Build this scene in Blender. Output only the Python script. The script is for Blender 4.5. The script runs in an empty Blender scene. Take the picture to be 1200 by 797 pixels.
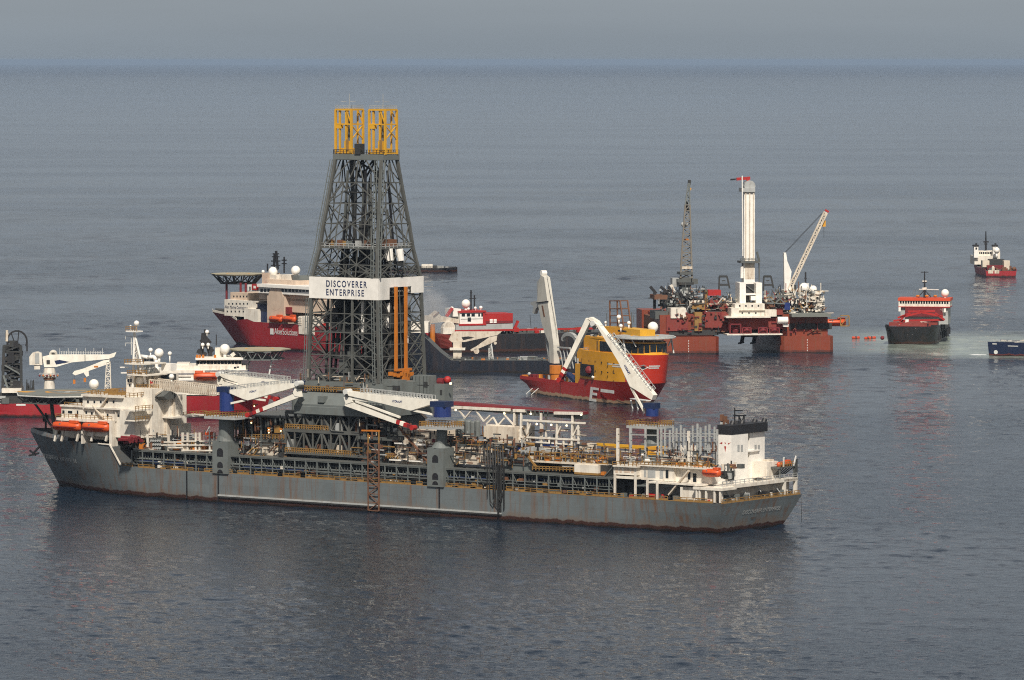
import bpy, math, random
from math import sin, cos, radians, atan, pi, sqrt
from mathutils import Vector
random.seed(7)
scn = bpy.context.scene
col = scn.collection
# ------------------------------------------------------------------ camera
F, H, HZ = 6000.0, 122.4, 70.0          # focal length in px of a 1200 px wide frame, camera height (m), horizon row
PITCH = atan((398.5 - HZ) / F)
cd = bpy.data.cameras.new('camera'); cam = bpy.data.objects.new('camera', cd); col.objects.link(cam)
cam.location = (0, 0, H); cam.rotation_euler = (pi / 2 - PITCH, 0, 0)
cd.sensor_width = 36; cd.lens = F * 36 / 1200; cd.clip_start = 5; cd.clip_end = 400000
scn.camera = cam
# ------------------------------------------------------------------ sky, sun, exposure
SUN_AZ, SUN_EL = radians(-87), radians(47)
w = bpy.data.worlds.new('World'); scn.world = w; w.use_nodes = True
nt = w.node_tree; bg = nt.nodes['Background']
sky = nt.nodes.new('ShaderNodeTexSky'); sky.sky_type = 'NISHITA'; sky.sun_disc = False
sky.sun_elevation = SUN_EL; sky.sun_rotation = radians(90) - SUN_AZ
sky.altitude = 0; sky.air_density = 1.0; sky.dust_density = 2.5; sky.ozone_density = 1.5
hs = nt.nodes.new('ShaderNodeHueSaturation'); hs.inputs['Saturation'].default_value = 0.85
hs.inputs['Value'].default_value = 1.0
nt.links.new(sky.outputs[0], hs.inputs['Color'])
veil = nt.nodes.new('ShaderNodeMix'); veil.data_type = 'RGBA'; veil.inputs[0].default_value = 0.85   # thin high cloud greys the blue
# cool at the horizon, warmer grey higher up
wtc = nt.nodes.new('ShaderNodeTexCoord'); wsx = nt.nodes.new('ShaderNodeSeparateXYZ'); nt.links.new(wtc.outputs['Generated'], wsx.inputs[0])
wr = nt.nodes.new('ShaderNodeValToRGB'); wr.color_ramp.interpolation = 'EASE'; nt.links.new(wsx.outputs[2], wr.inputs[0]); e_ = wr.color_ramp.elements
e_[0].position = 0.0; e_[0].color = (1.64, 1.94, 2.26, 1); e_[1].position = 0.60; e_[1].color = (1.30, 1.32, 1.36, 1)
k_ = e_.new(0.012); k_.color = (1.86, 2.13, 2.40, 1); k_ = e_.new(0.065); k_.color = (1.58, 1.76, 1.98, 1); k_ = e_.new(0.13); k_.color = (2.62, 2.58, 2.54, 1); k_ = e_.new(0.30); k_.color = (1.95, 1.93, 1.90, 1)
wmp = nt.nodes.new('ShaderNodeMapping'); wmp.inputs['Scale'].default_value = (7, 7, 90); nt.links.new(wtc.outputs['Generated'], wmp.inputs[0])
wn = nt.nodes.new('ShaderNodeTexNoise'); wn.inputs['Scale'].default_value = 1.0; wn.inputs['Detail'].default_value = 4; nt.links.new(wmp.outputs[0], wn.inputs['Vector'])
wm = nt.nodes.new('ShaderNodeMapRange'); wm.inputs[1].default_value = .3; wm.inputs[2].default_value = .7; wm.inputs[3].default_value = .95; wm.inputs[4].default_value = 1.05; nt.links.new(wn.outputs[0], wm.inputs[0])
wx = nt.nodes.new('ShaderNodeMix'); wx.data_type = 'RGBA'; wx.blend_type = 'MULTIPLY'; wx.inputs[0].default_value = 1.0     # faint uneven veil
nt.links.new(wr.outputs[0], wx.inputs[6]); nt.links.new(wm.outputs[0], wx.inputs[7]); nt.links.new(wx.outputs[2], veil.inputs[7])
nt.links.new(hs.outputs[0], veil.inputs[6]); nt.links.new(veil.outputs[2], bg.inputs[0])
bg.inputs[1].default_value = 0.095
sd = bpy.data.lights.new('sun', 'SUN'); sun = bpy.data.objects.new('sun', sd); col.objects.link(sun)
sd.energy = 3.1; sd.angle = radians(3); sd.color = (1.0, 0.925, 0.82)
sv = Vector((cos(SUN_AZ) * cos(SUN_EL), sin(SUN_AZ) * cos(SUN_EL), sin(SUN_EL)))
sun.rotation_euler = sv.to_track_quat('Z', 'Y').to_euler()
sun.location = (0, 0, 400)
scn.view_settings.view_transform = 'Standard'; scn.view_settings.look = 'None'
scn.view_settings.exposure = 0.7; scn.view_settings.gamma = 1.0
scn.render.engine = 'CYCLES'
HAZE = 1.8e-5                            # air density per metre, see the haze box at the end
scn.cycles.filter_width = 1.1
scn.cycles.use_denoising = False

# ------------------------------------------------------------------ materials
MATS = {}
def lin(c):
    return tuple((x / 12.92 if x <= 0.04045 else ((x + 0.055) / 1.055) ** 2.4) for x in c)
def mat(name, c, rough=0.6, metal=0.0, dirt=0.25, dirtc=(0.10, 0.055, 0.03), streak=0.0, scale=0.35, var=0.15):
    """painted steel: base colour with soft value variation, rust/dirt blotches and vertical streaks"""
    m = bpy.data.materials.new(name); m.use_nodes = True; MATS[name] = m
    n = m.node_tree.nodes; L = m.node_tree.links; b = n['Principled BSDF']
    b.inputs['Roughness'].default_value = rough; b.inputs['Metallic'].default_value = metal
    tc = n.new('ShaderNodeTexCoord')
    n1 = n.new('ShaderNodeTexNoise'); n1.inputs['Scale'].default_value = scale; n1.inputs['Detail'].default_value = 6
    n1.inputs['Roughness'].default_value = 0.65
    L.new(tc.outputs['Object'], n1.inputs['Vector'])
    r1 = n.new('ShaderNodeMapRange'); r1.inputs[1].default_value = 0.25; r1.inputs[2].default_value = 0.75
    r1.inputs[3].default_value = 1 - var; r1.inputs[4].default_value = 1 + var
    L.new(n1.outputs[0], r1.inputs[0])
    mx = n.new('ShaderNodeMix'); mx.data_type = 'RGBA'; mx.blend_type = 'MULTIPLY'; mx.inputs[0].default_value = 1
    mx.inputs[6].default_value = (*c, 1); L.new(r1.outputs[0], mx.inputs[7])
    out = mx.outputs[2]
    if dirt > 0:
        mp = n.new('ShaderNodeMapping'); mp.inputs['Scale'].default_value = (1, 1, 0.35)
        L.new(tc.outputs['Object'], mp.inputs[0])
        n2 = n.new('ShaderNodeTexNoise'); n2.inputs['Scale'].default_value = 0.7; n2.inputs['Detail'].default_value = 8
        n2.inputs['Roughness'].default_value = 0.75; L.new(mp.outputs[0], n2.inputs['Vector'])
        r2 = n.new('ShaderNodeMapRange'); r2.inputs[1].default_value = 0.52; r2.inputs[2].default_value = 0.70
        r2.inputs[3].default_value = 0; r2.inputs[4].default_value = dirt
        L.new(n2.outputs[0], r2.inputs[0])
        m2 = n.new('ShaderNodeMix'); m2.data_type = 'RGBA'; m2.inputs[7].default_value = (*dirtc, 1)
        L.new(r2.outputs[0], m2.inputs[0]); L.new(out, m2.inputs[6]); out = m2.outputs[2]
    if streak > 0:
        mp = n.new('ShaderNodeMapping'); mp.inputs['Scale'].default_value = (0.55, 0.55, 0.035)
        L.new(tc.outputs['Object'], mp.inputs[0])
        n3 = n.new('ShaderNodeTexNoise'); n3.inputs['Scale'].default_value = 1.0; n3.inputs['Detail'].default_value = 5
        n3.inputs['Roughness'].default_value = 0.7; L.new(mp.outputs[0], n3.inputs['Vector'])
        r3 = n.new('ShaderNodeMapRange'); r3.inputs[1].default_value = 0.50; r3.inputs[2].default_value = 0.66
        r3.inputs[3].default_value = 0; r3.inputs[4].default_value = streak
        L.new(n3.outputs[0], r3.inputs[0])
        m3 = n.new('ShaderNodeMix'); m3.data_type = 'RGBA'; m3.inputs[7].default_value = (0.15, 0.078, 0.042, 1)
        L.new(r3.outputs[0], m3.inputs[0]); L.new(out, m3.inputs[6]); out = m3.outputs[2]
    L.new(out, b.inputs['Base Color'])
    return m
def hullmat(name, c, boot, ztop, zboot=1.2, streak=0.5, rough=0.45, plates=False):
    """hull paint: boot-top band below zboot, growth stain at the waterline, rust streaks"""
    m = mat(name, c, rough, streak=streak, dirt=0.2, scale=0.12, var=0.16)
    n = m.node_tree.nodes; L = m.node_tree.links; b = n['Principled BSDF']
    src = b.inputs['Base Color'].links[0].from_socket
    tc = n.new('ShaderNodeTexCoord'); sx = n.new('ShaderNodeSeparateXYZ'); L.new(tc.outputs['Object'], sx.inputs[0])
    nz = n.new('ShaderNodeTexNoise'); nz.inputs['Scale'].default_value = 0.4; nz.inputs['Detail'].default_value = 6
    mp = n.new('ShaderNodeMapping'); mp.inputs['Scale'].default_value = (1, 1, 0.3); L.new(tc.outputs['Object'], mp.inputs[0])
    L.new(mp.outputs[0], nz.inputs['Vector'])
    ad = n.new('ShaderNodeMath'); ad.operation = 'MULTIPLY_ADD'; ad.inputs[1].default_value = -1.6
    L.new(nz.outputs[0], ad.inputs[0]); L.new(sx.outputs[2], ad.inputs[2])      # z - 1.6*noise
    r = n.new('ShaderNodeMapRange'); r.inputs[1].default_value = zboot - 0.95; r.inputs[2].default_value = zboot - 0.65
    r.inputs[3].default_value = 1; r.inputs[4].default_value = 0
    L.new(ad.outputs[0], r.inputs[0])
    mx = n.new('ShaderNodeMix'); mx.data_type = 'RGBA'; mx.inputs[7].default_value = (*boot, 1)
    if plates:       # welded plates: slightly different tones, dark seams, a tan scuffed belt above the water
        cb = n.new('ShaderNodeCombineXYZ'); L.new(sx.outputs[0], cb.inputs[0]); L.new(sx.outputs[2], cb.inputs[1])
        bk = n.new('ShaderNodeTexBrick'); bk.inputs['Color1'].default_value = (.90, .90, .90, 1); bk.inputs['Color2'].default_value = (1.1, 1.1, 1.1, 1); bk.inputs['Mortar'].default_value = (.84, .83, .82, 1); bk.offset = 0.0
        bk.inputs['Scale'].default_value = 1.0; bk.inputs['Mortar Size'].default_value = 0.07; bk.inputs['Brick Width'].default_value = 9.0; bk.inputs['Row Height'].default_value = 2.4
        L.new(cb.outputs[0], bk.inputs['Vector'])
        mp_ = n.new('ShaderNodeMix'); mp_.data_type = 'RGBA'; mp_.blend_type = 'MULTIPLY'; mp_.inputs[0].default_value = .55
        L.new(src, mp_.inputs[6]); L.new(bk.outputs[0], mp_.inputs[7]); src = mp_.outputs[2]
        n5 = n.new('ShaderNodeTexNoise'); n5.inputs['Scale'].default_value = .09; n5.inputs['Detail'].default_value = 7; n5.inputs['Roughness'].default_value = .7
        L.new(tc.outputs['Object'], n5.inputs['Vector'])
        a5 = n.new('ShaderNodeMath'); a5.operation = 'MULTIPLY_ADD'; a5.inputs[1].default_value = 9.0; L.new(n5.outputs[0], a5.inputs[0])
        i5 = n.new('ShaderNodeMath'); i5.operation = 'MULTIPLY'; i5.inputs[1].default_value = -1.0; L.new(sx.outputs[2], i5.inputs[0]); L.new(i5.outputs[0], a5.inputs[2])
        r5 = n.new('ShaderNodeMapRange'); r5.inputs[1].default_value = 1.8; r5.inputs[2].default_value = 3.4; r5.inputs[3].default_value = 0; r5.inputs[4].default_value = .62; L.new(a5.outputs[0], r5.inputs[0])
        m5 = n.new('ShaderNodeMix'); m5.data_type = 'RGBA'; m5.inputs[7].default_value = (.17, .13, .10, 1); L.new(r5.outputs[0], m5.inputs[0]); L.new(src, m5.inputs[6]); src = m5.outputs[2]
    L.new(r.outputs[0], mx.inputs[0]); L.new(src, mx.inputs[6])
    r2 = n.new('ShaderNodeMapRange'); r2.inputs[1].default_value = -0.55; r2.inputs[2].default_value = -0.2
    r2.inputs[3].default_value = 0.9; r2.inputs[4].default_value = 0
    L.new(ad.outputs[0], r2.inputs[0])
    m2 = n.new('ShaderNodeMix'); m2.data_type = 'RGBA'; m2.inputs[7].default_value = (0.014, 0.013, 0.012, 1)
    L.new(r2.outputs[0], m2.inputs[0]); L.new(mx.outputs[2], m2.inputs[6]); L.new(m2.outputs[2], b.inputs['Base Color'])
    return m

# ------------------------------------------------------------------ mesh builder
class MB:
    def __init__(s): s.v = []; s.f = []; s.mi = []; s.mats = []; s.cur = 0
    def use(s, m):
        if m not in s.mats: s.mats.append(m)
        s.cur = s.mats.index(m); return s
    def face(s, idx): s.f.append(tuple(idx)); s.mi.append(s.cur)
    def add(s, pts): b = len(s.v); s.v.extend(tuple(p) for p in pts); return b
    def poly(s, pts): b = s.add(pts); s.face(range(b, b + len(pts))); return s
    def hexa(s, a, c):                      # a: 4 bottom points, c: 4 top points
        b = s.add(list(a) + list(c))
        for q in ((3, 2, 1, 0), (4, 5, 6, 7), (0, 1, 5, 4), (1, 2, 6, 5), (2, 3, 7, 6), (3, 0, 4, 7)):
            s.face([b + i for i in q])
        return s
    def box(s, x0, x1, y0, y1, z0, z1):
        x0, x1 = min(x0, x1), max(x0, x1); y0, y1 = min(y0, y1), max(y0, y1); z0, z1 = min(z0, z1), max(z0, z1)
        return s.hexa([(x0, y0, z0), (x1, y0, z0), (x1, y1, z0), (x0, y1, z0)],
                      [(x0, y0, z1), (x1, y0, z1), (x1, y1, z1), (x0, y1, z1)])
    def prism(s, poly, vec):                # planar polygon swept along vec
        n = len(poly); b = s.add(poly); t = s.add([tuple(p[i] + vec[i] for i in range(3)) for p in poly])
        s.face(range(b + n - 1, b - 1, -1)); s.face(range(t, t + n))
        for i in range(n):
            j = (i + 1) % n; s.face((b + i, b + j, t + j, t + i))
        return s
    def frame(s, p, q):
        d = Vector(q) - Vector(p); L = d.length; d = d / max(L, 1e-6)
        u = Vector((0, 0, 1)) if abs(d.z) < 0.95 else Vector((1, 0, 0))
        a = d.cross(u).normalized(); c = a.cross(d).normalized()
        return d, a, c, L
    def bar(s, p, q, w=0.4, h=None):
        h = h or w; d, a, c, L = s.frame(p, q); p = Vector(p); q = Vector(q)
        k = [a * (-w / 2) + c * (-h / 2), a * (w / 2) + c * (-h / 2), a * (w / 2) + c * (h / 2), a * (-w / 2) + c * (h / 2)]
        return s.hexa([p + i for i in k], [q + i for i in k])
    def tube(s, p, q, r, r1=None, n=8):
        r1 = r if r1 is None else r1; d, a, c, L = s.frame(p, q); p = Vector(p); q = Vector(q)
        A = [p + (a * cos(2 * pi * i / n) + c * sin(2 * pi * i / n)) * r for i in range(n)]
        B = [q + (a * cos(2 * pi * i / n) + c * sin(2 * pi * i / n)) * r1 for i in range(n)]
        b = s.add(A + B)
        for i in range(n):
            j = (i + 1) % n; s.face((b + i, b + j, b + n + j, b + n + i))
        s.face(range(b + n - 1, b - 1, -1)); s.face(range(b + n, b + 2 * n)); return s
    def pipe(s, pts, r, n=6):
        for i in range(len(pts) - 1): s.tube(pts[i], pts[i + 1], r, n=n)
        return s
    def sphere(s, c, r, n=14, m=9, sq=1.0):
        b = s.add([(c[0] + r * sin(pi * j / m) * cos(2 * pi * i / n), c[1] + r * sin(pi * j / m) * sin(2 * pi * i / n),
                    c[2] + r * sq * cos(pi * j / m)) for j in range(m + 1) for i in range(n)])
        for j in range(m):
            for i in range(n):
                k = (i + 1) % n; s.face((b + j * n + i, b + (j + 1) * n + i, b + (j + 1) * n + k, b + j * n + k))
        return s
    def loft(s, rings, cap=True, closed=True):
        n = len(rings[0]); bs = [s.add(r) for r in rings]
        for k in range(len(rings) - 1):
            for i in range(n if closed else n - 1):
                j = (i + 1) % n; s.face((bs[k] + i, bs[k] + j, bs[k + 1] + j, bs[k + 1] + i))
        if cap: s.face(range(bs[0] + n - 1, bs[0] - 1, -1)); s.face(range(bs[-1], bs[-1] + n))
        return s
    def rail(s, pts, h=1.1, step=2.2, r=0.045):
        for i in range(len(pts) - 1):
            p = Vector(pts[i]); q = Vector(pts[i + 1]); L = (q - p).length; k = max(1, int(L / step))
            up = Vector((0, 0, 1))
            for e in (h, h * 0.5): s.bar(p + up * e, q + up * e, r * 2)
            for j in range(k + 1):
                t = p + (q - p) * (j / k); s.bar(t, t + up * h, r * 2)
        return s
    def lattice(s, A, B, nb, w=0.3, wc=None, sides=4, cross=True):
        """box girder between the 4-point ends A and B"""
        wc = wc or w; A = [Vector(p) for p in A]; B = [Vector(p) for p in B]
        for i in range(len(A)): s.bar(A[i], B[i], wc)
        for k in range(nb + 1):
            t = k / nb; P = [A[i].lerp(B[i], t) for i in range(len(A))]
            for i in range(len(A)): s.bar(P[i], P[(i + 1) % len(A)], w)
            if k < nb:
                Q = [A[i].lerp(B[i], (k + 1) / nb) for i in range(len(A))]
                for i in range(len(A)):
                    j = (i + 1) % len(A)
                    if (k + i) % 2: s.bar(P[i], Q[j], w)
                    else: s.bar(P[j], Q[i], w)
        return s
    def build(s, name, parent=None, smooth=False, sharp=None):
        me = bpy.data.meshes.new(name); me.from_pydata([tuple(p) for p in s.v], [], s.f)
        for m in s.mats: me.materials.append(MATS[m])
        me.polygons.foreach_set('material_index', s.mi)
        if smooth: me.polygons.foreach_set('use_smooth', [True] * len(s.f))
        me.update()
        if sharp: me.polygons.foreach_set('use_smooth', [True] * len(s.f)); me.set_sharp_from_angle(angle=radians(sharp))
        o = bpy.data.objects.new(name, me); col.objects.link(o)
        if parent: o.parent = parent
        return o
def M(m): return MB().use(m)
def tag(o, label, cat, group=None, kind=None):
    if label: o['label'] = label
    if cat: o['category'] = cat
    if group: o['group'] = group
    if kind: o['kind'] = kind
    return o
def empty(name, parent=None):
    o = bpy.data.objects.new(name, None); col.objects.link(o); o.empty_display_size = 2
    if parent: o.parent = parent
    return o
def text(s, org, right, up, size, m, parent, name='lettering', bold=0.0, sx=1.0, depth=0.04, font_align='LEFT', spacing=1.0):
    cu = bpy.data.curves.new(name, 'FONT'); cu.body = s; cu.size = 1.0; cu.offset = bold; cu.align_x = font_align
    cu.extrude = 0.0; cu.space_line = 0.95; cu.space_character = spacing
    t = bpy.data.objects.new(name, cu); col.objects.link(t)
    dg = bpy.context.evaluated_depsgraph_get(); me = bpy.data.meshes.new_from_object(t.evaluated_get(dg))
    bpy.data.objects.remove(t)
    R = Vector(right).normalized(); U = Vector(up).normalized(); N = R.cross(U); o0 = Vector(org)
    for v in me.vertices:
        v.co = o0 + R * (v.co.x * size * sx) + U * (v.co.y * size) + N * depth
    me.materials.clear(); me.materials.append(MATS[m]); me.name = name
    o = bpy.data.objects.new(name, me); col.objects.link(o); o.parent = parent
    return o

# ------------------------------------------------------------------ where a pixel of the photograph lies in a ship's own frame
def ray(px, py):
    dx = (px - 600) / F; dy = (398.5 - py) / F
    return (dx, cos(PITCH) + dy * sin(PITCH), -sin(PITCH) + dy * cos(PITCH))
class Fr:
    """ship frame: x forward, y to port, z up; heading th degrees (0 = bow to the left, 90 = bow away from the camera)"""
    def __init__(s, px, py, th, l=(0, 0, 0)):
        t = radians(th); s.th = th; s.f = (-cos(t), sin(t)); s.q = (-sin(t), -cos(t))
        d = ray(px, py); k = (l[2] - H) / d[2]
        s.o = (d[0] * k - s.f[0] * l[0] - s.q[0] * l[1], d[1] * k - s.f[1] * l[0] - s.q[1] * l[1])
    def pt(s, px, py, ax, v):
        d = ray(px, py); o = (-s.o[0], -s.o[1])
        O = (o[0] * s.f[0] + o[1] * s.f[1], o[0] * s.q[0] + o[1] * s.q[1], H)
        D = (d[0] * s.f[0] + d[1] * s.f[1], d[0] * s.q[0] + d[1] * s.q[1], d[2])
        k = (v - O[ax]) / D[ax]; return tuple(O[i] + D[i] * k for i in range(3))
    def proj(s, l):
        x = s.o[0] + s.f[0] * l[0] + s.q[0] * l[1]; y = s.o[1] + s.f[1] * l[0] + s.q[1] * l[1]; z = l[2] - H
        cy = y * cos(PITCH) - z * sin(PITCH); cz = y * sin(PITCH) + z * cos(PITCH); return (600 + F * x / cy, 398.5 - F * cz / cy)
    def X(s, px, py, x): return s.pt(px, py, 0, x)
    def Y(s, px, py, y): return s.pt(px, py, 1, y)
    def Z(s, px, py, z): return s.pt(px, py, 2, z)
    def root(s, name, label, cat, group=None):
        o = empty(name); o.location = (s.o[0], s.o[1], 0); o.rotation_euler = (0, 0, pi - radians(s.th))
        return tag(o, label, cat, group)
    def bx(s, mb, l, r, t, b, y0, y1):
        """box whose side facing +y or -y (plane y0) spans pixels l..r, t..b; it reaches back to y1"""
        m = (l + r) / 2
        a = s.Y(l, (t + b) / 2, y0); c = s.Y(r, (t + b) / 2, y0)
        z1 = s.Y(m, t, y0)[2]; z0 = s.Y(m, b, y0)[2]
        mb.box(a[0], c[0], y0, y1, z0, z1); return mb
def hull(st, m, deckm=None):
    """st: list of (x, [(half breadth, z) from keel up]) -> closed hull; x may also be a list, one per row"""
    mb = M(m); rings = []
    for x, pr in st:
        xs = x if isinstance(x, (list, tuple)) else [x] * len(pr)
        rings.append([(xs[i], pr[i][0], pr[i][1]) for i in range(len(pr))] +
                     [(xs[i], -pr[i][0], pr[i][1]) for i in range(len(pr) - 1, -1, -1)])
    n = len(rings[0]); k = len(st[0][1]); bs = [mb.add(r) for r in rings]
    for a in range(len(rings) - 1):
        for i in range(n):
            j = (i + 1) % n
            if i == k - 1 and deckm: mb.use(deckm)
            mb.face((bs[a] + i, bs[a] + j, bs[a + 1] + j, bs[a + 1] + i))
            mb.use(m)
    mb.face(range(bs[0] + n - 1, bs[0] - 1, -1)); mb.face(range(bs[-1], bs[-1] + n))
    return mb
def windows(fr, parent, name, n, x0, x1, y, z0, z1, m='glass', out=0.04, frac=0.6):
    """n separate windows on a wall y = const between x0 and x1"""
    s = 1 if y > 0 else -1
    for i in range(n):
        c = x0 + (x1 - x0) * (i + 0.5) / n; h = abs(x1 - x0) / n * frac / 2
        M(m).box(c - h, c + h, y - 0.1 * s, y + out * s, z0, z1).build(name, parent)
def windows_x(parent, name, n, x, y0, y1, z0, z1, m='glass', out=0.04, frac=0.6, sgn=1):
    for i in range(n):
        c = y0 + (y1 - y0) * (i + 0.5) / n; h = abs(y1 - y0) / n * frac / 2
        M(m).box(x - 0.1 * sgn, x + out * sgn, c - h, c + h, z0, z1).build(name, parent)

# palette
hullmat('hull_grey', (0.132, 0.152, 0.158), (0.050, 0.022, 0.016), 8, 1.3, 0.75, plates=True)
mat('deck_grey', (0.06, 0.065, 0.065), 0.85, dirt=0.5)
mat('steel_grey', (0.13, 0.145, 0.14), 0.6, dirt=0.3)
mat('steel_mid', (0.085, 0.092, 0.088), 0.6, dirt=0.35)
mat('derrick_steel', (0.088, 0.091, 0.084), 0.6, dirt=0.4, dirtc=(0.06, 0.04, 0.025), scale=.2, var=.3)
mat('boom_grey', (0.52, 0.50, 0.44), 0.5, dirt=0.3, dirtc=(0.3, 0.22, 0.14))
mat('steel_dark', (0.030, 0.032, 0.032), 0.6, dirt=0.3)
mat('black', (0.014, 0.014, 0.016), 0.55, dirt=0.1)
mat('white', (0.72, 0.67, 0.58), 0.5, dirt=0.5, dirtc=(0.30, 0.18, 0.09), streak=0.25)
mat('white_clean', (0.80, 0.77, 0.71), 0.45, dirt=0.12, dirtc=(0.45, 0.36, 0.26))
mat('cream', (0.60, 0.53, 0.43), 0.55, dirt=0.75, dirtc=(0.24, 0.13, 0.06), streak=0.3)
mat('tan', (0.55, 0.43, 0.33), 0.55, dirt=0.25, dirtc=(0.3, 0.2, 0.14))
mat('boom_white', (0.82, 0.78, 0.68), 0.45, dirt=0.35, dirtc=(0.4, 0.3, 0.2))
mat('grey_white', (0.36, 0.37, 0.36), 0.6, dirt=0.4)
mat('yellow_rail', (0.27, 0.150, 0.040), 0.6, dirt=0.7, dirtc=(0.13, 0.06, 0.02))
mat('yellow', (0.62, 0.33, 0.022), 0.5, dirt=0.3)
mat('orange', (0.56, 0.075, 0.012), 0.45, dirt=0.1)
mat('orange_steel', (0.50, 0.16, 0.018), 0.5, dirt=0.3)
mat('rust_red', (0.20, 0.030, 0.022), 0.65, dirt=0.4)
mat('rust', (0.15, 0.068, 0.036), 0.75, dirt=0.5)
mat('red', (0.36, 0.018, 0.016), 0.5, dirt=0.15)
mat('maroon', (0.15, 0.012, 0.016), 0.6, dirt=0.2)
mat('blue', (0.012, 0.030, 0.14), 0.45, dirt=0.2)
mat('navy', (0.010, 0.022, 0.07), 0.5, dirt=0.2)
mat('ink_blue', (0.016, 0.03, 0.09), 0.6, dirt=0)
mat('pale_paint', (0.6, 0.6, 0.57), 0.6, dirt=0.1)
mat('hose', (0.012, 0.012, 0.012), 0.7, dirt=0)
mat('heli_green', (0.155, 0.165, 0.15), 0.8, dirt=0.3, dirtc=(0.09, 0.085, 0.07))
mat('heli_sand', (0.33, 0.30, 0.21), 0.8, dirt=0.3, dirtc=(0.18, 0.16, 0.11))
mat('amber', (0.62, 0.30, 0.02), 0.5, dirt=0.15)
m = mat('glass', (0.012, 0.016, 0.02), 0.12, dirt=0)
m = mat('lamp', (0.9, 0.8, 0.55), 0.4, dirt=0); b_ = m.node_tree.nodes['Principled BSDF']
b_.inputs['Emission Color'].default_value = (1, 0.78, 0.42, 1); b_.inputs['Emission Strength'].default_value = 1.6
# ------------------------------------------------------------------ the sea: one sheet to the horizon, wind waves modelled where they can be seen
import numpy as np
def sea_material():
    m = bpy.data.materials.new('sea_water'); m.use_nodes = True; MATS['sea_water'] = m
    n = m.node_tree.nodes; L = m.node_tree.links; b = n['Principled BSDF']
    b.inputs['IOR'].default_value = 1.333; b.inputs['Roughness'].default_value = 0.03
    geo = n.new('ShaderNodeNewGeometry')
    def noise(scale, sx, sy, detail, rot=0.0, rough=0.6, dist=0.0):
        mp = n.new('ShaderNodeMapping'); mp.inputs['Scale'].default_value = (sx, sy, 1); mp.inputs['Rotation'].default_value = (0, 0, rot)
        L.new(geo.outputs['Position'], mp.inputs[0])
        t = n.new('ShaderNodeTexNoise'); t.inputs['Scale'].default_value = scale; t.inputs['Detail'].default_value = detail
        t.inputs['Roughness'].default_value = rough; t.inputs['Distortion'].default_value = dist
        L.new(mp.outputs[0], t.inputs['Vector']); return t.outputs[0]
    def math_(op, x, k=None, y=None):
        q = n.new('ShaderNodeMath'); q.operation = op; L.new(x, q.inputs[0])
        if y is not None: L.new(y, q.inputs[1])
        elif k is not None: q.inputs[1].default_value = k
        return q.outputs[0]
    def ramp(x, a, c, lo=0, hi=1):
        r = n.new('ShaderNodeMapRange'); r.interpolation_type = 'SMOOTHSTEP'
        for i, v in enumerate((a, c, lo, hi)): r.inputs[i + 1].default_value = v
        L.new(x, r.inputs[0]); return r.outputs[0]
    chop = noise(0.75, 0.7, 1.0, 5.0, 0.3, 0.65, 0.3)
    patch = noise(0.0045, 0.35, 1.0, 3.0, 0.05, 0.55)            # cat's paws: rougher and smoother water
    amp = ramp(patch, 0.35, 0.65, 0.55, 1.25)
    h = math_('MULTIPLY', chop, y=amp)
    bp = n.new('ShaderNodeBump'); bp.inputs['Strength'].default_value = 1.0; bp.inputs['Distance'].default_value = CHOP
    L.new(h, bp.inputs['Height']); L.new(bp.outputs[0], b.inputs['Normal'])
    # milky churned water spreading from the thrusters of the ships on the right (a colour of the water itself)
    sx = n.new('ShaderNodeSeparateXYZ'); L.new(geo.outputs['Position'], sx.inputs[0])
    wob = noise(0.012, 0.6, 1.0, 5.0, 0.0, 0.65); w2 = noise(0.06, .6, 1, 4, 0, .7)
    yy = math_('MULTIPLY_ADD', wob, 190.0); yy.node.inputs[2].default_value = -95.0
    yc = math_('ADD', sx.outputs[1], y=yy)
    sl = math_('MULTIPLY_ADD', sx.outputs[0], 0.55, ); L.new(yc, sl.node.inputs[2])     # band slants towards the camera on the right
    band = math_('MULTIPLY', ramp(sl, PL[0], PL[0] + 60), y=ramp(sl, PL[1], PL[1] + 130, 1, 0))
    band = math_('MULTIPLY', band, y=ramp(sx.outputs[0], PL[2], PL[2] + 45))
    band = math_('MULTIPLY', band, y=ramp(w2, 0.25, 0.62, .25, 1))
    mx = n.new('ShaderNodeMix'); mx.data_type = 'RGBA'; mx.inputs[6].default_value = (0.006, 0.015, 0.029, 1); mx.inputs[7].default_value = (0.30, 0.35, 0.30, 1)
    L.new(band, mx.inputs[0])
    # churned white foam at the stern of the blue workboat and along the thruster wash
    a_ = ray(1156, 415.5); k_ = -H / a_[2]; c_ = ray(1139, 416.5); k2 = -H / c_[2]
    A_ = Vector((a_[0] * k_, a_[1] * k_, 0)); C_ = Vector((c_[0] * k2, c_[1] * k2, 0)); D_ = (A_ - C_)
    cxn = n.new('ShaderNodeMapping'); cxn.vector_type = 'TEXTURE'; cxn.inputs['Location'].default_value = (A_ + C_) / 2
    cxn.inputs['Rotation'].default_value = (0, 0, math.atan2(D_.y, D_.x)); cxn.inputs['Scale'].default_value = (D_.length * .62, 4.5, 1)
    L.new(geo.outputs['Position'], cxn.inputs[0]); sp = n.new('ShaderNodeSeparateXYZ'); L.new(cxn.outputs[0], sp.inputs[0])
    cm = n.new('ShaderNodeCombineXYZ'); L.new(sp.outputs[0], cm.inputs[0]); L.new(sp.outputs[1], cm.inputs[1])
    ln = n.new('ShaderNodeVectorMath'); ln.operation = 'LENGTH'; L.new(cm.outputs[0], ln.inputs[0])
    fm = math_('MULTIPLY', ramp(ln.outputs['Value'], .55, 1.0, 1, 0), y=ramp(noise(.5, 1, 1, 4, 0, .7), .3, .5, 0, 1))
    m2 = n.new('ShaderNodeMix'); m2.data_type = 'RGBA'; m2.inputs[7].default_value = (.75, .77, .76, 1)
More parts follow.
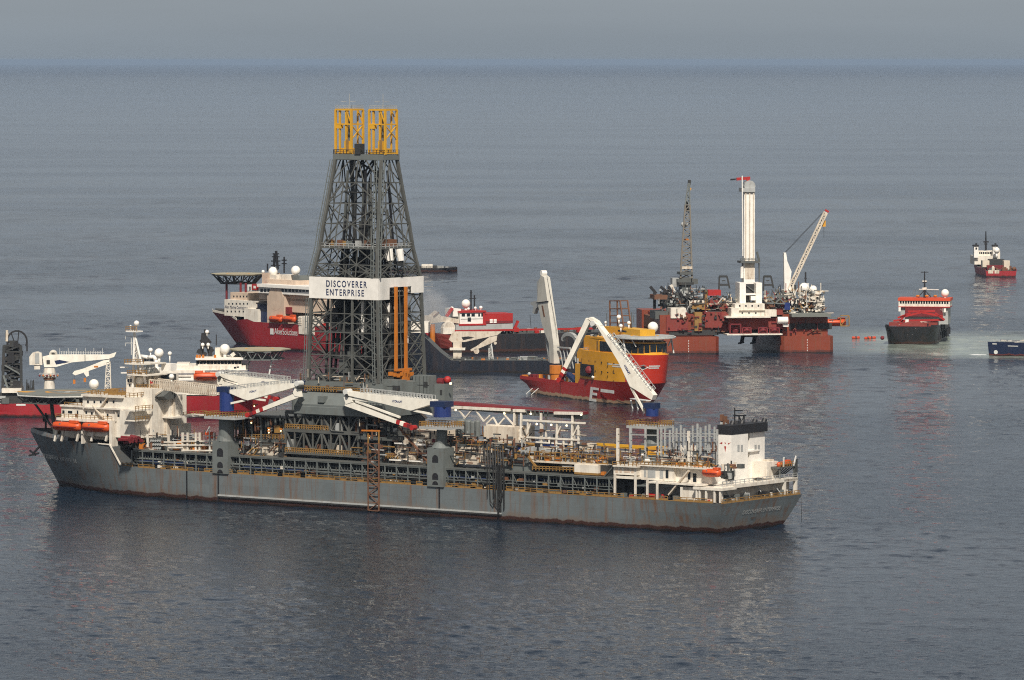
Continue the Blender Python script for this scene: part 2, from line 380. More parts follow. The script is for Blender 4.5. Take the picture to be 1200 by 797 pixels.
    L.new(fm, m2.inputs[0]); L.new(mx.outputs[2], m2.inputs[6]); L.new(m2.outputs[2], b.inputs['Base Color'])
    fy = math_('MULTIPLY_ADD', noise(.00025, .15, 1, 3), 14000.0); L.new(sx.outputs[1], fy.node.inputs[2])
    far = ramp(fy, 15000, 60000, .03, .26)          # a windier belt far out reads darker and bluer
    L.new(math_('MAXIMUM', ramp(fm, 0, 1, .03, .8), y=far), b.inputs['Roughness'])
    return m
CHOP = 0.32
PL = (2180.0, 2330.0, 128.0)
sea_material()
rad = [0.0, 200, 450, 700]
r = 900.0
while r < 9000: rad.append(r); r += 0.85 * (r / 1000) ** 1.4
while r < 125000: rad.append(r); r *= 1.12
half = radians(7.6); NA = 500
ang = list(np.linspace(-half, half, NA)) + list(np.linspace(half, 2 * pi - half, 26)[1:-1])
RR, AA = np.meshgrid(np.array(rad[1:]), np.array(ang), indexing='ij')
X = RR * np.sin(AA); Y = RR * np.cos(AA); Z = np.zeros_like(X)
cell = np.maximum(np.gradient(RR, axis=0), RR * (2 * half / NA))
fade = np.clip((RR - 880) / 60, 0, 1) * np.clip((9000 - RR) / 3000, 0, 1) * np.clip((half * 1.001 - np.abs(np.where(AA > pi, AA - 2 * pi, AA))) / 0.01, 0, 1)
rng = np.random.default_rng(5)
NW = 110; lam = 2.0 * (27 / 2.0) ** (np.arange(NW) / (NW - 1)); SLOPE = 0.14
th = radians(258) + rng.normal(0, 0.85, NW)
sl_ = SLOPE * np.sqrt(2 / NW) * np.clip((lam / 3.4) ** -0.45, 0, 1.25)
for i in range(NW):
    k = 2 * pi / lam[i]; a = sl_[i] / k
    ok = np.clip((lam[i] / cell - 2.2) / 1.5, 0, 1)
    ph = k * (X * cos(th[i]) + Y * sin(th[i])) + rng.uniform(0, 2 * pi)
    Z += a * np.sin(ph) * ok * (1 if lam[i] < 6 else np.clip(RR / 2400, .36, 1.05))
gust = 1 + 0.45 * np.sin(X / 61 + Y / 170 + 1.3 * np.sin(Y / 240 + X / 410)) * np.sin(Y / 97 - X / 133 + 2 * np.sin(X / 220))
Z *= fade * gust
Z += 0.5 * Z * np.abs(Z) / 0.5
nr, na = X.shape
co = np.empty((nr * na + 1, 3), dtype=np.float32); co[0] = 0; co[1:, 0] = X.ravel(); co[1:, 1] = Y.ravel(); co[1:, 2] = Z.ravel()
i0 = (1 + np.arange(nr - 1)[:, None] * na + np.arange(na)[None, :]); j1 = (np.arange(na) + 1) % na
i1 = 1 + np.arange(nr - 1)[:, None] * na + j1[None, :]
quads = np.stack([i0, i1, i1 + na, i0 + na], -1).reshape(-1, 4)[:, ::-1]
tris = np.stack([np.zeros(na, int), 1 + j1, 1 + np.arange(na)], -1)
me = bpy.data.meshes.new('sea_water'); me.vertices.add(len(co)); me.vertices.foreach_set('co', co.ravel())
nl = quads.size + tris.size; me.loops.add(nl); me.loops.foreach_set('vertex_index', np.concatenate([quads.ravel(), tris.ravel()]).astype(np.int32))
npoly = len(quads) + len(tris); me.polygons.add(npoly)
me.polygons.foreach_set('loop_start', np.concatenate([np.arange(len(quads)) * 4, quads.size + np.arange(len(tris)) * 3]).astype(np.int32))
me.polygons.foreach_set('use_smooth', np.ones(npoly, dtype=bool))
me.update(calc_edges=True); me.validate(); me.materials.append(MATS['sea_water'])
sea = bpy.data.objects.new('sea_water', me); col.objects.link(sea); tag(sea, None, None, kind='structure')
# ================================================================== the grey drill ship in front
E = Fr(845.7, 591, 36.2, (0, 19, 8.0))
ship = E.root('drill_ship', 'long grey drill ship with a tall lattice derrick and yellow crown frames, nearest the camera', 'drill ship')
def sec(x, hb, zb, ht, zt, xb=None, k1=.38, k2=.72):
    r = [(hb * 0.9, -5), (hb, zb), (hb + (ht - hb) * k1, zb + (zt - zb) * 0.3), (hb + (ht - hb) * k2, zb + (zt - zb) * 0.65), (ht, zt)]
    xs = x if xb is None else [xb, xb, xb + (x - xb) * 0.3, xb + (x - xb) * 0.65, x]
    return (xs, r)
st = [sec(0, 14.5, 0, 19, 8.0, 3.2), sec(16, 16.8, 0, 19, 8.0), sec(34, 19, 0, 19, 8.0), sec(100, 19, 0, 19, 8.05), sec(170, 19, 0, 19, 8.1),
      sec(196, 18.2, 0, 19, 8.2), sec(203, 17.2, 0, 18.95, 8.5), sec(207.2, 16.2, 0, 18.8, 14.1), sec(215, 13.6, 0, 18.2, 14.2),
      sec(226, 9.2, 0, 15.6, 14.3), sec(236, 4.6, 0, 11.2, 14.4, 234.5), sec(245, 1.7, 0, 6.2, 14.6, 240), sec(250.5, 0.7, 0, 2.6, 14.8, 242), sec(253.2, 0.25, 0, 0.7, 14.9, 242.7)]
hl = hull(st, 'hull_grey', 'deck_grey').build('hull', ship, sharp=32)
# ledge along the side; the dark strip below it is painted shadow
mb = M('grey_white')
x0 = E.Y(256.3, 577.5, 19)[0]; x1 = E.Y(588, 597, 19)[0]
mb.box(x0, x1, 19, 19.45, 1.75, 2.15); mb.use('steel_dark').box(x0, x1, 19, 19.4, 1.35, 1.75); mb.build('side_ledge', hl)
for px in (219, 256, 515):
    x = E.Y(px, 570, 19)[0]; mb = M('black'); mb.box(x - 0.22, x + 0.22, 19, 19.15, 0.5, 8.2); mb.build('hull_fender', hl)
# bulwark of the forecastle and anchor
mb = M('hull_grey')
pts = [(253.2, 0.7, 14.9), (250.5, 2.6, 14.8), (245, 6.2, 14.6), (236, 11.2, 14.4), (226, 15.6, 14.3)]
for s in (1, -1):
    for a, c in zip(pts, pts[1:]):
        mb.prism([(a[0], a[1] * s, a[2]), (c[0], c[1] * s, c[2]), (c[0] - .1, (c[1] - .4) * s, c[2] + 1.0), (a[0] - .1, (a[1] - .25) * s, a[2] + 1.1)], (0, -0.15 * s, 0))
mb.build('bulwark', hl)
mb = M('black'); p = E.Y(41, 530, 6.5)
mb.bar((p[0] - 2, 6.5, p[2] + 2), (p[0] + .3, 7, p[2] - .4), 0.5); mb.bar((p[0] - .8, 5.6, p[2] - .3), (p[0] + .8, 8.2, p[2] - .9), 0.5); mb.bar((p[0] - .5, 6.8, p[2] - .8), (p[0] + 1.6, 7, p[2] + .5), .45)
mb.build('anchor', ship)
# name on bow and stern
for n, a in (('bow', 0),):
    p0 = Vector((0, 0, 0))
    def hp(x, z):                       # a point of the port bow plating
        ks = [k for k in st if True]
        for a_, b_ in zip(ks, ks[1:]):
            xa = a_[0][-1] if isinstance(a_[0], list) else a_[0]; xb = b_[0][-1] if isinstance(b_[0], list) else b_[0]
            if xa <= x <= xb:
                t = (x - xa) / (xb - xa); pr = [(a_[1][i][0] * (1 - t) + b_[1][i][0] * t, a_[1][i][1] * (1 - t) + b_[1][i][1] * t) for i in range(5)]
                for u, v in zip(pr, pr[1:]):
                    if u[1] <= z <= v[1]:
                        s_ = (z - u[1]) / (v[1] - u[1]); return Vector((x, u[0] * (1 - s_) + v[0] * s_, z))
        return Vector((x, 15, z))
# letters follow the flare one by one
def letters_on(fn, s, xa, xb, z, hgt, m, parent, name='lettering', bold=0.02):
    n = len(s); g = bpy.data.objects
    for i, ch in enumerate(s):
        if ch == ' ': continue
        x = xa + (xb - xa) * i / n; P = fn(x, z); R = (fn(x - 0.6, z) - fn(x + 0.6, z)); U = fn(x, z + 0.8) - fn(x, z - 0.8)
        N = R.normalized().cross(U.normalized())
        text(ch, P + N * 0.08, R, U, hgt, m, parent, name, bold=bold, sx=0.85)
pa = E.Y(52, 540, 14); pb = E.Y(89, 542, 17)
def x_at(px, z):
    lo_, hi_ = 200.0, 252.0
    for _ in range(40):
        m_ = (lo_ + hi_) / 2
        if E.proj(hp(m_, z))[0] < px: hi_ = m_
        else: lo_ = m_
    return lo_
letters_on(hp, 'DISCOVERER ENTERPRISE', x_at(51, 8.3), x_at(91, 8.3), 8.0, 1.75, 'pale_paint', hl, bold=0.0)
# transom lettering
def tp(y, z): return Vector((3.2 - 3.2 * z / 8.0 - 0.02, y, z))
R = tp(-1, 5) - tp(1, 5); U = tp(0, 6) - tp(0, 5)
text('DISCOVERER ENTERPRISE', tp(E.X(869, 600, 1.5)[1], 4.5), R, U, 1.6, 'pale_paint', hl, bold=0.0, sx=.98, depth=0.06)
text('MAJURO', tp(2.6, 2.9), R, U, 0.7, 'rust', hl, bold=0.01, depth=0.06)

mb = M('white'); mb.bar((207.4, 18.9, 14.2), (203.2, 19.05, 8.6), .35, .35); mb.bar((207.4, 18.9, 14.2), (212, 18.5, 14.3), .35, .3); mb.build('bulwark_edge', hl)
# deck edge railing (rusty yellow)
mb = M('yellow_rail')
for y in (18.7, -18.7):
    for x in range(3, 202, 2):
        if random.random() < 0.93: mb.box(x, x + 0.14, y - .06, y + .06, 8.1, 9.2)
        k = random.random()
        if k < 0.8: mb.box(x, x + 2.05, y - .05, y + .05, 9.05, 9.2); mb.box(x, x + 2.05, y - .05, y + .05, 8.55, 8.68)
        if k < 0.55: mb.box(x, x + 1.9, y - .03, y + .03, 8.1, 8.5)
for y in range(-18, 19, 2):
    mb.box(.3, .42, y - .07, y + .07, 8, 9.15)
mb.box(3, 203, 18.7, 18.78, 8.05, 8.2); mb.box(3, 203, -18.78, -18.7, 8.05, 8.2); mb.box(.3, .4, -18.7, 18.7, 9.0, 9.15); mb.box(.3, .4, -18.7, 18.7, 8.5, 8.64); mb.box(.3, .36, -18.7, 18.7, 8.0, 8.4)
mb.build('deck_railing', ship)

# side rack: posts, pipes and dark bays along the port side
def side_rack(s):
    mb = M('steel_dark')
    mb.box(34, 199, 13.2 * s, 14 * s, 8.1, 13.0)
    mb.use('steel_mid'); mb.box(34, 199, 11.5 * s, 18.3 * s, 12.9, 13.1)
    x = 36.0
    while x < 200:
        mb.use('steel_grey').box(x - .14, x + .14, 18.05 * s, 18.35 * s, 8.1, 12.95)
        if random.random() < .5: mb.bar((x, 18.2 * s, 12.5), (x - 1.6, 17.2 * s, 8.4), .12)
        x += 3.9
    for z in (12.75, 10.7, 9.95): mb.use('steel_grey').box(35, 199, 18.1 * s, 18.35 * s, z - .07, z + .07)
    x = 36.5
    while x < 199:                        # short ladders between the upper rails
        if random.random() < .85: mb.use(random.choice(['steel_mid', 'steel_grey', 'steel_mid'])).box(x - .09, x + .09, 17.3 * s, 17.5 * s, 10.8, 12.7)
        x += 1.0
    for k in range(22):                   # stored riser joints
        z = 8.5 + (k % 6) * 0.72; y = (14.7 + (k // 6) * 0.75) * s; a = 36 + random.random() * 30
        while a < 196:
            l = 18 + random.random() * 9
            mb.use(random.choice(['steel_mid', 'steel_dark', 'navy', 'steel_grey', 'steel_dark'])).tube((a, y, z), (min(a + l, 198), y, z), .3, n=6); a += l + .8
    for k in range(60):                   # valves, boxes, white fittings
        x = 40 + random.random() * 155; z = 8.2 + random.random() * 2.6; y = (17 + random.random() * .9) * s; q = .2 + random.random() * .5
        mb.use(random.choice(['grey_white', 'rust', 'steel_grey', 'steel_dark', 'white', 'yellow_rail'])).box(x - q, x + q, y - q * .5, y + q * .5, z, z + q * 1.3)
    return mb
side_rack(1).build('side_rack', ship); side_rack(-1).build('side_rack', ship)

# ---------------------------------------------------------------- accommodation at the bow
acc = empty('accommodation', ship)
mb = M('white')
E.bx(mb, 72, 98, 476.5, 491, 16.5, 4)                        # low front house
E.bx(mb, 97, 157, 465, 512, 17, -6)                         # main block
E.bx(mb, 72, 157, 491, 515, 14.2, -6)
mb.build('house_wall', acc)
mb = M('white')
for (l, r, t, b, y0, y1) in ((66, 130, 491, 494.2, 18.4, 10), (95, 143, 463, 465.6, 17.9, 6), (97, 157, 478, 480, 17.9, 12), (70, 99, 475, 477, 17, 4)): E.bx(mb, l, r, t, b, y0, y1)
mb.build('deck_edge', acc)
for q_ in ((128, 131, 493, 524, 18.6, 16), (95, 97, 505, 520, 18.4, 15)): mb = M('white'); E.bx(mb, *q_); mb.build('davit_frame', acc)
for px in (97, 110, 122, 135): mb = M('white'); E.bx(mb, px, px + 1, 480, 494, 17.4, 17.1); mb.build('wall_stiffener', acc)
for px in (64, 72, 90, 97, 107, 124): mb = M('white'); mb.bar(E.Y(px + 3, 503, 17.6), E.Y(px, 517, 17.8), .55); mb.build('davit_arm', acc)
fy = 17.0
for (l, r, t, b) in ((73, 75.5, 481, 484.5), (79.5, 84.5, 481.5, 484.5), (106.5, 108.5, 483, 486), (125, 127, 485, 489), (145, 147, 485, 490), (100, 102, 482, 485), (137.5, 140, 485.5, 488.5), (90, 91.5, 481, 485)):
    E.bx(M('glass'), l, r, t, b, fy + (.06 if l > 98 else -.44), fy - 1).build('window', acc)
for i in range(5): E.bx(M('glass'), 102 + i * 7.5, 104 + i * 7.5, 469.5, 472.5, 17.06, 16).build('window', acc)
mb = M('rust'); E.bx(mb, 88, 91, 485, 489, 16.6, 16); mb.build('door', acc)
mb = M('cream')
mb.bar(E.Y(109, 475, 17.6), E.Y(122, 491, 17.6), .9, .25); mb.bar(E.Y(118, 478, 17.6), E.Y(126, 466, 17.6), .7, .25)
mb.build('stair', acc)
mb = M('yellow_rail')
zr = E.Y(120, 464, 17)[2]; z2 = E.Y(100, 491, 18)[2]; z3 = E.Y(85, 476, 16)[2]
mb.rail([(226, 16.8, z3), (218, 16.8, z3)], 1.1, 1.5, .07); mb.rail([(217, 17, zr), (200, 17, zr), (200, 3, zr)], 1.2, 1.5, .08); mb.rail([(228, 18.3, z2), (207, 18.3, z2)], 1.1, 1.6, .06)
mb.rail([(217, 17, zr), (217, -10, zr)], 1.2, 1.5, .08)
for k in range(14): q = .3 + random.random() * .5; x = 201 + random.random() * 15; y = 4 + random.random() * 11; mb.box(x - q, x + q, y - q, y + q, zr, zr + q * 2)
mb.build('railing', acc)
mb = M('white_clean'); c = E.Y(110, 450.3, 12); mb.sphere(c, 1.45); mb.build('radome', acc, True)
mb = M('grey_white'); mb.tube((c[0], c[1], zr), (c[0], c[1], c[2] - 1.2), .5); mb.build('radome_post', acc)
# aft face: recess with galleries, white tower, stair column
xa = E.Y(157, 480, 17)[0]
def xb(mb, l, r, t, b, x0, x1):          # box whose stern side (plane x0) spans the pixels
    m_ = (l + r) / 2; y0 = E.X(l, (t + b) / 2, x0)[1]; y1 = E.X(r, (t + b) / 2, x0)[1]
    mb.box(x0, x1, y0, y1, E.X(m_, b, x0)[2], E.X(m_, t, x0)[2]); return mb
tw = empty('aft_tower', ship)
mb = M('white'); xb(mb, 158, 179, 481, 513, xa - 1.5, xa + 4); xb(mb, 178, 202, 455, 512, xa - 3, xa + 6); xb(mb, 199, 214, 463, 489, xa - 5, xa + 4); mb.build('tower_wall', tw)
mb = M('white'); xb(mb, 158, 178, 480, 481.5, xa - 4, xa); xb(mb, 158, 174, 492.5, 493.5, xa - 4, xa); xb(mb, 203, 241, 487, 489, xa - 7, xa - 2); xb(mb, 200, 224, 497, 509, xa - 4, xa + 2); mb.build('gallery', tw)
mb = M('yellow_rail')
for (l, r, t) in ((158, 178, 480), (158, 174, 492.5), (203, 241, 487)):
    z = E.X((l + r) / 2, t, xa - 4)[2]; ya = E.X(l, t, xa - 4)[1]; yb = E.X(r, t, xa - 4)[1]
    mb.rail([(xa - 4.2, ya, z), (xa - 4.2, yb, z)], 1.1, 1.4, .07)
mb.build('railing', tw)
mb = M('cream')
mb.bar(E.X(182, 463, xa - 4), E.X(189, 458, xa - 4), .4); xb(mb, 203.5, 205.5, 465, 488, xa - 5.6, xa - 5); xb(mb, 196, 199, 490, 530, xa - 4, xa - 3); mb.build('pilaster', tw)
# crane hood above the tower that throws the slanting shadow
mb = M('steel_mid'); mb.prism([E.X(181, 465, xa - 3), E.X(189, 458.5, xa - 3), E.X(197, 462, xa - 3), E.X(195, 467, xa - 3), E.X(186, 469, xa - 3)], (-3.2, 0, 0.2)); mb.build('hood', tw)
mb = M('maroon')
for k in range(16): p = E.X(150 + random.random() * 17, 513 + random.random() * 6, xa - 5); mb.tube(p, (p[0] + 2 + random.random() * 2, p[1], p[2] + random.random() - .5), .5, n=7)
mb.build('hose_reel', tw)
# lattice walkway running aft from the tower
ww = empty('boom_walkway', ship)
A0 = E.Y(181, 455, 6); A1 = E.Y(252, 463, 6)
mb = M('cream'); 
mb.bar((A0[0], 6, A0[2]), (A1[0], 6, A1[2]), 1.6, .5); mb.bar((A0[0], 8.2, A0[2] + 2.6), (A1[0], 8.2, A1[2] + 2.6), .3); mb.bar((A0[0], 4.4, A0[2] + 2.6), (A1[0], 4.4, A1[2] + 2.6), .3)
for i in range(30):
    t = i / 29; x = A0[0] + (A1[0] - A0[0]) * t; z = A0[2] + (A1[2] - A0[2]) * t
    for y in (8.2, 4.4): mb.bar((x, y, z), (x, y, z + 2.6), .28); mb.bar((x, y, z), (x - .9, y, z + 2.6), .18)
mb.build('walkway_frame', ww)

# helideck at the bow
hd = empty('helideck', ship)
zc = 26.8; cx = 239.5; rr = 15.0
oct_ = [(cx + rr * cos(pi / 8 + k * pi / 4), rr * 1.06 * sin(pi / 8 + k * pi / 4)) for k in range(8)]
mb = M('heli_green'); mb.prism([(x, y, zc - .3) for x, y in oct_], (0, 0, .35)); mb.build('deck_plate', hd)
mb = M('pale_paint'); mb.prism([(x * 1.0 + (x - cx) * .02, y * 1.02, zc - .6) for x, y in oct_], (0, 0, .28)); mb.build('deck_rim', hd)
def ring(mb, cx, cy, z, r0, r1, n=28):
    b = mb.add([(cx + r * cos(2 * pi * i / n), cy + r * sin(2 * pi * i / n), z) for r in (r0, r1) for i in range(n)])
    for i in range(n): j = (i + 1) % n; mb.face((b + i, b + j, b + n + j, b + n + i))
    return mb
mb = M('amber'); ring(mb, cx, 0, zc + .07, 5.6, 6.6); mb.use('pale_paint')
for y in (-1.6, 1.6): mb.box(cx - 2.2, cx + 2.2, y - .3, y + .3, zc + .06, zc + .075)
mb.box(cx - .3, cx + .3, -1.3, 1.3, zc + .06, zc + .075); mb.use('amber'); mb.box(cx + 7.5, cx + 12.5, 5, 9, zc + .055, zc + .07); mb.build('deck_marking', hd)
mb = M('steel_mid')
for i in range(-6, 7):
    y = i * 2.3; hw = sqrt(max(1, rr * rr - y * y)) * .93
    mb.bar((cx - hw, y, zc - 1), (cx + hw, y, zc - 1), .4); mb.bar((cx - hw * .8, y, zc - 2.6), (cx + hw * .8, y, zc - 2.6), .35)
    k = -hw
    while k < hw - 2: mb.bar((cx + k, y, zc - 1), (cx + (k + 1.5) * .85, y, zc - 2.6), .22); mb.bar((cx + k + 3, y, zc - 1), (cx + (k + 1.5) * .85, y, zc - 2.6), .22); k += 3
for x in (228, 238): 
    for y in (-9, 9): mb.tube((x, y * .8, 14.4), (x, y, zc - 1.2), .55)
for y in (-9, 9): mb.bar((246, y, zc - 1.2), (238, y * .8, 16), .5); mb.bar((230, y, zc - 1.2), (238, y * .8, 18), .45)
mb.build('support_truss', hd)

# foremast post and fore deck clutter
mb = M('black'); p = E.Y(53.6, 506, 3); q = E.Y(53.6, 484, 3); mb.tube(p, q, .3); mb.box(p[0] - .5, p[0] + .5, 2.3, 3.7, q[2] - 2.5, q[2] - .6); mb.build('bow_post', ship)
mb = M('steel_mid')
for k in range(40):
    x = 228 + random.random() * 17; y = (random.random() - .5) * 1.5 * (253 - x) * .75; q = .3 + random.random() * .5
    mb.use(random.choice(['steel_mid', 'yellow_rail', 'steel_dark', 'grey_white'])).box(x - q, x + q, y - q, y + q, 14.4, 14.6 + q * 1.6)
tag(mb.build('mooring_gear', ship), None, None, kind='stuff')

# ---------------------------------------------------------------- main mast on the wheelhouse
ms = empty('mast', ship)
B = E.Y(157, 455, 8)
mx_, my_ = B[0], 8.0
zb = E.Y(157, 464, 8)[2]; zt = E.Y(157, 389, 8)[2]
mb = M('white_clean')
apex = (mx_ - .2, my_, zt)
feet = [E.Y(155.5, 464, 8), E.Y(171, 450, 8), (mx_ + 2, 2.5, zb)]
for f in feet: mb.tube(f, apex, .38, .3)
for t in (.3, .5, .65, .8, .9):
    P = [Vector(f).lerp(Vector(apex), t) for f in feet]
    for i in range(3): mb.bar(P[i], P[(i + 1) % 3], .2)
    Q = [Vector(f).lerp(Vector(apex), min(.97, t + .14)) for f in feet]
    for i in range(3): mb.bar(P[i], Q[(i + 1) % 3], .16)
mb.build('mast_leg', ms)
mb = M('white_clean'); mb.box(apex[0] - 2.0, apex[0] + 2.0, my_ - 1.4, my_ + 1.4, zt, zt + .35); mb.use('yellow_rail').rail([(apex[0] + 2, my_ + 1.3, zt + .3), (apex[0] - 2, my_ + 1.3, zt + .3)], 1.3, .7, .07); mb.build('mast_platform', ms)
mb = M('white_clean'); c = E.Y(160, 379, 8); mb.sphere(c, .8); mb.tube((c[0], 8, zt), (c[0], 8, c[2]), .18); mb.build('mast_radome', ms, True)
mb = M('pale_paint'); a = E.Y(153, 382, 8); mb.tube((a[0], 8, zt), a, .12); mb.sphere(a, .3)
for py in (394, 402):
    a = E.Y(147, py, 8); c = E.Y(156, py, 8); mb.bar(a, c, .16); mb.bar(a, (a[0], a[1], a[2] - .9), .12)
mb.bar(E.Y(154, 416, 8), E.Y(154, 396, 8), .2); mb.build('mast_antenna', ms)
# bridge tiers below the mast
br = empty('wheelhouse', ship)
mb = M('white'); E.bx(mb, 148, 156, 441, 464, 8, -12)
E.bx(mb, 146, 168, 426, 427.5, 10, 0); E.bx(mb, 149, 172, 439, 440.5, 10, 0); E.bx(mb, 160, 176, 441, 462, 3, -1); E.bx(mb, 180, 186, 438, 455, 2, 0); mb.build('wheelhouse_wall', br)
mb = M('yellow_rail')
for (l, r, py) in ((146, 168, 426), (149, 172, 439), (160, 186, 456)): a = E.Y(l, py, 9.5); c = E.Y(r, py, 9.5); mb.rail([a, c], 1.2, 1, .08)
mb.build('railing', br)
for (l, r, t, b) in ((149.5, 151.5, 444, 448), (152.5, 154.5, 444, 448), (151, 153, 450, 453)): E.bx(M('glass'), l, r, t, b, 8.05, 7).build('window', br)
mb = M('glass'); E.bx(mb, 187, 204, 438, 447.5, 1, 0); mb.build('dark_recess', br)
mb = M('white_clean')
E.bx(mb, 189, 200, 426, 434.5, 0, -2.6); mb.build('roof_house', br)
for (px, py, r_, pb) in ((186.4, 413.8, 1.36, 428), (176.5, 410.3, .65, 420), (199, 414.3, .6, 427), (164, 446, 1.25, 452), (201, 441.5, .8, 449)):
    c = E.Y(px, py, -4 if py < 430 else 6); q = E.Y(px, pb, -4 if py < 430 else 6)
    mb = M('white_clean'); mb.sphere(c, r_); mb.tube(q, (c[0], c[1], c[2] - r_ * .8), r_ * .3); mb.build('radome', br, True)
mb = M('white_clean'); mb.pipe([E.Y(165, 417.5, -2), E.Y(174, 419, -2), E.Y(180, 418, -2), E.Y(183, 422, -2), E.Y(184, 436, -2)], .55, 8); mb.tube(E.Y(183.5, 430, -2), E.Y(183.5, 440, -2), .9); mb.build('vent_duct', br, True)
mb = M('steel_mid')
for i in range(9): a = E.Y(168 + i * 1.6, 420, -3); c = E.Y(168 + i * 1.6, 437, -3); mb.bar(a, c, .18)
for i in range(6): mb.bar(E.Y(168, 421 + i * 3, -3), E.Y(181, 421 + i * 3, -3), .16); mb.bar(E.Y(168 + 2 * i, 420, -3), E.Y(171 + 2 * i, 437, -3), .14)
mb.use('white_clean'); mb.bar(E.Y(141, 430.5, 9), E.Y(150, 430.5, 9), .35); mb.bar(E.Y(142, 437, 9), E.Y(150, 437, 9), .35)
mb.build('antenna_rack', br)
mb = M('red'); mb.prism([E.Y(176, 446, 9), E.Y(180, 449, 9), E.Y(176.5, 450, 9)], (0, .1, 0)); mb.build('flag', br)
# ---------------------------------------------------------------- cranes: plated boom with folded striped jib
def knuckle_crane(y, ped, house, boom, jib, logo, strut=None, low=None, plat=None, rail=None, cab=True, kn=None, bw=2.0, jw=1.1, base=None):
    """all points are pixels on the plane y = const of the ship"""
    cr = empty('crane', ship)
    P = lambda q: Vector(E.Y(q[0], q[1], y))
    # pedestal
    if ped:
        a = P(ped[0]); b = P(ped[1]); mb = M('steel_grey'); r = ped[2]
        mb.tube((a.x, y, b.z), (a.x, y, a.z), r, n=16)
        mb.build('pedestal', cr, False)
        if low:
            l = P(low[0]); r_ = P(low[1]); zt = P((low[0][0], low[2])).z; mid = (l.x + r_.x) / 2; hw = abs(l.x - r_.x) / 2
            mb = M('steel_grey'); mb.box(mid - hw, mid + hw, y - hw * .9, y + hw * .9, 8.0, zt); mb.tube((mid, y, zt), (mid, y, zt + 1.5), hw * .95, r, n=16); mb.build('pedestal_base', cr)
            for (pa, pb, wd) in low[3]:
                za = P((low[0][0], pa)).z; zb_ = P((low[0][0], pb)).z; mb = M('black')
                n = 10; pts = [(mid - wd, y + hw * .9 - .05, zb_), (mid - wd, y + hw * .9 - .05, za - wd)] + [(mid - wd * cos(pi * k / n), y + hw * .9 - .05, za - wd + wd * sin(pi * k / n)) for k in range(1, n)] + [(mid + wd, y + hw * .9 - .05, za - wd), (mid + wd, y + hw * .9 - .05, zb_)]
                mb.prism(pts, (0, .09, 0)); mb.build('opening', cr)
    if plat:
        a = P(plat[0]); c = P(plat[1]); mid = (a.x + c.x) / 2; hw = abs(a.x - c.x) / 2
        mb = M('grey_white'); mb.box(mid - hw, mid + hw, y - hw * .8, y + hw * .8, a.z - .7, a.z)
        mb.use('yellow_rail').rail([(mid + hw, y + hw * .78, a.z), (mid - hw, y + hw * .78, a.z), (mid - hw, y - hw * .78, a.z)], 1.2, 1, .08)
        mb.rail([(mid + hw, y + hw * .78, a.z), (mid + hw, y - hw * .78, a.z), (mid - hw, y - hw * .78, a.z)], 1.2, 1, .08); mb.build('platform', cr)
    # blue slewing house
    hpz = [P(q) for q in house]; xs = [q.x for q in hpz]; zs = [q.z for q in hpz]
    mid = (min(xs) + max(xs)) / 2; r = (max(xs) - min(xs)) / 2
    mb = M('blue'); mb.tube((mid, y, min(zs)), (mid, y, max(zs) - 1), r, n=18); mb.use('navy').box(mid - r * .9, mid + r * 1.15, y - r * .9, y + r * .8, max(zs) - 1, max(zs) + .5); mb.build('slewing_house', cr)
    # boom
    bp = [P(q) for q in boom]
    mb = M('boom_white'); mb.prism([(q.x, y + bw / 2, q.z) for q in bp], (0, -bw, 0)); bo = mb.build('boom', cr)
    # handrail posts along the top edge
    if rail:
        a, c = P(rail[0]), P(rail[1]); n = int((c - a).length / 1.0); mb = M('grey_white')
        nrm = Vector((0, 0, 1)) if abs(a.z - c.z) < abs(a.x - c.x) * .5 else Vector((-.8, 0, .6)) * (1 if rail[2] else -1)
        for yy in (y + bw / 2 - .1, y - bw / 2 + .1):
            mb.bar((a.x, yy, a.z), (c.x, yy, c.z), .12); mb.bar(Vector((a.x, yy, a.z)) + nrm * 1.1, Vector((c.x, yy, c.z)) + nrm * 1.1, .12)
            for i in range(n + 1):
                p = a.lerp(c, i / n); p.y = yy; mb.bar(p, p + nrm * 1.15, .14)
                if i % 2 == 0 and i < n:
                    q = a.lerp(c, (i + 1) / n); q.y = yy; mb.bar(p + nrm * 1.1, q + nrm * 1.1, .15); mb.bar(p + nrm * .55, q + nrm * .55, .1)

        mb.build('boom_railing', cr)
    if kn:
        mb = M('boom_white'); kp = [P(q) for q in kn]; mb.prism([(q.x, y + .7, q.z) for q in kp], (0, -1.4, 0)); mb.build('knuckle', cr)
        c = P(kn[0]); mb = M('pale_paint'); mb.tube((c.x, y + 1.2, c.z), (c.x, y - 1.2, c.z), .8, n=12); mb.use('steel_dark'); mb.tube((c.x - .5, y + 1.25, c.z - 1), (c.x - .5, y - 1.25, c.z - 1), .5, n=10); mb.build('sheave', cr)
    # jib with red and white tip
    j0, j1, wd0, wd1, tip = P(jib[0]), P(jib[1]), jib[2], jib[3], jib[4]
    d = (j1 - j0); L = d.length; d.normalize(); nr = Vector((-d.z, 0, d.x))
    def seg(mb, t0, t1, off=0):
        a = j0 + d * L * t0; c = j0 + d * L * t1; wa = wd0 + (wd1 - wd0) * t0; wc = wd0 + (wd1 - wd0) * t1; dy = Vector((0, jw / 2, 0))
        mb.hexa([a - nr * wa / 2 + dy, a - nr * wa / 2 - dy, a + nr * wa / 2 - dy, a + nr * wa / 2 + dy], [c - nr * wc / 2 + dy, c - nr * wc / 2 - dy, c + nr * wc / 2 - dy, c + nr * wc / 2 + dy])
    ts = [0, tip, tip + (1 - tip) * .25, tip + (1 - tip) * .5, tip + (1 - tip) * .75, 1]
    mb = MB()
    for i in range(5): mb.use('boom_white' if i in (0, 2) else ('red' if i != 4 else 'maroon')); seg(mb, ts[i], ts[i + 1])
    mb.build('jib', cr)
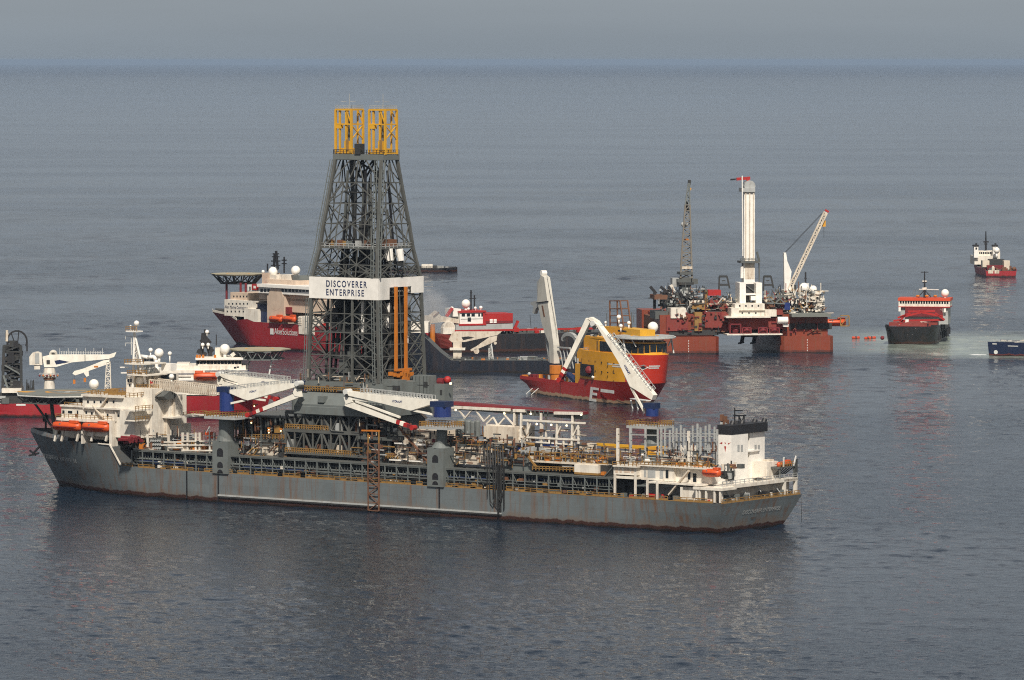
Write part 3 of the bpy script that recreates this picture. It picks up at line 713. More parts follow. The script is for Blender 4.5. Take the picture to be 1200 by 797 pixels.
    mb = M('red'); e = j1 + d * .6; mb.tube((e.x, y + .9, e.z), (e.x, y - .9, e.z), .7, n=10); mb.use('hose').bar(e, e - Vector((0, 0, 4)), .1); mb.build('hook_block', cr)
    if strut:
        mb = M('boom_white')
        for a, c in strut: mb.bar(P(a) + Vector((0, .4, 0)), P(c) + Vector((0, .4, 0)), .55)
        mb.build('ram', cr)
    if logo:
        a, c, hh = P(logo[0]), P(logo[1]), logo[2]
        text(logo[3], (a.x, y + bw / 2, a.z), c - a, Vector((0, 0, 1)) if abs((c - a).z) < abs((c - a).x) * .4 else Vector((0, 1, 0)).cross((c - a).normalized()), hh, 'blue', cr, bold=.03, sx=(c - a).length / hh / 5.6, depth=.05)
    return cr
# port forward
knuckle_crane(17, ped=((265.5, 487), (265.5, 516), 2.2), low=((255.5, 530), (273.5, 530), 516, [(524, 534, 1.1), (540, 547, 1.0), (549, 552.5, 1.0)]), plat=((251, 486.5), (287, 486.5)),
  house=[(259, 455), (272.5, 482)], boom=[(264.6, 457.6), (332, 449.6), (349, 449), (348, 453.6), (293, 469), (288, 467.6)], rail=((266, 457), (346, 449.3), 0),
  jib=((351, 462.5), (293.5, 485.5), 1.5, .9, .72), kn=[(350.5, 449.5), (353, 465), (347, 464), (345, 460), (348, 452)], strut=[((270, 473), (288.5, 469)), ((292, 466), (312, 469))], logo=((295, 460.3), (304, 458.6), .75, 'HYDRALIFT'))
# starboard forward
knuckle_crane(-17, ped=((351, 460), (351, 500), 2.2), low=((342, 520), (360, 520), 500, []), plat=None,
  house=[(345, 448), (357, 470)], boom=[(257, 438.2), (262, 437.8), (337, 446.4), (346, 447), (346, 450), (330, 459), (318, 458), (284, 449.5), (264, 442.5)], rail=((262, 437.6), (338, 446), 0),
  jib=((258, 448), (322, 467), 1.3, .9, .78), kn=[(258, 438.5), (263, 444), (262, 450), (256.5, 450), (256, 442)], strut=[((264, 444), (283, 448.5))], logo=((309, 448.4), (319, 449.5), .7, 'HYDRALIFT'))
# port midships
knuckle_crane(17, ped=((518, 497), (518, 523), 1.45), low=((507, 540), (526, 540), 524, [(532, 541, 1.0), (553, 561, 1.0), (562.5, 566.5, 1.0)]), plat=((501, 498.5), (534, 499)),
  house=[(510, 472), (526.8, 489)], boom=[(406.5, 462.5), (408, 458.2), (511, 468.5), (511, 472.6), (484, 481), (440, 470)], rail=((425, 459.6), (508, 468.2), 0),
  jib=((406, 472), (482.5, 500.5), 1.7, .95, .78), kn=[(407.5, 459), (412, 463), (415, 471), (407, 473.5), (404.5, 466)], strut=[((484, 480.5), (508, 485.5)), ((413, 467), (432, 469.5)), ((418, 470), (470, 489))], logo=((462.5, 471), (475, 472), .8, 'HYDRALIFT'))
# starboard aft, boom raised
knuckle_crane(-16, ped=((765, 497), (765, 520), 1.6), low=((756.5, 520), (773.5, 520), 519, []), plat=((744, 497.5), (780, 497.5)),
  house=[(758, 474), (770.5, 488)], boom=[(699.5, 378), (703.5, 380.5), (768, 463), (766, 468.5), (740.5, 452.5), (727, 424)], rail=((714, 393), (763, 458), 1),
  jib=((690.5, 374.5), (657.5, 443), 1.7, 1.2, .82), kn=[(697, 379), (690, 373), (693.5, 371.5), (701, 376), (705, 381.5), (699, 386)], strut=[((742, 456), (756, 482)), ((734, 440), (749, 470))], logo=((733.5, 428.5), (740, 440), .95, 'HYDRALIFT'))
# ---------------------------------------------------------------- derrick
dk = empty('derrick', ship)
DX = 130.5
LV = [(34.3, 12.3, 10.2), (62.6, 11.3, 9.7), (70.8, 10.0, 7.9), (77.4, 9.55, 6.8), (83.0, 9.0, 5.7), (88.7, 8.5, 4.65), (95.0, 8.0, 3.5)]
def dc(z):
    for a, b in zip(LV, LV[1:]):
        if a[0] <= z <= b[0] or b is LV[-1]:
            t = (z - a[0]) / (b[0] - a[0]); ha = a[1] + (b[1] - a[1]) * t; hb = a[2] + (b[2] - a[2]) * t; break
    return [Vector((DX + ha, hb, z)), Vector((DX - ha, hb, z)), Vector((DX - ha, -hb, z)), Vector((DX + ha, -hb, z))]
for i in range(4):
    mb = M('derrick_steel')
    for a, b in zip(LV, LV[1:]): mb.bar(dc(a[0])[i], dc(b[0])[i], .8)
    mb.build('leg', dk)
zl = [34.3, 41.5, 47.8, 53.0, 62.6, 66.4, 70.8, 77.4, 83.0, 88.7, 95.0]
names = [(0, 1), (1, 2), (2, 3), (3, 0)]
for fi, (i, j) in enumerate(names):
    mb = M('derrick_steel' if fi != 2 else 'steel_mid')
    for k, z in enumerate(zl):
        P = dc(z); a, b = P[i], P[j]; m_ = (a + b) / 2; mb.bar(a, b, .25)
        if k + 1 < len(zl):
            Q = dc(zl[k + 1]); c, d = Q[i], Q[j]; n_ = (c + d) / 2
            if k < 4:
                # side trusses next to the legs and a large inverted V
                for t in (.3, .62):
                    if not (fi == 1 and t == .3): mb.bar(a.lerp(b, t), c.lerp(d, t), .3 if t != .62 else .55)
                mb.bar(a, c.lerp(d, .24), .25); mb.bar(a.lerp(b, .24), c, .22); mb.bar(b, c.lerp(d, .62), .26); mb.bar(a.lerp(b, .62), d, .26)
                if fi in (0, 2) : mb.bar(a.lerp(b, .24), c.lerp(d, .62), .24)
            elif k < 6:
                for u, v in ((0, .33), (.33, .66), (.66, 1)): mb.bar(a.lerp(b, u), c.lerp(d, v), .24); mb.bar(a.lerp(b, v), c.lerp(d, u), .24)
                for t in (.33, .66): mb.bar(a.lerp(b, t), c.lerp(d, t), .22)
            elif k < 9:
                mb.bar(a, n_, .25) if k % 2 == 0 else mb.bar(c, m_, .25)
                mb.bar(b, n_, .25) if k % 2 == 0 else mb.bar(d, m_, .25)
                mb.bar(a.lerp(b, .25), c.lerp(d, .25), .24); mb.bar(a.lerp(b, .75), c.lerp(d, .75), .24)
                mb.bar(a, c.lerp(d, .25), .26); mb.bar(d, a.lerp(b, .75), .26)
            else:
                mb.bar(a, c.lerp(d, .33), .26); mb.bar(a.lerp(b, .33), n_, .26); mb.bar(b, c.lerp(d, .66), .26); mb.bar(a.lerp(b, .66), n_, .26); mb.bar(m_, n_, .24)
    for k in range(5):      # secondary sub-bracing
        P = dc(zl[k]); Q = dc(zl[k + 1]); a, b, c, d = P[i], P[j], Q[i], Q[j]
        mb.bar(a.lerp(c, .5), b.lerp(d, .5), .2); mb.bar(a.lerp(c, .5), a.lerp(b, .25), .18); mb.bar(b.lerp(d, .5), a.lerp(b, .75), .18); mb.bar(a.lerp(b, .5), c.lerp(d, .5), .2)
        mb.bar(a.lerp(c, .5), c.lerp(d, .3), .18); mb.bar(b.lerp(d, .5), c.lerp(d, .7), .18)
    mb.build('face_bracing', dk)
# inner columns, pipe stands, hanging blocks
mb = M('steel_dark')
for x in (-7.8, -6.2, -4.6, -2.4, 2.6, 4.4, 6.0, 7.6):
    for y in (-6.5, -4.2, 4.4, 6.6):
        if random.random() < .7: mb.use(random.choice(['steel_dark', 'steel_mid', 'black'])).bar((DX + x, y, 36), (DX + x * .62, y * .5, random.choice([68, 72, 78, 92])), .5)
for k in range(84):
    x = random.uniform(-9.5, 5.5); y = random.uniform(-7, 6.5); mb.use(random.choice(['steel_dark', 'black', 'steel_dark', 'steel_mid'])).bar((DX + x, y, 35.5), (DX + x * .97, y * .97, random.uniform(50, 62)), .42)
for k in range(11):
    x = random.uniform(-6, 6); y = random.uniform(-3.4, 3.4); mb.use(random.choice(['steel_dark', 'steel_mid', 'derrick_steel'])).bar((DX + x * 1.3, y * 1.5, random.uniform(55, 70)), (DX + x, y, random.uniform(80, 95)), .36)
for z in (66, 73, 80, 86): mb.use('steel_dark').bar((DX - 8, 1, z), (DX + 8, 1, z), .35); mb.bar((DX, -5, z), (DX, 5, z), .35)
tag(mb.build('pipe_stand', dk), None, None, kind='stuff')
mb = M('steel_dark')
for k in range(64):
    x = (random.random() - .5) * 18; y = (random.random() - .5) * 15; z = 35 + random.random() * 25; q = .5 + random.random() * 1.2
    mb.use(random.choice(['steel_dark', 'black', 'steel_mid', 'steel_mid'])).box(DX + x - q, DX + x + q, y - q, y + q, z, z + q * 2.6)
for k in range(60):
    x = (random.random() - .5) * 19; y = (random.random() - .5) * 16; z = 35 + random.random() * 26
    mb.use(random.choice(['steel_dark', 'steel_mid', 'steel_grey'])).bar((DX + x, y, z), (DX + x + (random.random() - .5) * 5, y, z + random.random() * 9), .3)
for z in (40.5, 58, 47.5): mb.use('steel_dark').box(DX - 10, DX + 10, -8.5, 8.5, z, z + .3)
tag(mb.build('drilling_equipment', dk), None, None, kind='stuff')
for (px, t, b, y) in ((421, 386, 404, 6), (425, 350, 398, 7), (454, 372, 384, 3), (477, 388, 402, -4), (455, 355, 366, 4)):
    a = E.Y(px, t, y); c = E.Y(px, b, y); mb = M('white_clean'); mb.tube((c[0], y, c[2]), (a[0], y, a[2]), .42, .5); mb.build('standpipe', dk)
for (px, py, r_) in ((456, 299, 1.3), (469, 299, 1.1)):
    c = E.Y(px, py, 2); mb = M('white_clean'); mb.tube((c[0] - .3, c[1], c[2] - 1.6), (c[0] + .3, c[1], c[2] + 1.6), r_ * .8, r_, n=10); mb.use('steel_dark').box(c[0] - .7, c[0] + .7, c[1] - .5, c[1] + .5, c[2] - 3, c[2] - 1.6); mb.build('travelling_block', dk)
# corner ladders outside
for (i, ox, oy) in ((0, .6, .6), (1, -1.3, .2), (1, .9, .7)):
    mb = M('steel_grey')
    for a, b in [(LV[0], (57.0,)), ((63.0,), LV[2])] + list(zip(LV[2:], LV[3:])):
        p = dc(a[0])[i] + Vector((ox, oy, 0)); q = dc(b[0])[i] + Vector((ox, oy, 0)); mb.bar(p, q, .22); mb.bar(p + Vector((.8, 0, 0)), q + Vector((.8, 0, 0)), .16)
        n = int((q - p).length / 1.6)
        for k in range(n): r_ = p.lerp(q, k / n); mb.bar(r_, r_ + Vector((.8, 0, 0)), .14)
    mb.build('ladder', dk)
# platforms
mb = M('steel_mid'); P = dc(70.8); mb.prism([p + Vector((0, 0, .1)) for p in P], (0, 0, .35))
mb.use('grey_white').rail([P[0], P[1], P[2], P[3], P[0]], 1.3, 1.6, .08)
for k in range(10): x = DX + (random.random() - .5) * 17; q = .4 + random.random() * .4; mb.use(random.choice(['rust', 'steel_grey', 'yellow_rail', 'grey_white'])).box(x - q, x + q, 6.0, 7.2, 71, 71.6 + q * 2)
mb.box(DX - 9, DX - 5, -2, 2, 71, 73.2)
mb.build('monkey_board', dk)
# crown platform
ct = 95.0
mb = M('steel_grey'); mb.box(DX - 8.7, DX + 8.7, -3.7, 3.7, ct, ct + 1.5); mb.use('steel_dark').rail([(DX + 8.6, 3.6, ct + 1.5), (DX - 8.6, 3.6, ct + 1.5), (DX - 8.6, -3.6, ct + 1.5)], 1.2, 1.1, .07)
mb.rail([(DX + 8.6, 3.6, ct + 1.5), (DX + 8.6, -3.6, ct + 1.5)], 1.2, 1.1, .07)
for a in range(10): mb.bar((DX + random.uniform(-7, 7), random.uniform(-3.6, 3.6), ct - 5), (DX + random.uniform(-7, 7), random.uniform(-3.6, 3.6), ct), .4)
mb.box(DX - 1, DX + 1, 2, 4, ct + 1.5, ct + 4.4)
mb.build('crown_platform', dk)
# two yellow crown frames
for sx in (5.85, -5.85):
    fx = empty('crown_frame', dk); z0 = ct + 1.5; z1 = z0 + 12.2; hx, hy = 2.75, 2.6
    C4 = [(DX + sx + a * hx, b * hy) for a, b in ((1, 1), (-1, 1), (-1, -1), (1, -1))]
    mb = M('yellow')
    for x, y in C4: mb.bar((x, y, z0), (x, y, z1), .55)
    for z in (z0 + .3, z0 + 8.2, z1):
        for i in range(4): mb.bar((*C4[i], z), (*C4[(i + 1) % 4], z), .5 if z == z1 else .35)
    for x in (DX + sx - .7, DX + sx + 1.5):
        mb.bar((x, 2.3, z0), (x, 2.3, z1), .5); mb.bar((x - .4, -2.3, z0), (x - .4, -2.3, z1), .4)
    for i in range(2): mb.bar((DX + sx - hx, 2.6 - 5.2 * i, z0 + 8.2), (DX + sx - .9, 2.6 - 5.2 * i, z1), .25); mb.bar((DX + sx - hx, 2.6 - 5.2 * i, z0 + 4), (DX + sx - hx, -2.6 + 5.2 * i, z0 + 8), .25)
    mb.build('frame_member', fx)
    mb = M('yellow'); mb.box(DX + sx - 2.1, DX + sx - .2, 1.2, 2.6, z0 + .4, z0 + 3.6); mb.box(DX + sx - 2.0, DX + sx + 2.0, -1.6, 1.6, z0 + .2, z0 + 1.6); mb.box(DX + sx + .9, DX + sx + 2.4, 1.6, 2.75, z0 + 7.0, z0 + 8.4); mb.use('yellow_rail').box(DX + sx - 1.8, DX + sx - .9, 2.6, 2.8, z0 + 1, z0 + 4); mb.build('sheave_cluster', fx)
    mb = M('steel_grey'); mb.tube((DX + sx, 0, z0), (DX + sx, 0, z1 - 1), .3); mb.bar((DX + sx + 1, 0, z0), (DX + sx - .5, 0, z1 - 2), .25); mb.build('ram', fx)
    mb = M('grey_white'); mb.rail([(DX + sx + 2.7, 2.6, z1), (DX + sx - 2.7, 2.6, z1), (DX + sx - 2.7, -2.6, z1)], 1.2, .8, .06); mb.bar((DX + sx, 0, z1), (DX + sx, 0, z1 + 4.4), .12); mb.box(DX + sx + 1, DX + sx + 2.2, 0, 1, z1 + 2.1, z1 + 2.25); mb.box(DX + sx - 2.2, DX + sx - 1, 0, 1, z1 + 2.1, z1 + 2.25); mb.build('top_railing', fx)
# white wind wall with the name
nw = empty('name_board', dk)
A = dc(57.0); B_ = dc(62.8)
hx = 11.95; hy = 10.3
mb = M('white_clean')
mb.box(DX - hx, DX + hx, hy - .25, hy, 57.0, 62.9)                       # port
mb.box(DX - hx, DX - hx + .25, hy - 5.2, hy - .26, 57.0, 62.9)            # aft, left of the opening
mb.box(DX - hx, DX - hx + .25, -hy, hy - 5.2, 60.3, 62.9); mb.box(DX - hx, DX - hx + .25, -hy, -hy + 5.5, 58.4, 60.3)
mb.box(DX - hx + .26, DX + hx, -hy, -hy + .25, 58.4, 62.9); mb.box(DX + hx - .25, DX + hx, -hy + .26, hy - .26, 57, 62.9)
mb.build('board_panel', nw)
xt_ = E.Y(382, 336, hy)[0]
text('DISCOVERER', (xt_, hy, 60.3), (-1, 0, 0), (0, 0, 1), 2.45, 'ink_blue', nw, bold=.02, sx=.80, depth=.05, spacing=1.32)
text('ENTERPRISE', (xt_, hy, 57.95), (-1, 0, 0), (0, 0, 1), 2.45, 'ink_blue', nw, bold=.02, sx=.80, depth=.05, spacing=1.32)
mb = M('grey_white')
for k in range(9): mb.box(DX - hx - .03, DX - hx + .0, hy - 5 + k * .5, hy - 4.9 + k * .5, 57, 62.8)
mb.build('board_seam', nw)
# orange riser mast on the aft face
mb = M('orange_steel'); xo = DX - hx - .7
for px in (464, 475.5): a = E.X(px, 336, xo); c = E.X(px, 434, xo); mb.box(xo - .4, xo + .4, a[1] - .3, a[1] + .3, c[2], a[2])
a = E.X(463, 434, xo); c = E.X(481, 434, xo); mb.box(xo - .6, xo + .4, a[1], c[1], a[2] - .3, a[2] + .3)
for (px, t, b, w_) in ((475, 434, 462, .9), (471, 435, 447, .5)):
    q = E.X(px, t, xo); r_ = E.X(px, b, xo); mb.box(xo - .8, xo + .4, q[1] - w_, q[1] + w_, r_[2], q[2])
for k in range(7): q = E.X(457 + k * 4, 438 + k % 3, xo); mb.box(xo - .8, xo + .2, q[1] - .5, q[1] + .5, q[2] - .5, q[2] + .5)
mb.build('riser_guide', dk)
# ---------------------------------------------------------------- drill floor, substructure
sub = empty('substructure', ship)
YB = 13.5
mb = M('steel_grey')
q = [E.Y(353, 459, YB - 2), E.Y(405, 459.5, YB - 2), E.Y(404, 477, YB + 1.2), E.Y(350, 476, YB + 1.2)]
mb.prism([(q[0][0], YB - 2.4, q[0][2]), (q[0][0], YB + 1.2, q[3][2]), (q[0][0], YB + 1.2, q[3][2] - 2), (q[0][0], -YB, q[3][2] - 2), (q[0][0], -YB, q[0][2])], (q[2][0] - q[0][0] - 12, 0, 0))
E.bx(mb, 353, 420, 475, 485, YB + 1.1, -10)
mb.build('floor_plating', sub)
mb = M('steel_grey'); v = E.Y(379, 468, YB - .4); mb.box(v[0] - 1, v[0] + 1, YB - 1, YB + .9, v[2] - .8, v[2] + .9); mb.build('vent_box', sub)
mb = M('yellow_rail'); z = E.Y(380, 459, YB - 2)[2]
mb.rail([(q[0][0], YB - 2.4, z), (q[0][0] - 24, YB - 2.4, z)], 1.3, .9, .11); mb.rail([(q[0][0], YB - 2.4, z + .1), (q[0][0], -9, z + .1)], 1.3, .9, .11)
for k in range(26):
    x = q[0][0] - random.random() * 23; y = YB - 3.5 - random.random() * 4; s_ = .3 + random.random() * .5
    mb.use(random.choice(['yellow_rail', 'steel_mid', 'orange_steel', 'steel_dark', 'rust', 'grey_white'])).box(x - s_, x + s_, y - s_, y + s_, z, z + s_ * 3.5)
mb.build('floor_railing', sub)
mb = M('steel_grey'); mb.box(DX - 14, DX + 13.2, -11, 10.6, 32.4, 34.2); mb.use('steel_mid'); mb.box(DX - 11, DX + 11, -9, 8.9, 34.2, 36); mb.build('drill_floor', sub)
# truss below
mb = M('derrick_steel')
za, zm, zb_ = E.Y(380, 485, YB)[2], E.Y(380, 506, YB)[2], E.Y(380, 532, YB)[2]
xl, xr = E.Y(335, 500, YB)[0], E.Y(420, 500, YB)[0]
for yy in (YB, -YB):
    for z in (za, zm, zb_): mb.bar((xl, yy, z), (xr, yy, z), .55, 1.0)
    n = 8
    for k in range(n + 1):
        x = xl + (xr - xl) * k / n; mb.bar((x, yy, zb_), (x, yy, za), .42)
        if k < n:
            x2 = xl + (xr - xl) * (k + 1) / n
            if k % 2: mb.bar((x, yy, zm), (x2, yy, za), .38); mb.bar((x, yy, zb_), (x2, yy, zm), .38)
            else: mb.bar((x2, yy, zm), (x, yy, za), .38); mb.bar((x2, yy, zb_), (x, yy, zm), .38)
mb.pipe([E.Y(387.5, 487, YB + .4), E.Y(387.5, 503, YB + .4), E.Y(389, 505, YB + .4), E.Y(403, 506, YB + .4)], .22)
mb.build('truss', sub)
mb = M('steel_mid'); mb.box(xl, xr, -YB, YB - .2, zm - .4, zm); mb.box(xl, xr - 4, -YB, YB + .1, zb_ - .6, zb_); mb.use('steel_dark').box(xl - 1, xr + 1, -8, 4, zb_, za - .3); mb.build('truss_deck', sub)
mb = M('yellow_rail'); mb.rail([(xl, YB + .3, zm + .4), (xl - 15, YB + .3, zm + .4)], 1.2, .8, .1); mb.rail([(xl, YB + .3, zb_), (xr, YB + .3, zb_)], 1.2, .8, .1); mb.build('truss_railing', sub)
mb = M('steel_mid')
for k in range(90):
    x = xl - random.random() * (xl - xr); y = 4 + random.random() * 9; zz = random.choice([zm, zb_]); s_ = .3 + random.random() * .9
    mb.use(random.choice(['steel_dark', 'steel_mid', 'black', 'steel_mid', 'grey_white', 'rust'])).box(x - s_, x + s_, y - s_ * .6, y + s_ * .6, zz, zz + s_ * 3)
for k in range(24): x = xl - random.random() * (xl - xr); mb.use('steel_mid').tube((x, 7 + random.random() * 6, zb_), (x, 7 + random.random() * 6, za), .25, n=6)
for k in range(70): px = random.uniform(336, 420); p = E.Y(px, random.choice([490, 498, 512, 520, 526]) + random.uniform(-4, 4), random.uniform(6, 12.8)); mb.use(random.choice(['steel_mid', 'steel_dark', 'rust', 'yellow_rail', 'steel_grey'])).bar(p, (p[0] + random.uniform(-2.5, 2.5), p[1], p[2] + random.choice([0, 0, random.uniform(-2.5, 2.5)])), .28)
tag(mb.build('equipment', sub), None, None, kind='stuff')
mb = M('cream'); E.bx(mb, 393, 407, 522, 533, 12.5, 8); mb.build('equipment_house', sub)
# grey machinery houses behind / aft of the derrick
mh = empty('machinery_house', ship)
mb = M('steel_grey'); xh = DX - 13
E.bx(mb, 428, 466, 445, 463, 9, 5); E.bx(mb, 484, 503, 440, 463, 2, -1.2); E.bx(mb, 468, 484, 447, 465, 4, -1); E.bx(mb, 509, 521, 450, 470, 0, -3.8); mb.build('house_wall', mh)
mb = M('steel_dark'); E.bx(mb, 496, 501, 447.5, 454, 2.06, 1); E.bx(mb, 515.5, 518, 457, 463, .06, -1); E.bx(mb, 460, 466, 452, 460, 9.06, 8)
for px in (487, 491, 496, 500): E.bx(mb, px, px + .35, 441, 462, 2.08, 1)
E.bx(mb, 485, 502.5, 451, 451.5, 2.09, 1); E.bx(mb, 428, 466, 452, 452.5, 9.07, 8); mb.build('hatch', mh)
mb = M('red'); c = E.Y(524.5, 445, -2); mb.sphere(c, 1.0); mb.use('maroon'); c = E.Y(514, 447, -2); mb.tube(c, (c[0] - 2, c[1], c[2]), 1.0, n=10); mb.use('lamp').sphere(E.Y(528, 449.5, 0), .35); mb.build('air_tank', mh)
# rusty lattice ladder hanging down the side
mb = M('rust')
a = [E.Y(431, 520, 19.6), E.Y(444, 520, 19.6)]; c = [E.Y(431.5, 598, 19.6), E.Y(444, 599, 19.6)]
for i in range(2):
    mb.bar(a[i], c[i], .34 if i else .26)
n = 8
for k in range(n + 1):
    p = Vector(a[0]).lerp(Vector(c[0]), k / n); r_ = Vector(a[1]).lerp(Vector(c[1]), k / n); mb.bar(p, r_, .2)
    if k < n:
        p2 = Vector(a[0]).lerp(Vector(c[0]), (k + 1) / n); r2 = Vector(a[1]).lerp(Vector(c[1]), (k + 1) / n)
        mb.bar(p, r2, .18) if k % 2 == 0 else mb.bar(r_, p2, .18)
mb.use('orange_steel').bar(E.Y(424, 504.5, 18), E.Y(445, 505, 18), .4, .4); mb.use('yellow_rail').bar(E.Y(444, 506, 19.4), E.Y(444, 560, 19.4), .34); mb.use('yellow_rail').bar(E.Y(431.5, 508, 19.4), E.Y(431.5, 530, 19.4), .3)
mb.build('side_ladder', ship)
for (px, py) in ((298, 476), (294.5, 495.5), (315, 504), (315, 507), (329, 505), (432, 513)):
    mb = M('lamp'); c = E.Y(px, py, 18.5 if px > 320 else 16); mb.sphere(c, .22, 8, 6); mb.use('orange_steel').box(c[0] - .35, c[0] + .35, c[1] - .3, c[1] + .2, c[2] + .25, c[2] + .7); mb.use('steel_grey').bar(c, (c[0], c[1] - 1.5, c[2] + .5), .2); mb.build('deck_lamp', ship)
# ---------------------------------------------------------------- midship and aft deck of the drill ship
def clutter(mb, n, x0, x1, y0, y1, z, cols, s0=.3, s1=1.0, hk=2.0):
    for k in range(n):
        x = random.uniform(x0, x1); y = random.uniform(y0, y1); s = random.uniform(s0, s1)
        mb.use(random.choice(cols))
        if random.random() < .3: mb.tube((x, y, z), (x, y, z + s * hk), s * .6, n=8)
        elif random.random() < .3: mb.tube((x - s * 2, y, z + s), (x + s * 2, y, z + s), s * .6, n=8)
        else: mb.box(x - s, x + s, y - s, y + s, z, z + s * random.uniform(.4, 1) * hk)
mb = M('steel_mid'); mb.box(30, 205, -12, 11.6, 8, 12.6); mb.build('cargo_deck', ship)
Z1 = 13.1
# between tower and forward crane: white posts and racks
pr = empty('pipe_rack', ship)
mb = M('white')
for px in (173, 197.5, 214, 220, 229.5, 234, 246, 251): a = E.Y(px, 507 if px > 200 else 509, 15); x = a[0]; mb.box(x - .28, x + .28, 14.7, 15.2, Z1, a[2])
for (l, r, py) in ((189, 212, 518), (189, 250, 521.5), (197, 214, 524.5), (214, 252, 517), (214, 252, 528)): a = E.Y(l, py, 15.3); c = E.Y(r, py, 15.3); mb.bar(a, c, .4)
mb.build('rack_post', pr)
mb = M('steel_mid'); E.bx(mb, 175.5, 189, 513.5, 529, 14.5, 10)
for i in range(5):
    for j in range(3): p = E.Y(177.5 + i * 2.6, 516.5 + j * 4.5, 14.6); mb.use('grey_white').tube(p, (p[0], 14.9, p[2]), .33, n=8)
mb.build('stacked_pipe', pr)
mb = M('rust'); clutter(mb, 70, 168, 200, 3, 15, Z1, ['rust', 'cream', 'orange_steel', 'grey_white', 'steel_mid', 'white', 'yellow_rail', 'steel_dark'], .3, .9, 3.2); tag(mb.build('deck_equipment', pr), None, None, kind='stuff')
mb = M('orange'); mb.bar(E.Y(241, 508, 15), E.Y(250, 508, 15), .6, .8); mb.bar(E.Y(243, 513, 15), E.Y(252, 512, 15), .4, .5); mb.build('life_raft_rack', pr)
mb = M('pale_paint'); mb.bar(E.Y(246, 527, 15.4), E.Y(245.5, 500, 15.4), .3); mb.bar(E.Y(245.5, 500, 15.4), E.Y(242, 507, 15.4), .2); mb.build('davit_arm', pr)
# modules between forward crane and substructure
md = empty('deck_module', ship)
mb = M('cream'); a = E.Y(284, 535, 12); 
mb.prism([E.Y(284, 535, 12), E.Y(301, 519, 12), E.Y(315, 516, 12), E.Y(326, 525, 12), E.Y(326, 535.5, 12)], (0, -8, 0)); mb.build('module_wall', md)
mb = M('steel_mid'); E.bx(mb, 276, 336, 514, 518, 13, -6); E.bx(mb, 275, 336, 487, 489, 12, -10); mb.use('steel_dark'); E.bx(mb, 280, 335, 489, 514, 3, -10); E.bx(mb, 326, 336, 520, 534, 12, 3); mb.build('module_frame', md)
mb = M('steel_mid')
for k in range(16): px = 277 + k * 3.8; mb.use(random.choice(['steel_mid', 'steel_dark', 'rust', 'steel_grey', 'yellow_rail'])).bar(E.Y(px, 516, 12), E.Y(px + random.uniform(-3, 3), 486 + random.random() * 8, 12), .35)
for k in range(30): px = 277 + random.random() * 58; py = 490 + random.random() * 22; p = E.Y(px, py, 6 + random.random() * 6); s = .4 + random.random() * .9; mb.use(random.choice(['steel_mid', 'steel_dark', 'black', 'rust', 'yellow_rail', 'steel_grey'])).box(p[0] - s, p[0] + s, p[1] - s, p[1] + s, p[2] - s, p[2] + s)
mb.bar(E.Y(296, 536, 13), E.Y(303, 519, 13), .3); mb.use('cream').bar(E.Y(286, 535, 13.4), E.Y(305, 518, 13.4), .8, .3)
for px in (295, 306): mb.use('steel_grey').bar(E.Y(px, 535, 13.5), E.Y(px, 500, 13.5), .3)
mb.use('grey_white').bar(E.Y(301, 500, 13.5), E.Y(306, 500, 13.5), .25)
mb.build('module_piping', md)
mb = M('yellow_rail'); a = E.Y(276, 514, 13.2); c = E.Y(336, 515, 13.2); mb.rail([a, c], 1.2, 1, .09); a = E.Y(285, 487, 12); c = E.Y(286, 515, 12); mb.bar(a, c, .5); mb.build('module_railing', md)
# modules between substructure and mid crane: white mud tanks
mt = empty('mud_module', ship)
mb = M('cream')
E.bx(mb, 463, 512, 521, 546, 13.5, 2); E.bx(mb, 474, 511, 505, 521, 12.0, 2); E.bx(mb, 528, 568, 524, 544, 14.5, 4); E.bx(mb, 567, 601, 500, 519, 8, -2); E.bx(mb, 527, 545, 506, 522, 3, -3); mb.build('tank_wall', mt)
mb = M('white_clean'); E.bx(mb, 462, 512, 520, 521.8, 14.2, 4); E.bx(mb, 456, 506, 539.5, 541, 14.6, 10); mb.build('tank_deck_edge', mt)
mb = M('black')
for (l, r, t, b, y) in ((470, 475, 527, 530, 13.55), (533, 541, 531, 533.5, 14.55), (552, 558, 530, 533, 14.55), (486, 498, 510, 511.5, 12.05), (490, 494, 529, 537, 13.55)): E.bx(mb, l, r, t, b, y, y - .5)
mb.build('tank_opening', mt)
mb = M('steel_grey')
for (px, t, b, r_, y) in ((541, 494, 513, 1.7, 10), (549, 494, 512, 1.1, 10), (554.5, 495, 513, .9, 10), (559.5, 494, 512, .8, 10)):
    a = E.Y(px, t, y); c = E.Y(px, b, y); mb.tube((c[0], y, c[2]), (a[0], y, a[2]), r_, n=14); mb.sphere((a[0], y, a[2]), r_, 12, 6, .5)
mb.build('silo', mt)
mb = M('rust'); mb.bar(E.Y(467, 500, 15), E.Y(505, 545, 15), .8, .35); mb.use('cream').bar(E.Y(494, 484, 14), E.Y(500, 490, 14), .5)
clutter(mb, 60, 78, 103, 3, 13, E.Y(500, 500, 10)[2] - 4, ['rust', 'maroon', 'steel_mid', 'steel_dark', 'orange_steel', 'grey_white'], .3, .9, 2.4)
clutter(mb, 40, 70, 90, 4, 12, E.Y(550, 522, 10)[2], ['rust', 'steel_mid', 'steel_dark', 'yellow_rail'], .3, .8, 1.6); tag(mb.build('deck_equipment', mt), None, None, kind='stuff')
mb = M('steel_mid'); E.bx(mb, 420, 470, 487, 540, 3, -8); E.bx(mb, 420, 464, 512, 516, 14, 5); E.bx(mb, 527, 580, 519, 524, 13.5, 0)
mb.use('steel_dark'); E.bx(mb, 422, 462, 516, 545, 10, 0)
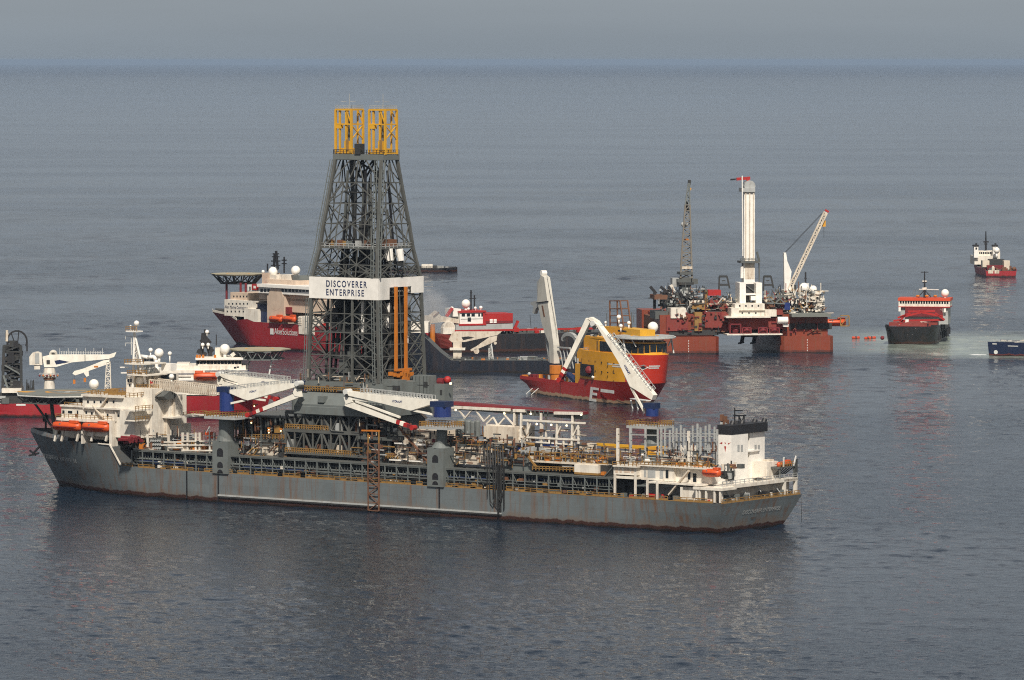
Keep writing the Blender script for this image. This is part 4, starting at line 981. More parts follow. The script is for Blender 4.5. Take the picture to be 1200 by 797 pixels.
for k in range(26): px = 420 + random.random() * 46; mb.use(random.choice(['steel_mid', 'steel_dark', 'steel_grey'])).bar(E.Y(px, 545, 13), E.Y(px + random.uniform(-5, 5), 490 + random.random() * 25, 13), .35)
mb.build('module_frame', mt)
mb = M('yellow_rail'); mb.rail([E.Y(452, 537, 14.4), E.Y(466, 538, 14.4)], 1.3, .8, .13); mb.rail([E.Y(530, 519, 13.6), E.Y(575, 522, 13.6)], 1.2, .9, .09); mb.build('module_railing', mt)
mb = M('red'); p = E.Y(502, 533.5, 14); mb.tube(p, (p[0], p[1], p[2] + 1.3), .55, n=8); mb.build('fire_bottle', mt)
# hanging black hoses at the deck edge
mb = M('hose')
for (px, d) in ((571, 0), (574, 12), (579, 16), (583, 4), (587, 0), (578, 0), (581, 20)):
    a = E.Y(px, 545, 18.6); b_ = E.Y(px + .5, 580 + d * .6, 19.7); 
    if d: c = E.Y(px + 7, 574, 19.6); mb.pipe([a, E.Y(px - .5, 565, 19.6), b_, E.Y(px + 4, 586 + d * .5, 19.7), c, E.Y(px + 7.5, 548, 18.8)], .12)
    else: mb.bar(a, E.Y(px, 600 if px > 582 else 582, 19.6), .2)
mb.bar(E.Y(584, 545, 19.2), E.Y(584.5, 604, 19.5), .7, .4); mb.bar(E.Y(590.5, 545, 19.2), E.Y(590.5, 596, 19.5), .3)
for k in range(8): mb.bar(E.Y(568 + k * 3, 520 + random.random() * 8, 16), E.Y(569 + k * 3, 548, 18.6), .3)
mb.build('hose_bundle', ship)

# long red-roofed conveyor on white trestles
cv = empty('pipe_conveyor', ship)
yc = 4.0
a = E.Y(527, 473, yc); c = E.Y(682, 485.3, yc)
mb = M('maroon'); mb.hexa([(a[0], yc - 3, a[2] - .2), (c[0], yc - 3, c[2] - .2), (c[0], yc + 1, c[2] - .2), (a[0], yc + 1, a[2] - .2)], [(a[0], yc - 3, a[2] + .5), (c[0], yc - 3, c[2] + .5), (c[0], yc + .7, c[2] + .5), (a[0], yc + .7, a[2] + .5)]); mb.build('roof', cv)
mb = M('steel_mid'); mb.hexa([(a[0], yc - 3, a[2] - 1.4), (c[0], yc - 3, c[2] - 1.4), (c[0], yc + .8, c[2] - 1.4), (a[0], yc + .8, a[2] - 1.4)], [(a[0], yc - 3, a[2] - .25), (c[0], yc - 3, c[2] - .25), (c[0], yc + .8, c[2] - .25), (a[0], yc + .8, a[2] - .25)]); mb.build('conveyor_bed', cv)
mb = M('white')
for (p, q) in (((527, 477), (598, 480.5)), ((602, 481), (616, 481.5)), ((650, 484), (682, 484.6))): mb.bar(E.Y(*p, yc + 1.2), E.Y(*q, yc + 1.2), .9, .75)
mb.bar(E.Y(613, 492.5, yc + 1.4), E.Y(686, 496, yc + 1.4), .5, .5); mb.bar(E.Y(610, 512, yc + 1.4), E.Y(679, 515.5, yc + 1.4), .4, .45); mb.bar(E.Y(628, 518, yc + 1.4), E.Y(670, 521, yc + 1.4), .35)
mb.bar(E.Y(570, 498, yc + 1.2), E.Y(602, 499.5, yc + 1.2), .4)
for px, t, b in ((603, 482, 519), (611, 483, 516), (619, 493, 517), (634, 484, 522), (653, 496, 527), (671, 486, 530), (678, 497, 520), (661, 515, 530), (644, 512, 519), (635.5, 497, 523)):
    mb.bar(E.Y(px, t, yc + 1.2), E.Y(px - (1 if px % 2 else 0), b, yc + 1.2), .5)
for px, t, b in ((606, 482, 517), (640, 484, 520), (673, 486, 522)): mb.bar(E.Y(px, t, yc - 2.6), E.Y(px, b, yc - 2.6), .45)
for (p, q) in (((536, 478), (545, 490)), ((555, 478), (545, 490)), ((545, 490), (536, 497)), ((570, 497), (578, 489)), ((578, 489), (583, 498)), ((591, 486), (602, 498)), ((591, 490), (584, 498)), ((557, 480), (567, 494)), ((567, 494), (574, 487)), ((603, 504), (612, 520)), ((597, 504), (604, 497)), ((606, 509), (612, 500)), ((653, 510), (657, 500)), ((671, 512), (678, 498)), ((619, 505), (622, 496))): mb.bar(E.Y(*p, yc + 1.1), E.Y(*q, yc + 1.1), .36)
mb.build('trestle', cv)
for px, py in ((591, 484.5), (622, 485), (629, 497), (646, 498), (664, 498.8), (681, 486), (534, 480.5)): mb = M('lamp'); p = E.Y(px, py, yc + 1.4); mb.sphere(p, .3, 8, 6); mb.use('grey_white').bar(p, (p[0], p[1], p[2] + .8), .25); mb.build('lamp', cv)
mb = M('steel_grey')
for i in range(7): mb.bar(E.Y(612 + i * 5, 480.5, yc + 1.3), E.Y(612 + i * 5, 484.5, yc + 1.3), .2)
mb.bar(E.Y(612, 480, yc + 1.3), E.Y(648, 482, yc + 1.3), .2); mb.build('conveyor_railing', cv)

# aft riser deck: yellow railings, trough, white box, silver boxes
rd = empty('riser_deck', ship)
zd = E.Y(660, 541, 14)[2]
mb = M('cream'); xa_, xb_ = E.Y(620, 540, 15)[0], E.Y(712, 545, 15)[0]
mb.box(xa_, xb_, 8, 15, zd - .5, zd); mb.use('steel_dark').box(xa_ + 1, xb_, -8, 8, zd - 3, zd - .6); mb.use('steel_grey').box(E.Y(590, 545, 13)[0], xa_, 2, 13.5, 13.1, zd + .2); mb.build('deck_slab', rd)
mb = M('yellow_rail')
mb.rail([(xa_, 14.9, zd), (xb_, 14.9, zd)], 2.4, 1.6, .09); mb.rail([(xa_, 9, zd), (xb_, 9, zd)], 3.2, 1.6, .09); mb.rail([(xa_ + 8, 12.8, zd + .1), (xa_ - 8, 12.8, zd + .1)], 1.8, 1.2, .1)
mb.bar(E.Y(619, 535, 15), E.Y(629, 548, 15), .5); mb.rail([E.Y(624, 551, 15.5), E.Y(676, 553, 15.5)], 1.1, 1.1, .1); mb.build('railing', rd)
mb = M('rust'); clutter(mb, 110, xb_, xa_ + 8, 1, 14, zd, ['rust', 'steel_mid', 'cream', 'yellow_rail', 'steel_dark', 'navy', 'grey_white', 'orange_steel'], .3, .8, 2.0); tag(mb.build('deck_equipment', rd), None, None, kind='stuff')
mb = M('white'); E.bx(mb, 673, 701, 545, 554, 16, 10); mb.use('yellow_rail'); E.bx(mb, 673, 701, 554, 556.5, 16.1, 10); mb.build('skid_box', rd)
mb = M('grey_white'); E.bx(mb, 610, 617, 525, 532, 13, 9); E.bx(mb, 618, 626, 524, 531, 13, 9); E.bx(mb, 630, 651, 527, 534, 10, 5); mb.build('control_cabinet', rd)
mb = M('blue'); E.bx(mb, 636, 653, 521, 525, 3, -2); E.bx(mb, 593, 609, 523, 527, 5, 1); mb.build('blue_cover', rd)
for (l, r, t, b) in ((679, 686, 519.5, 529), (688, 695, 519.5, 530), (562, 570, 516, 522)): mb = M('cream'); E.bx(mb, l, r, t, b, 2, .4); mb.build('workshop_container', rd)
# dark lower bays with stair
mb = M('steel_dark'); E.bx(mb, 701, 712, 545, 560, 15, 8); mb.use('steel_mid').bar(E.Y(708, 559, 16), E.Y(719, 547, 16), .7, .3); mb.use('orange_steel'); E.bx(mb, 704, 708, 553, 557, 16, 14); mb.build('stair', rd)

# yellow pipe handling crane and white storage posts on the aft deck
yp = empty('pipe_handler', ship)
mb = M('yellow'); mb.bar(E.Y(699, 520.5, -4), E.Y(757, 524, -4), .7, .7); mb.bar(E.Y(705, 523, -4), E.Y(755, 526, -4), .5, .4)
mb.use('amber'); E.bx(mb, 757.5, 769.5, 524, 527, -3, -8); E.bx(mb, 757.5, 769.5, 528.5, 533.2, -3, -8); mb.use('rust').bar(E.Y(693, 521, -4), E.Y(704, 521, -4), .5); mb.build('gantry_beam', yp)
sp = empty('storage_posts', ship)
Pst = [(724, 502, 541, 15), (739, 501, 534, 10), (756.5, 502, 534, 6), (771, 503, 530, 6), (775, 501, 531, 4), (779.5, 500, 520, 2), (785, 504, 520, 2), (789, 501, 528, 4), (793, 502, 520, 0), (798, 498, 522, 0), (802, 502, 530, 4), (807, 505, 545, 12), (812, 499, 524, 0), (817.5, 496.5, 525, -2), (821, 501, 541, 6), (827, 499, 528, -2), (831.5, 497.5, 530, 0), (837.5, 500, 534, 0), (840.5, 503, 536, 3)]
for (px, t, b, y) in Pst:
    mb = M('white' if y > 10 else 'grey_white'); a = E.Y(px, t, y); c = E.Y(px, b, y); k = .5 if y > 8 else .36
    mb.box(a[0] - k * .6, a[0] + k * .6, y - k * .6, y + k * .6, min(c[2], 14), a[2])
    for q in range(5): mb.box(a[0] - k * .85, a[0] - k * .55, y - .1, y + k * .8, a[2] - 1.5 - q * 1.8, a[2] - 1.1 - q * 1.8)
    mb.build('post', sp)
mb = M('grey_white')
for (l, r, py, y) in ((740, 770, 509.5, 7), (775, 841, 508, 2), (775, 841, 511, -2), (770, 841, 525, 3), (775, 841, 527.5, -2), (785, 841, 518, 0)): mb.bar(E.Y(l, py, y), E.Y(r, py + .6, y), .24)
mb.build('cross_beam', sp)

# ---------------------------------------------------------------- aft house
ah = empty('aft_house', ship)
mb = M('white')
yh = 15.6
E.bx(mb, 719, 746, 546.5, 556.5, yh + 1.5, 4); E.bx(mb, 742, 790, 547, 563, yh, 6); E.bx(mb, 786, 834, 549, 566, yh - 1, yh - 4)
mb.build('house_wall', ah)
mb = M('white')
mb.box(E.Y(719, 550, 17.8)[0], E.Y(746, 550, 17.8)[0], 14, 17.8, 13.0, 13.6); E.bx(mb, 760, 822, 566, 568, 18, 11); E.bx(mb, 812, 846, 571.5, 574.5, 18.8, 12)
E.bx(mb, 718, 746, 546, 547.5, 17.9, 8); E.bx(mb, 742, 828, 546.5, 548, 16.4, 11)
mb.build('deck_edge', ah)
for px, t in ((720, 556), (744, 556), (758, 563), (769.5, 563), (798, 571), (819.5, 573), (827, 573), (837, 573), (843.5, 573), (816, 573)): mb = M('white'); E.bx(mb, px - .9, px + .9, t, 580 + (px - 800) * .055 + 7 if px > 700 else 585, 18.6, 18.1); mb.build('stanchion', ah)
for (l, r, t, b, y) in ((721, 724, 549, 554, yh + 1.5), (726, 728.5, 549, 554, yh + 1.5), (731, 738, 549, 554, yh + 1.5), (739.5, 742.5, 549, 554.5, yh + 1.5)): E.bx(M('tan'), l, r, t, b, y + .05, y - .3).build('shutter', ah)
for (l, r, t, b, y) in ((747, 749, 548.5, 554.5, yh), (754.5, 757, 551, 559, yh), (759, 768, 551, 560, yh), (773, 777, 551, 561, yh)): E.bx(M('grey_white'), l, r, t, b, y + .05, y - .3).build('shutter', ah)
for (l, r, t, b, y) in ((747, 749, 549, 555, yh + .02), (780, 783.2, 551, 560.5, yh), (806, 809, 553, 562, yh - 1), (812, 816, 555, 565, yh - 1)): E.bx(M('glass'), l, r, t, b, y + .06, y - .3).build('doorway', ah)
mb = M('cream'); mb.bar(E.Y(807, 552, 17), E.Y(784, 580, 17.4), 1.1, .35); mb.use('steel_dark').bar(E.Y(788, 572, 17.7), E.Y(780, 582, 17.7), .8, .2); mb.build('stair', ah)
mb = M('grey_white'); E.bx(mb, 750, 800, 563, 582, 11, 3); mb.use('steel_dark'); E.bx(mb, 718, 750, 558, 580, 13, 4)
clutter(mb, 70, 5, 34, 10, 17.6, 8.1, ['white', 'grey_white', 'steel_grey', 'steel_dark', 'red', 'yellow_rail', 'steel_mid'], .3, .8, 1.6); tag(mb.build('side_equipment', ah), None, None, kind='stuff')
mb = M('steel_mid')
for px in range(752, 800, 6): mb.bar(E.Y(px, 568, 16.5), E.Y(px + 10, 566, 16.5), .25)
mb.use('steel_grey').bar(E.Y(745, 569, 16.8), E.Y(800, 569.5, 16.8), .4); mb.build('pipe_run', ah)
mb = M('yellow_rail'); a = E.Y(742, 546.5, 16.3); c = E.Y(828, 548, 16.3); mb.rail([a, c], 1.2, 1.2, .09)
a = E.Y(718, 546, 17.6); c = E.Y(746, 547, 17.6); mb.rail([a, c], 1.2, 1.2, .07)
clutter(mb, 60, 4, 32, 1, 14, E.Y(790, 548, 12)[2], ['yellow_rail', 'rust', 'cream', 'steel_mid', 'orange_steel', 'grey_white', 'steel_dark'], .3, .8, 2.2); mb.build('roof_railing', ah)
mb = M('white_clean')
for (l, r, t, b) in ((731, 737, 535.5, 537.7), (738, 744, 535.5, 537.7), (731, 737, 539.7, 541.7), (738, 744, 539.7, 541.7), (755, 761, 538, 540.5)): p = E.Y(l, (t + b) / 2, 9); q = E.Y(r, (t + b) / 2, 9); mb.tube(p, q, .38, n=10)
mb.build('life_raft_canister', ah)
mb = M('cream'); E.bx(mb, 775, 797, 535, 546, 6, -2); E.bx(mb, 800, 808, 525, 528, 2, 0); mb.build('roof_house', ah)
mb = M('white')
for px in (798.5, 803, 810.5, 815): mb.bar(E.Y(px, 522, 8), E.Y(px, 543, 8), .3)
for k in range(4): mb.bar(E.Y(798.5, 524 + k * 5, 8), E.Y(803, 529 + k * 5, 8), .25); mb.bar(E.Y(815, 524 + k * 5, 8), E.Y(810.5, 529 + k * 5, 8), .25)
mb.build('roof_frame', ah)
mb = M('yellow_rail'); mb.bar(E.Y(752.5, 546, 10), E.Y(752.5, 534, 10), .25); mb.use('white_clean').sphere(E.Y(753, 533, 10), .6, 10, 6, .5); mb.build('roof_lamp', ah)
# stern gallery: white beam and posts across the stern
mb = M('white'); mb.box(1.0, 3.5, -18.6, 17.5, 11.6, 12.4); mb.box(1, 8, -18.6, -12, 11.7, 12.3)
for y in (17.2, -12.5, -17.9): mb.box(1, 1.8, y - .4, y + .4, 8, 11.6)
mb.use('cream').box(3.4, 3.6, -18, 17, 8, 11.6)
mb.use('white').box(3.6, 14, -18, 17, 8, 11.7); mb.build('stern_gallery', ah)
mb = M('steel_dark')
for k in range(26): y = random.uniform(-17, 17); q = random.uniform(.2, .6); mb.use(random.choice(['steel_dark', 'black', 'grey_white', 'white', 'steel_grey'])).box(1.2, 2.6, y - q, y + q, 8.1, 8.4 + q * 2.5)
for y in (14, 6, -1, -9): mb.use('grey_white').bar((2.6, y, 11.4), (1.2, y - 2, 8.4), .25)
tag(mb.build('mooring_gear', ah), None, None, kind='stuff')
mb = M('grey_white'); mb.rail([(1.2, -18.5, 12.4), (1.2, 17, 12.4)], 1.2, 2, .06); mb.build('gallery_railing', ah)
# funnel casing: two white boxes with a slot, black top
fu = empty('funnel', ship)
xf = 9.0
ya = E.X(857, 540, xf)[1]; yb = E.X(899, 540, xf)[1]; y_s0 = E.X(876.5, 540, xf)[1]; y_s1 = E.X(881.5, 540, xf)[1]
Lx = E.Y(841, 540, ya)[0] - xf
ztop = E.X(878, 496.8, xf)[2]; zbk = E.X(878, 507.5, xf)[2]
mb = M('white_clean'); mb.box(xf, xf + Lx, y_s0, ya, 11.7, zbk); mb.box(xf + .8, xf + Lx, yb, y_s1, 11.7, zbk); mb.box(xf + 3, xf + Lx, y_s1, y_s0, 11.7, zbk)
zl_ = E.X(880, 528, xf)[2]; mb.box(xf + .3, xf + 3, y_s1 - 4, y_s0, zl_ - .4, zl_); mb.build('casing', fu)
mb = M('black'); mb.box(xf - .08, xf + Lx + .08, yb - .08, ya + .08, zbk, ztop); mb.build('black_band', fu)
for (l, r) in ((864, 866.5), (868, 870.5), (887, 889.5), (891, 893.5)):
    y0 = E.X(l, 525, xf)[1]; y1 = E.X(r, 525, xf)[1]; za_ = E.X(l, 521.5, xf)[2]; zb2 = E.X(l, 529.5, xf)[2]; off = 0 if l < 880 else .8; mb = M('grey_white'); mb.box(xf + off - .06, xf + off + .3, y0, y1, zb2, za_); mb.build('louvre', fu)
mb = M('red')
for tri in ([(843.2, 519.5), (846.5, 518), (846.5, 520.5)], [(856.5, 518.5), (853.3, 519.5), (853.3, 521.2)], [(848.8, 523), (851, 523), (850, 530)], [(849, 518.5), (851, 519), (850, 520.5)]): mb.prism([(E.Y(*q, ya)[0], ya, E.Y(*q, ya)[2]) for q in tri], (0, .05, 0))
mb.build('emblem', fu)
mb = M('black')
for (px, py, dx) in ((857, 494, 2), (862, 493, 1), (868, 493.5, 2), (882, 492, 3), (893, 491, 3.2)):
    a = E.X(px, 500, xf + 3); c = E.X(px + dx, py, xf + 3); mb.tube(a, c, .75, .65, 10)
mb.build('exhaust', fu)
mb = M('black')
for px in (861, 866, 872): mb.bar(E.X(px, 500, xf + 5), E.X(px, 486 if px != 861 else 478, xf + 5), .25)
mb.bar(E.X(860, 487, xf + 5), E.X(874, 487, xf + 5), .35); mb.bar(E.X(862, 481, xf + 5), E.X(870, 481, xf + 5), .3); mb.bar(E.X(866, 487, xf + 5), E.X(870, 498, xf + 5), .2); mb.bar(E.X(872, 487, xf + 5), E.X(868, 498, xf + 5), .2); mb.build('funnel_mast', fu)
mb = M('rust'); 
for (px, py) in ((846, 488), (850, 490), (847, 494), (852, 494)): p = E.X(px, py, xf + 6); mb.box(p[0] - .4, p[0] + .4, p[1] - .4, p[1] + .4, p[2] - 1.2, p[2] + .5)
mb.use('grey_white').bar(E.X(845, 496, xf + 6), E.X(852, 496, xf + 6), .6); mb.build('winch', fu)
mb = M('steel_dark'); 
for (px, t, b) in ((849, 545, 560), (853, 543, 558), (857, 540, 556)): mb.bar(E.X(px, t, xf - 1), E.X(px, b, xf - 1), .3)
mb.bar(E.X(848, 545, xf - 1), E.X(854, 545, xf - 1), .3); 
for k in range(12): p = E.X(846 + random.random() * 12, 553 + random.random() * 14, xf - 2); q = random.uniform(.3, .8); mb.use(random.choice(['steel_dark', 'grey_white', 'white', 'steel_mid'])).box(p[0] - q, p[0] + q, p[1] - q, p[1] + q, p[2] - q, p[2] + q)
mb.build('boat_davit', fu)
# starboard quarter platform with boat frame
qf = empty('quarter_platform', ship)
mb = M('steel_mid'); za_ = E.X(920, 545, 5)[2]; mb.box(2, 12, -19.2, -11.5, za_ - .4, za_)
for (x, y) in ((2.4, -12), (2.4, -18.8), (7, -18.8), (11, -12)): mb.bar((x, y, 12), (x, y, za_), .35)
mb.use('yellow_rail').rail([(2, -11.5, za_), (2, -19.2, za_)], 1.2, 1, .09); mb.use('steel_dark')
for k in range(5): mb.bar((2.2, -12 - k * 1.6, za_ - .3), (5, -13 - k * 1.2, 13), .25)
mb.tube((2, -19.2, 12), (2, -19.2, za_ + 1.7), .4); mb.build('platform_frame', qf)
mb = M('pale_paint'); mb.bar((2, -13, za_), (1.5, -12.6, za_ + 2.6), .35); mb.bar((2, -18, za_), (1.5, -18.4, za_ + 2.6), .35); mb.build('davit_arm', qf)
mb = M('white'); xb(mb, 899, 912, 541, 560, 5, 14); mb.use('cream'); xb(mb, 901, 907, 538.5, 541, 6, 8); mb.build('quarter_house', qf)
mb = M('hose'); mb.bar((-.3, -18, 8), (-.3, -18.4, .6), .08); mb.build('stern_line', ship)

# fine pipework and fittings over the whole working deck
mb = M('rust')
for (l, r, t, b, y0, y1, n) in ((276, 336, 512, 537, 12.5, 16, 60), (420, 466, 490, 542, 12, 15.5, 80), (463, 512, 503, 546, 13.8, 16, 70), (526, 604, 508, 546, 14.8, 16.5, 120), (590, 720, 521, 549, 9, 15.5, 170), (720, 840, 528, 549, 5, 15, 150), (160, 256, 508, 530, 9, 15.5, 100), (560, 690, 500, 530, -2, 6, 60), (350, 432, 440, 462, 8, 11.5, 60), (140, 180, 500, 527, 10, 16, 40)):
    for k in range(int(n * 1.4)):
        p = E.Y(random.uniform(l, r), random.uniform(t, b), random.uniform(y0, y1)); w_ = random.choice([.14, .18, .22, .3]); L_ = random.uniform(.8, 4.5); c = random.random()
        mb.use(random.choice(['rust', 'steel_dark', 'rust', 'black', 'grey_white', 'steel_dark', 'rust', 'yellow_rail', 'steel_mid', 'cream', 'black']))
        if c < .45: mb.bar(p, (p[0] + L_, p[1], p[2]), w_)
        elif c < .8: mb.bar(p, (p[0], p[1], p[2] + L_ * .6), w_)
        elif c < .9: mb.bar(p, (p[0] + L_ * .5, p[1], p[2] - L_ * .5), w_)
        else: s_ = random.uniform(.2, .55); mb.box(p[0] - s_, p[0] + s_, p[1] - s_, p[1] + s_, p[2] - s_, p[2] + s_)
tag(mb.build('deck_piping', ship), None, None, kind='stuff')

# ---------------------------------------------------------------- orange lifeboats hang in their davits: things of their own
def lifeboat(center, L, W, Hh, th, label, group, small=False):
    o = empty('lifeboat'); o.location = center; o.rotation_euler = (0, 0, th); tag(o, label, 'lifeboat', group)
    rings = []
    for x, k, kz in ((-.5, .12, .5), (-.46, .55, .8), (-.36, .85, .95), (-.1, 1, 1), (.2, 1, 1), (.38, .8, .95), (.47, .45, .8), (.5, .1, .55)):
        rings.append([(x * L, k * W / 2 * c_, Hh * (-.06 + s_ * kz)) for c_, s_ in ((.15, -.42), (.7, -.28), (1, 0.0), (.95, .14), (.72, .3), (.3, .4), (-.3, .4), (-.72, .3), (-.95, .14), (-1, 0.0), (-.7, -.28), (-.15, -.42))])
    mb = M('orange').loft(rings); mb.build('boat_hull', o, True)
    mb = M('orange'); mb.loft([[(x, y * k, z) for y, z in ((-W * .3, Hh * .28), (-W * .26, Hh * .52), (W * .26, Hh * .52), (W * .3, Hh * .28))] for x, k in ((-.44 * L, .8), (-.40 * L, 1), (-.2 * L, 1), (-.12 * L, .8))]); mb.build('cockpit', o)
    mb = M('maroon'); mb.box(-.44 * L, .44 * L, W * .47, W * .53, -Hh * .12, -Hh * .04); mb.box(-.44 * L, .44 * L, -W * .53, -W * .47, -Hh * .12, -Hh * .04); mb.build('fender_strip', o)
    mb = M('steel_grey'); mb.box(.12 * L, .17 * L, W * .3, W * .47, Hh * .06, Hh * .22); mb.build('hatch', o)
    return o
def shp(fr, l): return (fr.o[0] + fr.f[0] * l[0] + fr.q[0] * l[1], fr.o[1] + fr.f[1] * l[0] + fr.q[1] * l[1], l[2])
rzE = pi - radians(E.th)
p = E.Y(78.5, 498.8, 18.2); lifeboat(shp(E, p), 10.4, 3.2, 3.1, rzE, 'orange enclosed lifeboat nearest the bow of the grey drill ship, left of a pair', 'orange lifeboats on the drill ship')
p = E.Y(112.5, 500, 18.4); lifeboat(shp(E, p), 9.8, 3.2, 3.1, rzE, 'orange enclosed lifeboat hanging right beside the forecastle break of the grey drill ship', 'orange lifeboats on the drill ship')
p = E.Y(834, 553.5, 15.8); lifeboat(shp(E, p), 5.6, 2.6, 2.5, rzE, 'short orange rescue boat below the left edge of the white funnel on the drill ship', 'orange lifeboats on the drill ship')
lifeboat(shp(E, (3.4, -15.4, za_ + .6)), 6.0, 2.0, 1.8, rzE + pi / 2, 'orange open boat on the raised stern platform right of the white funnel', 'orange lifeboats on the drill ship')
# ================================================================== the other vessels
def bxx(fr, mb, l, r, t, b, x0, x1):       # box whose side facing forward or aft (plane x0) spans the pixels
    m_ = (l + r) / 2; y0 = fr.X(l, (t + b) / 2, x0)[1]; y1 = fr.X(r, (t + b) / 2, x0)[1]
    mb.box(x0, x1, y0, y1, fr.X(m_, b, x0)[2], fr.X(m_, t, x0)[2]); return mb
def dome(parent, c, r, post=1.5, m='white_clean', name='radome'):
    mb = M(m); mb.sphere(c, r); mb.tube((c[0], c[1], c[2] - r - post), (c[0], c[1], c[2] - r * .8), r * .35); return mb.build(name, parent, True)
def hsec(x, hb, zb, ht, zt, xb=None, n=4):
    xs = [x if xb is None else xb] + [((x if xb is None else xb) * (1 - i / n) + x * i / n) for i in range(n + 1)]
    return (xs, [(hb * .92, -4)] + [(hb + (ht - hb) * (i / n) ** .8, zb + (zt - zb) * i / n) for i in range(n + 1)])
def bulwark(mb, pts, h=1.1):
    for s in (1, -1):
        for a, c in zip(pts, pts[1:]):
            mb.prism([(a[0], a[1] * s, a[2]), (c[0], c[1] * s, c[2]), (c[0], c[1] * s, c[2] + h), (a[0], a[1] * s, a[2] + h)], (0, -.18 * s, 0))
    return mb
def deckstuff(mb, n, x0, x1, y0, y1, z, cols, s0=.3, s1=1.0, hk=2.0): clutter(mb, n, x0, x1, y0, y1, z, cols, s0, s1, hk); return mb

hullmat('hull_red', (0.29, 0.016, 0.022), (0.09, 0.012, 0.012), 8, 0.9, 0.15)
hullmat('hull_scarlet', (0.36, 0.022, 0.016), (0.42, 0.27, 0.17), 8, 1.5, 0.2)
hullmat('hull_black', (0.016, 0.017, 0.021), (0.05, 0.022, 0.016), 8, 1.3, 0.15)
hullmat('hull_blue', (0.007, 0.015, 0.045), (0.12, 0.025, 0.02), 8, 0.8, 0.05)
hullmat('hull_navy', (0.008, 0.012, 0.021), (0.02, 0.015, 0.015), 8, 0.8, 0.1)
hullmat('pontoon_red', (0.205, 0.040, 0.019), (0.10, 0.028, 0.02), 8, 1.2, 0.5)

# ---------------------------------------------------------------- red and yellow construction vessel
Y_ = Fr(653, 465.6, 245, (30, -10.5, 0))
sy = Y_.root('construction_vessel', 'red construction vessel with a yellow deckhouse, round helideck and white E', 'ship')
zd = Y_.Y(640, 448, -10.5)[2]                    # work deck
zf = Y_.Y(726, 449, -10.5)[2]                    # top of the red side amidships
print('yellow ship deck', zd, zf, Y_.Y(735, 479, -10.5), Y_.X(775, 460, 95))
LB = 96.0
st = [hsec(-2, 7, 1.5, 10.5, zd, 3), hsec(6, 10, .6, 10.5, zd), hsec(22, 10.5, 0, 10.5, zd), hsec(46, 10.5, 0, 10.5, zd + .1), hsec(49, 10.5, 0, 10.5, zf), hsec(63, 10, 0, 10.5, zf), hsec(72, 7.8, 0, 10.3, zf + .1, 71), hsec(80, 4.2, 0, 9.0, zf + .3, 77.5), hsec(85, 1.6, 0, 6.2, zf + .5, 81), hsec(87.6, .5, 0, 3.0, zf + .6, 82.5), hsec(88.4, .2, 0, .4, zf + .6, 83)]
hy_ = hull(st, 'hull_scarlet', 'deck_grey').build('hull', sy, sharp=32)
bulwark(M('red'), [(-2, 10.5, zd), (20, 10.5, zd), (47, 10.5, zd)], 1.2).build('bulwark', hy_)
mb = M('orange_steel'); mb.box(-1.6, 16, 9.2, 10.2, zd, zd + 1.6); mb.box(-1.6, -1, -10, 10, zd, zd + 1.5); mb.build('stern_rail', hy_)
mb = M('pale_paint')
xe = lambda px, py: Y_.Y(px, py, -10.5)
a = xe(691, 462); zE0 = xe(692, 470)[2]; zE1 = xe(692, 453.5)[2]; x0, x1 = xe(690.5, 462)[0], xe(699.5, 462)[0]; hE = zE1 - zE0
sl = hE * .12
def par(xa, xb, za, zb_): mb.hexa([(xa, -10.56, za), (xb, -10.56, za), (xb, -10.45, za), (xa, -10.45, za)], [(xa + sl * 2, -10.56, zb_), (xb + sl * 2, -10.56, zb_), (xb + sl * 2, -10.45, zb_), (xa + sl * 2, -10.45, zb_)])
par(x0, x0 + (x1 - x0) * .3, zE0, zE1); w3 = hE * .17; x0b = x0 + (x1 - x0) * .3
mb.box(x0b + sl * 1.6, x1 + sl * 2, -10.56, -10.45, zE1 - w3, zE1); mb.box(x0b + sl * .8, x1, -10.56, -10.45, zE0 + hE * .45, zE0 + hE * .45 + w3); mb.box(x0b, x1 - sl, -10.56, -10.45, zE0, zE0 + w3)
mb.box(xe(704, 456)[0], xe(719.5, 456)[0], -10.56, -10.45, zE1 - w3 * 1.5, zE1 - w3 * .2); mb.build('hull_letter', hy_)
# yellow deckhouse: sides rise from the hull, rounded at the bow
zr = Y_.Y(710, 404, -10.5)[2]; zb1 = Y_.X(748, 419, 86)[2]; 
x_a = Y_.Y(674, 430, -10.4)[0]
ht_ = zb1 + 1.0
mat('bow_yellow', (0.66, 0.31, 0.018), 0.45, dirt=0.12); mat('bow_red', (0.50, 0.035, 0.018), 0.45, dirt=0.1)
def plan(k=1.0, z=0, s=0):     # outline of the house, port to starboard round the bow
    pts = [(x_a + 6, 10.5), (58, 10.5)] + [(58 + 30.6 * sin(a * pi / 20) ** .9, 10.5 * cos(a * pi / 20) ** .8) for a in range(1, 10)] + [(88.6, 0)]
    pts = [(x + s * max(0, (x - 56) / 32), y * k) for x, y in pts]
    return [(x, y, z) for x, y in pts] + [(x, -y, z) for x, y in reversed(pts[:-1])]
mb = M('bow_yellow')
lo = plan(1, zf); hi = plan(1.03, ht_, 2.4); n = len(lo); b0 = mb.add(lo + hi)
for i in range(n - 1):
    ym = (lo[i][1] + lo[i + 1][1]) / 2; front = lo[i][0] > 70 and lo[i + 1][0] > 70
    mb.use('bow_red' if front and -7.8 < ym < 5.6 else 'bow_yellow').face((b0 + i + 1, b0 + i, b0 + n + i, b0 + n + i + 1))
mb.use('bow_yellow').face((b0, b0 + n - 1, b0 + 2 * n - 1, b0 + n)); mb.face([b0 + n + i for i in range(n)])
hs_ = mb.build('deckhouse', sy, sharp=40)
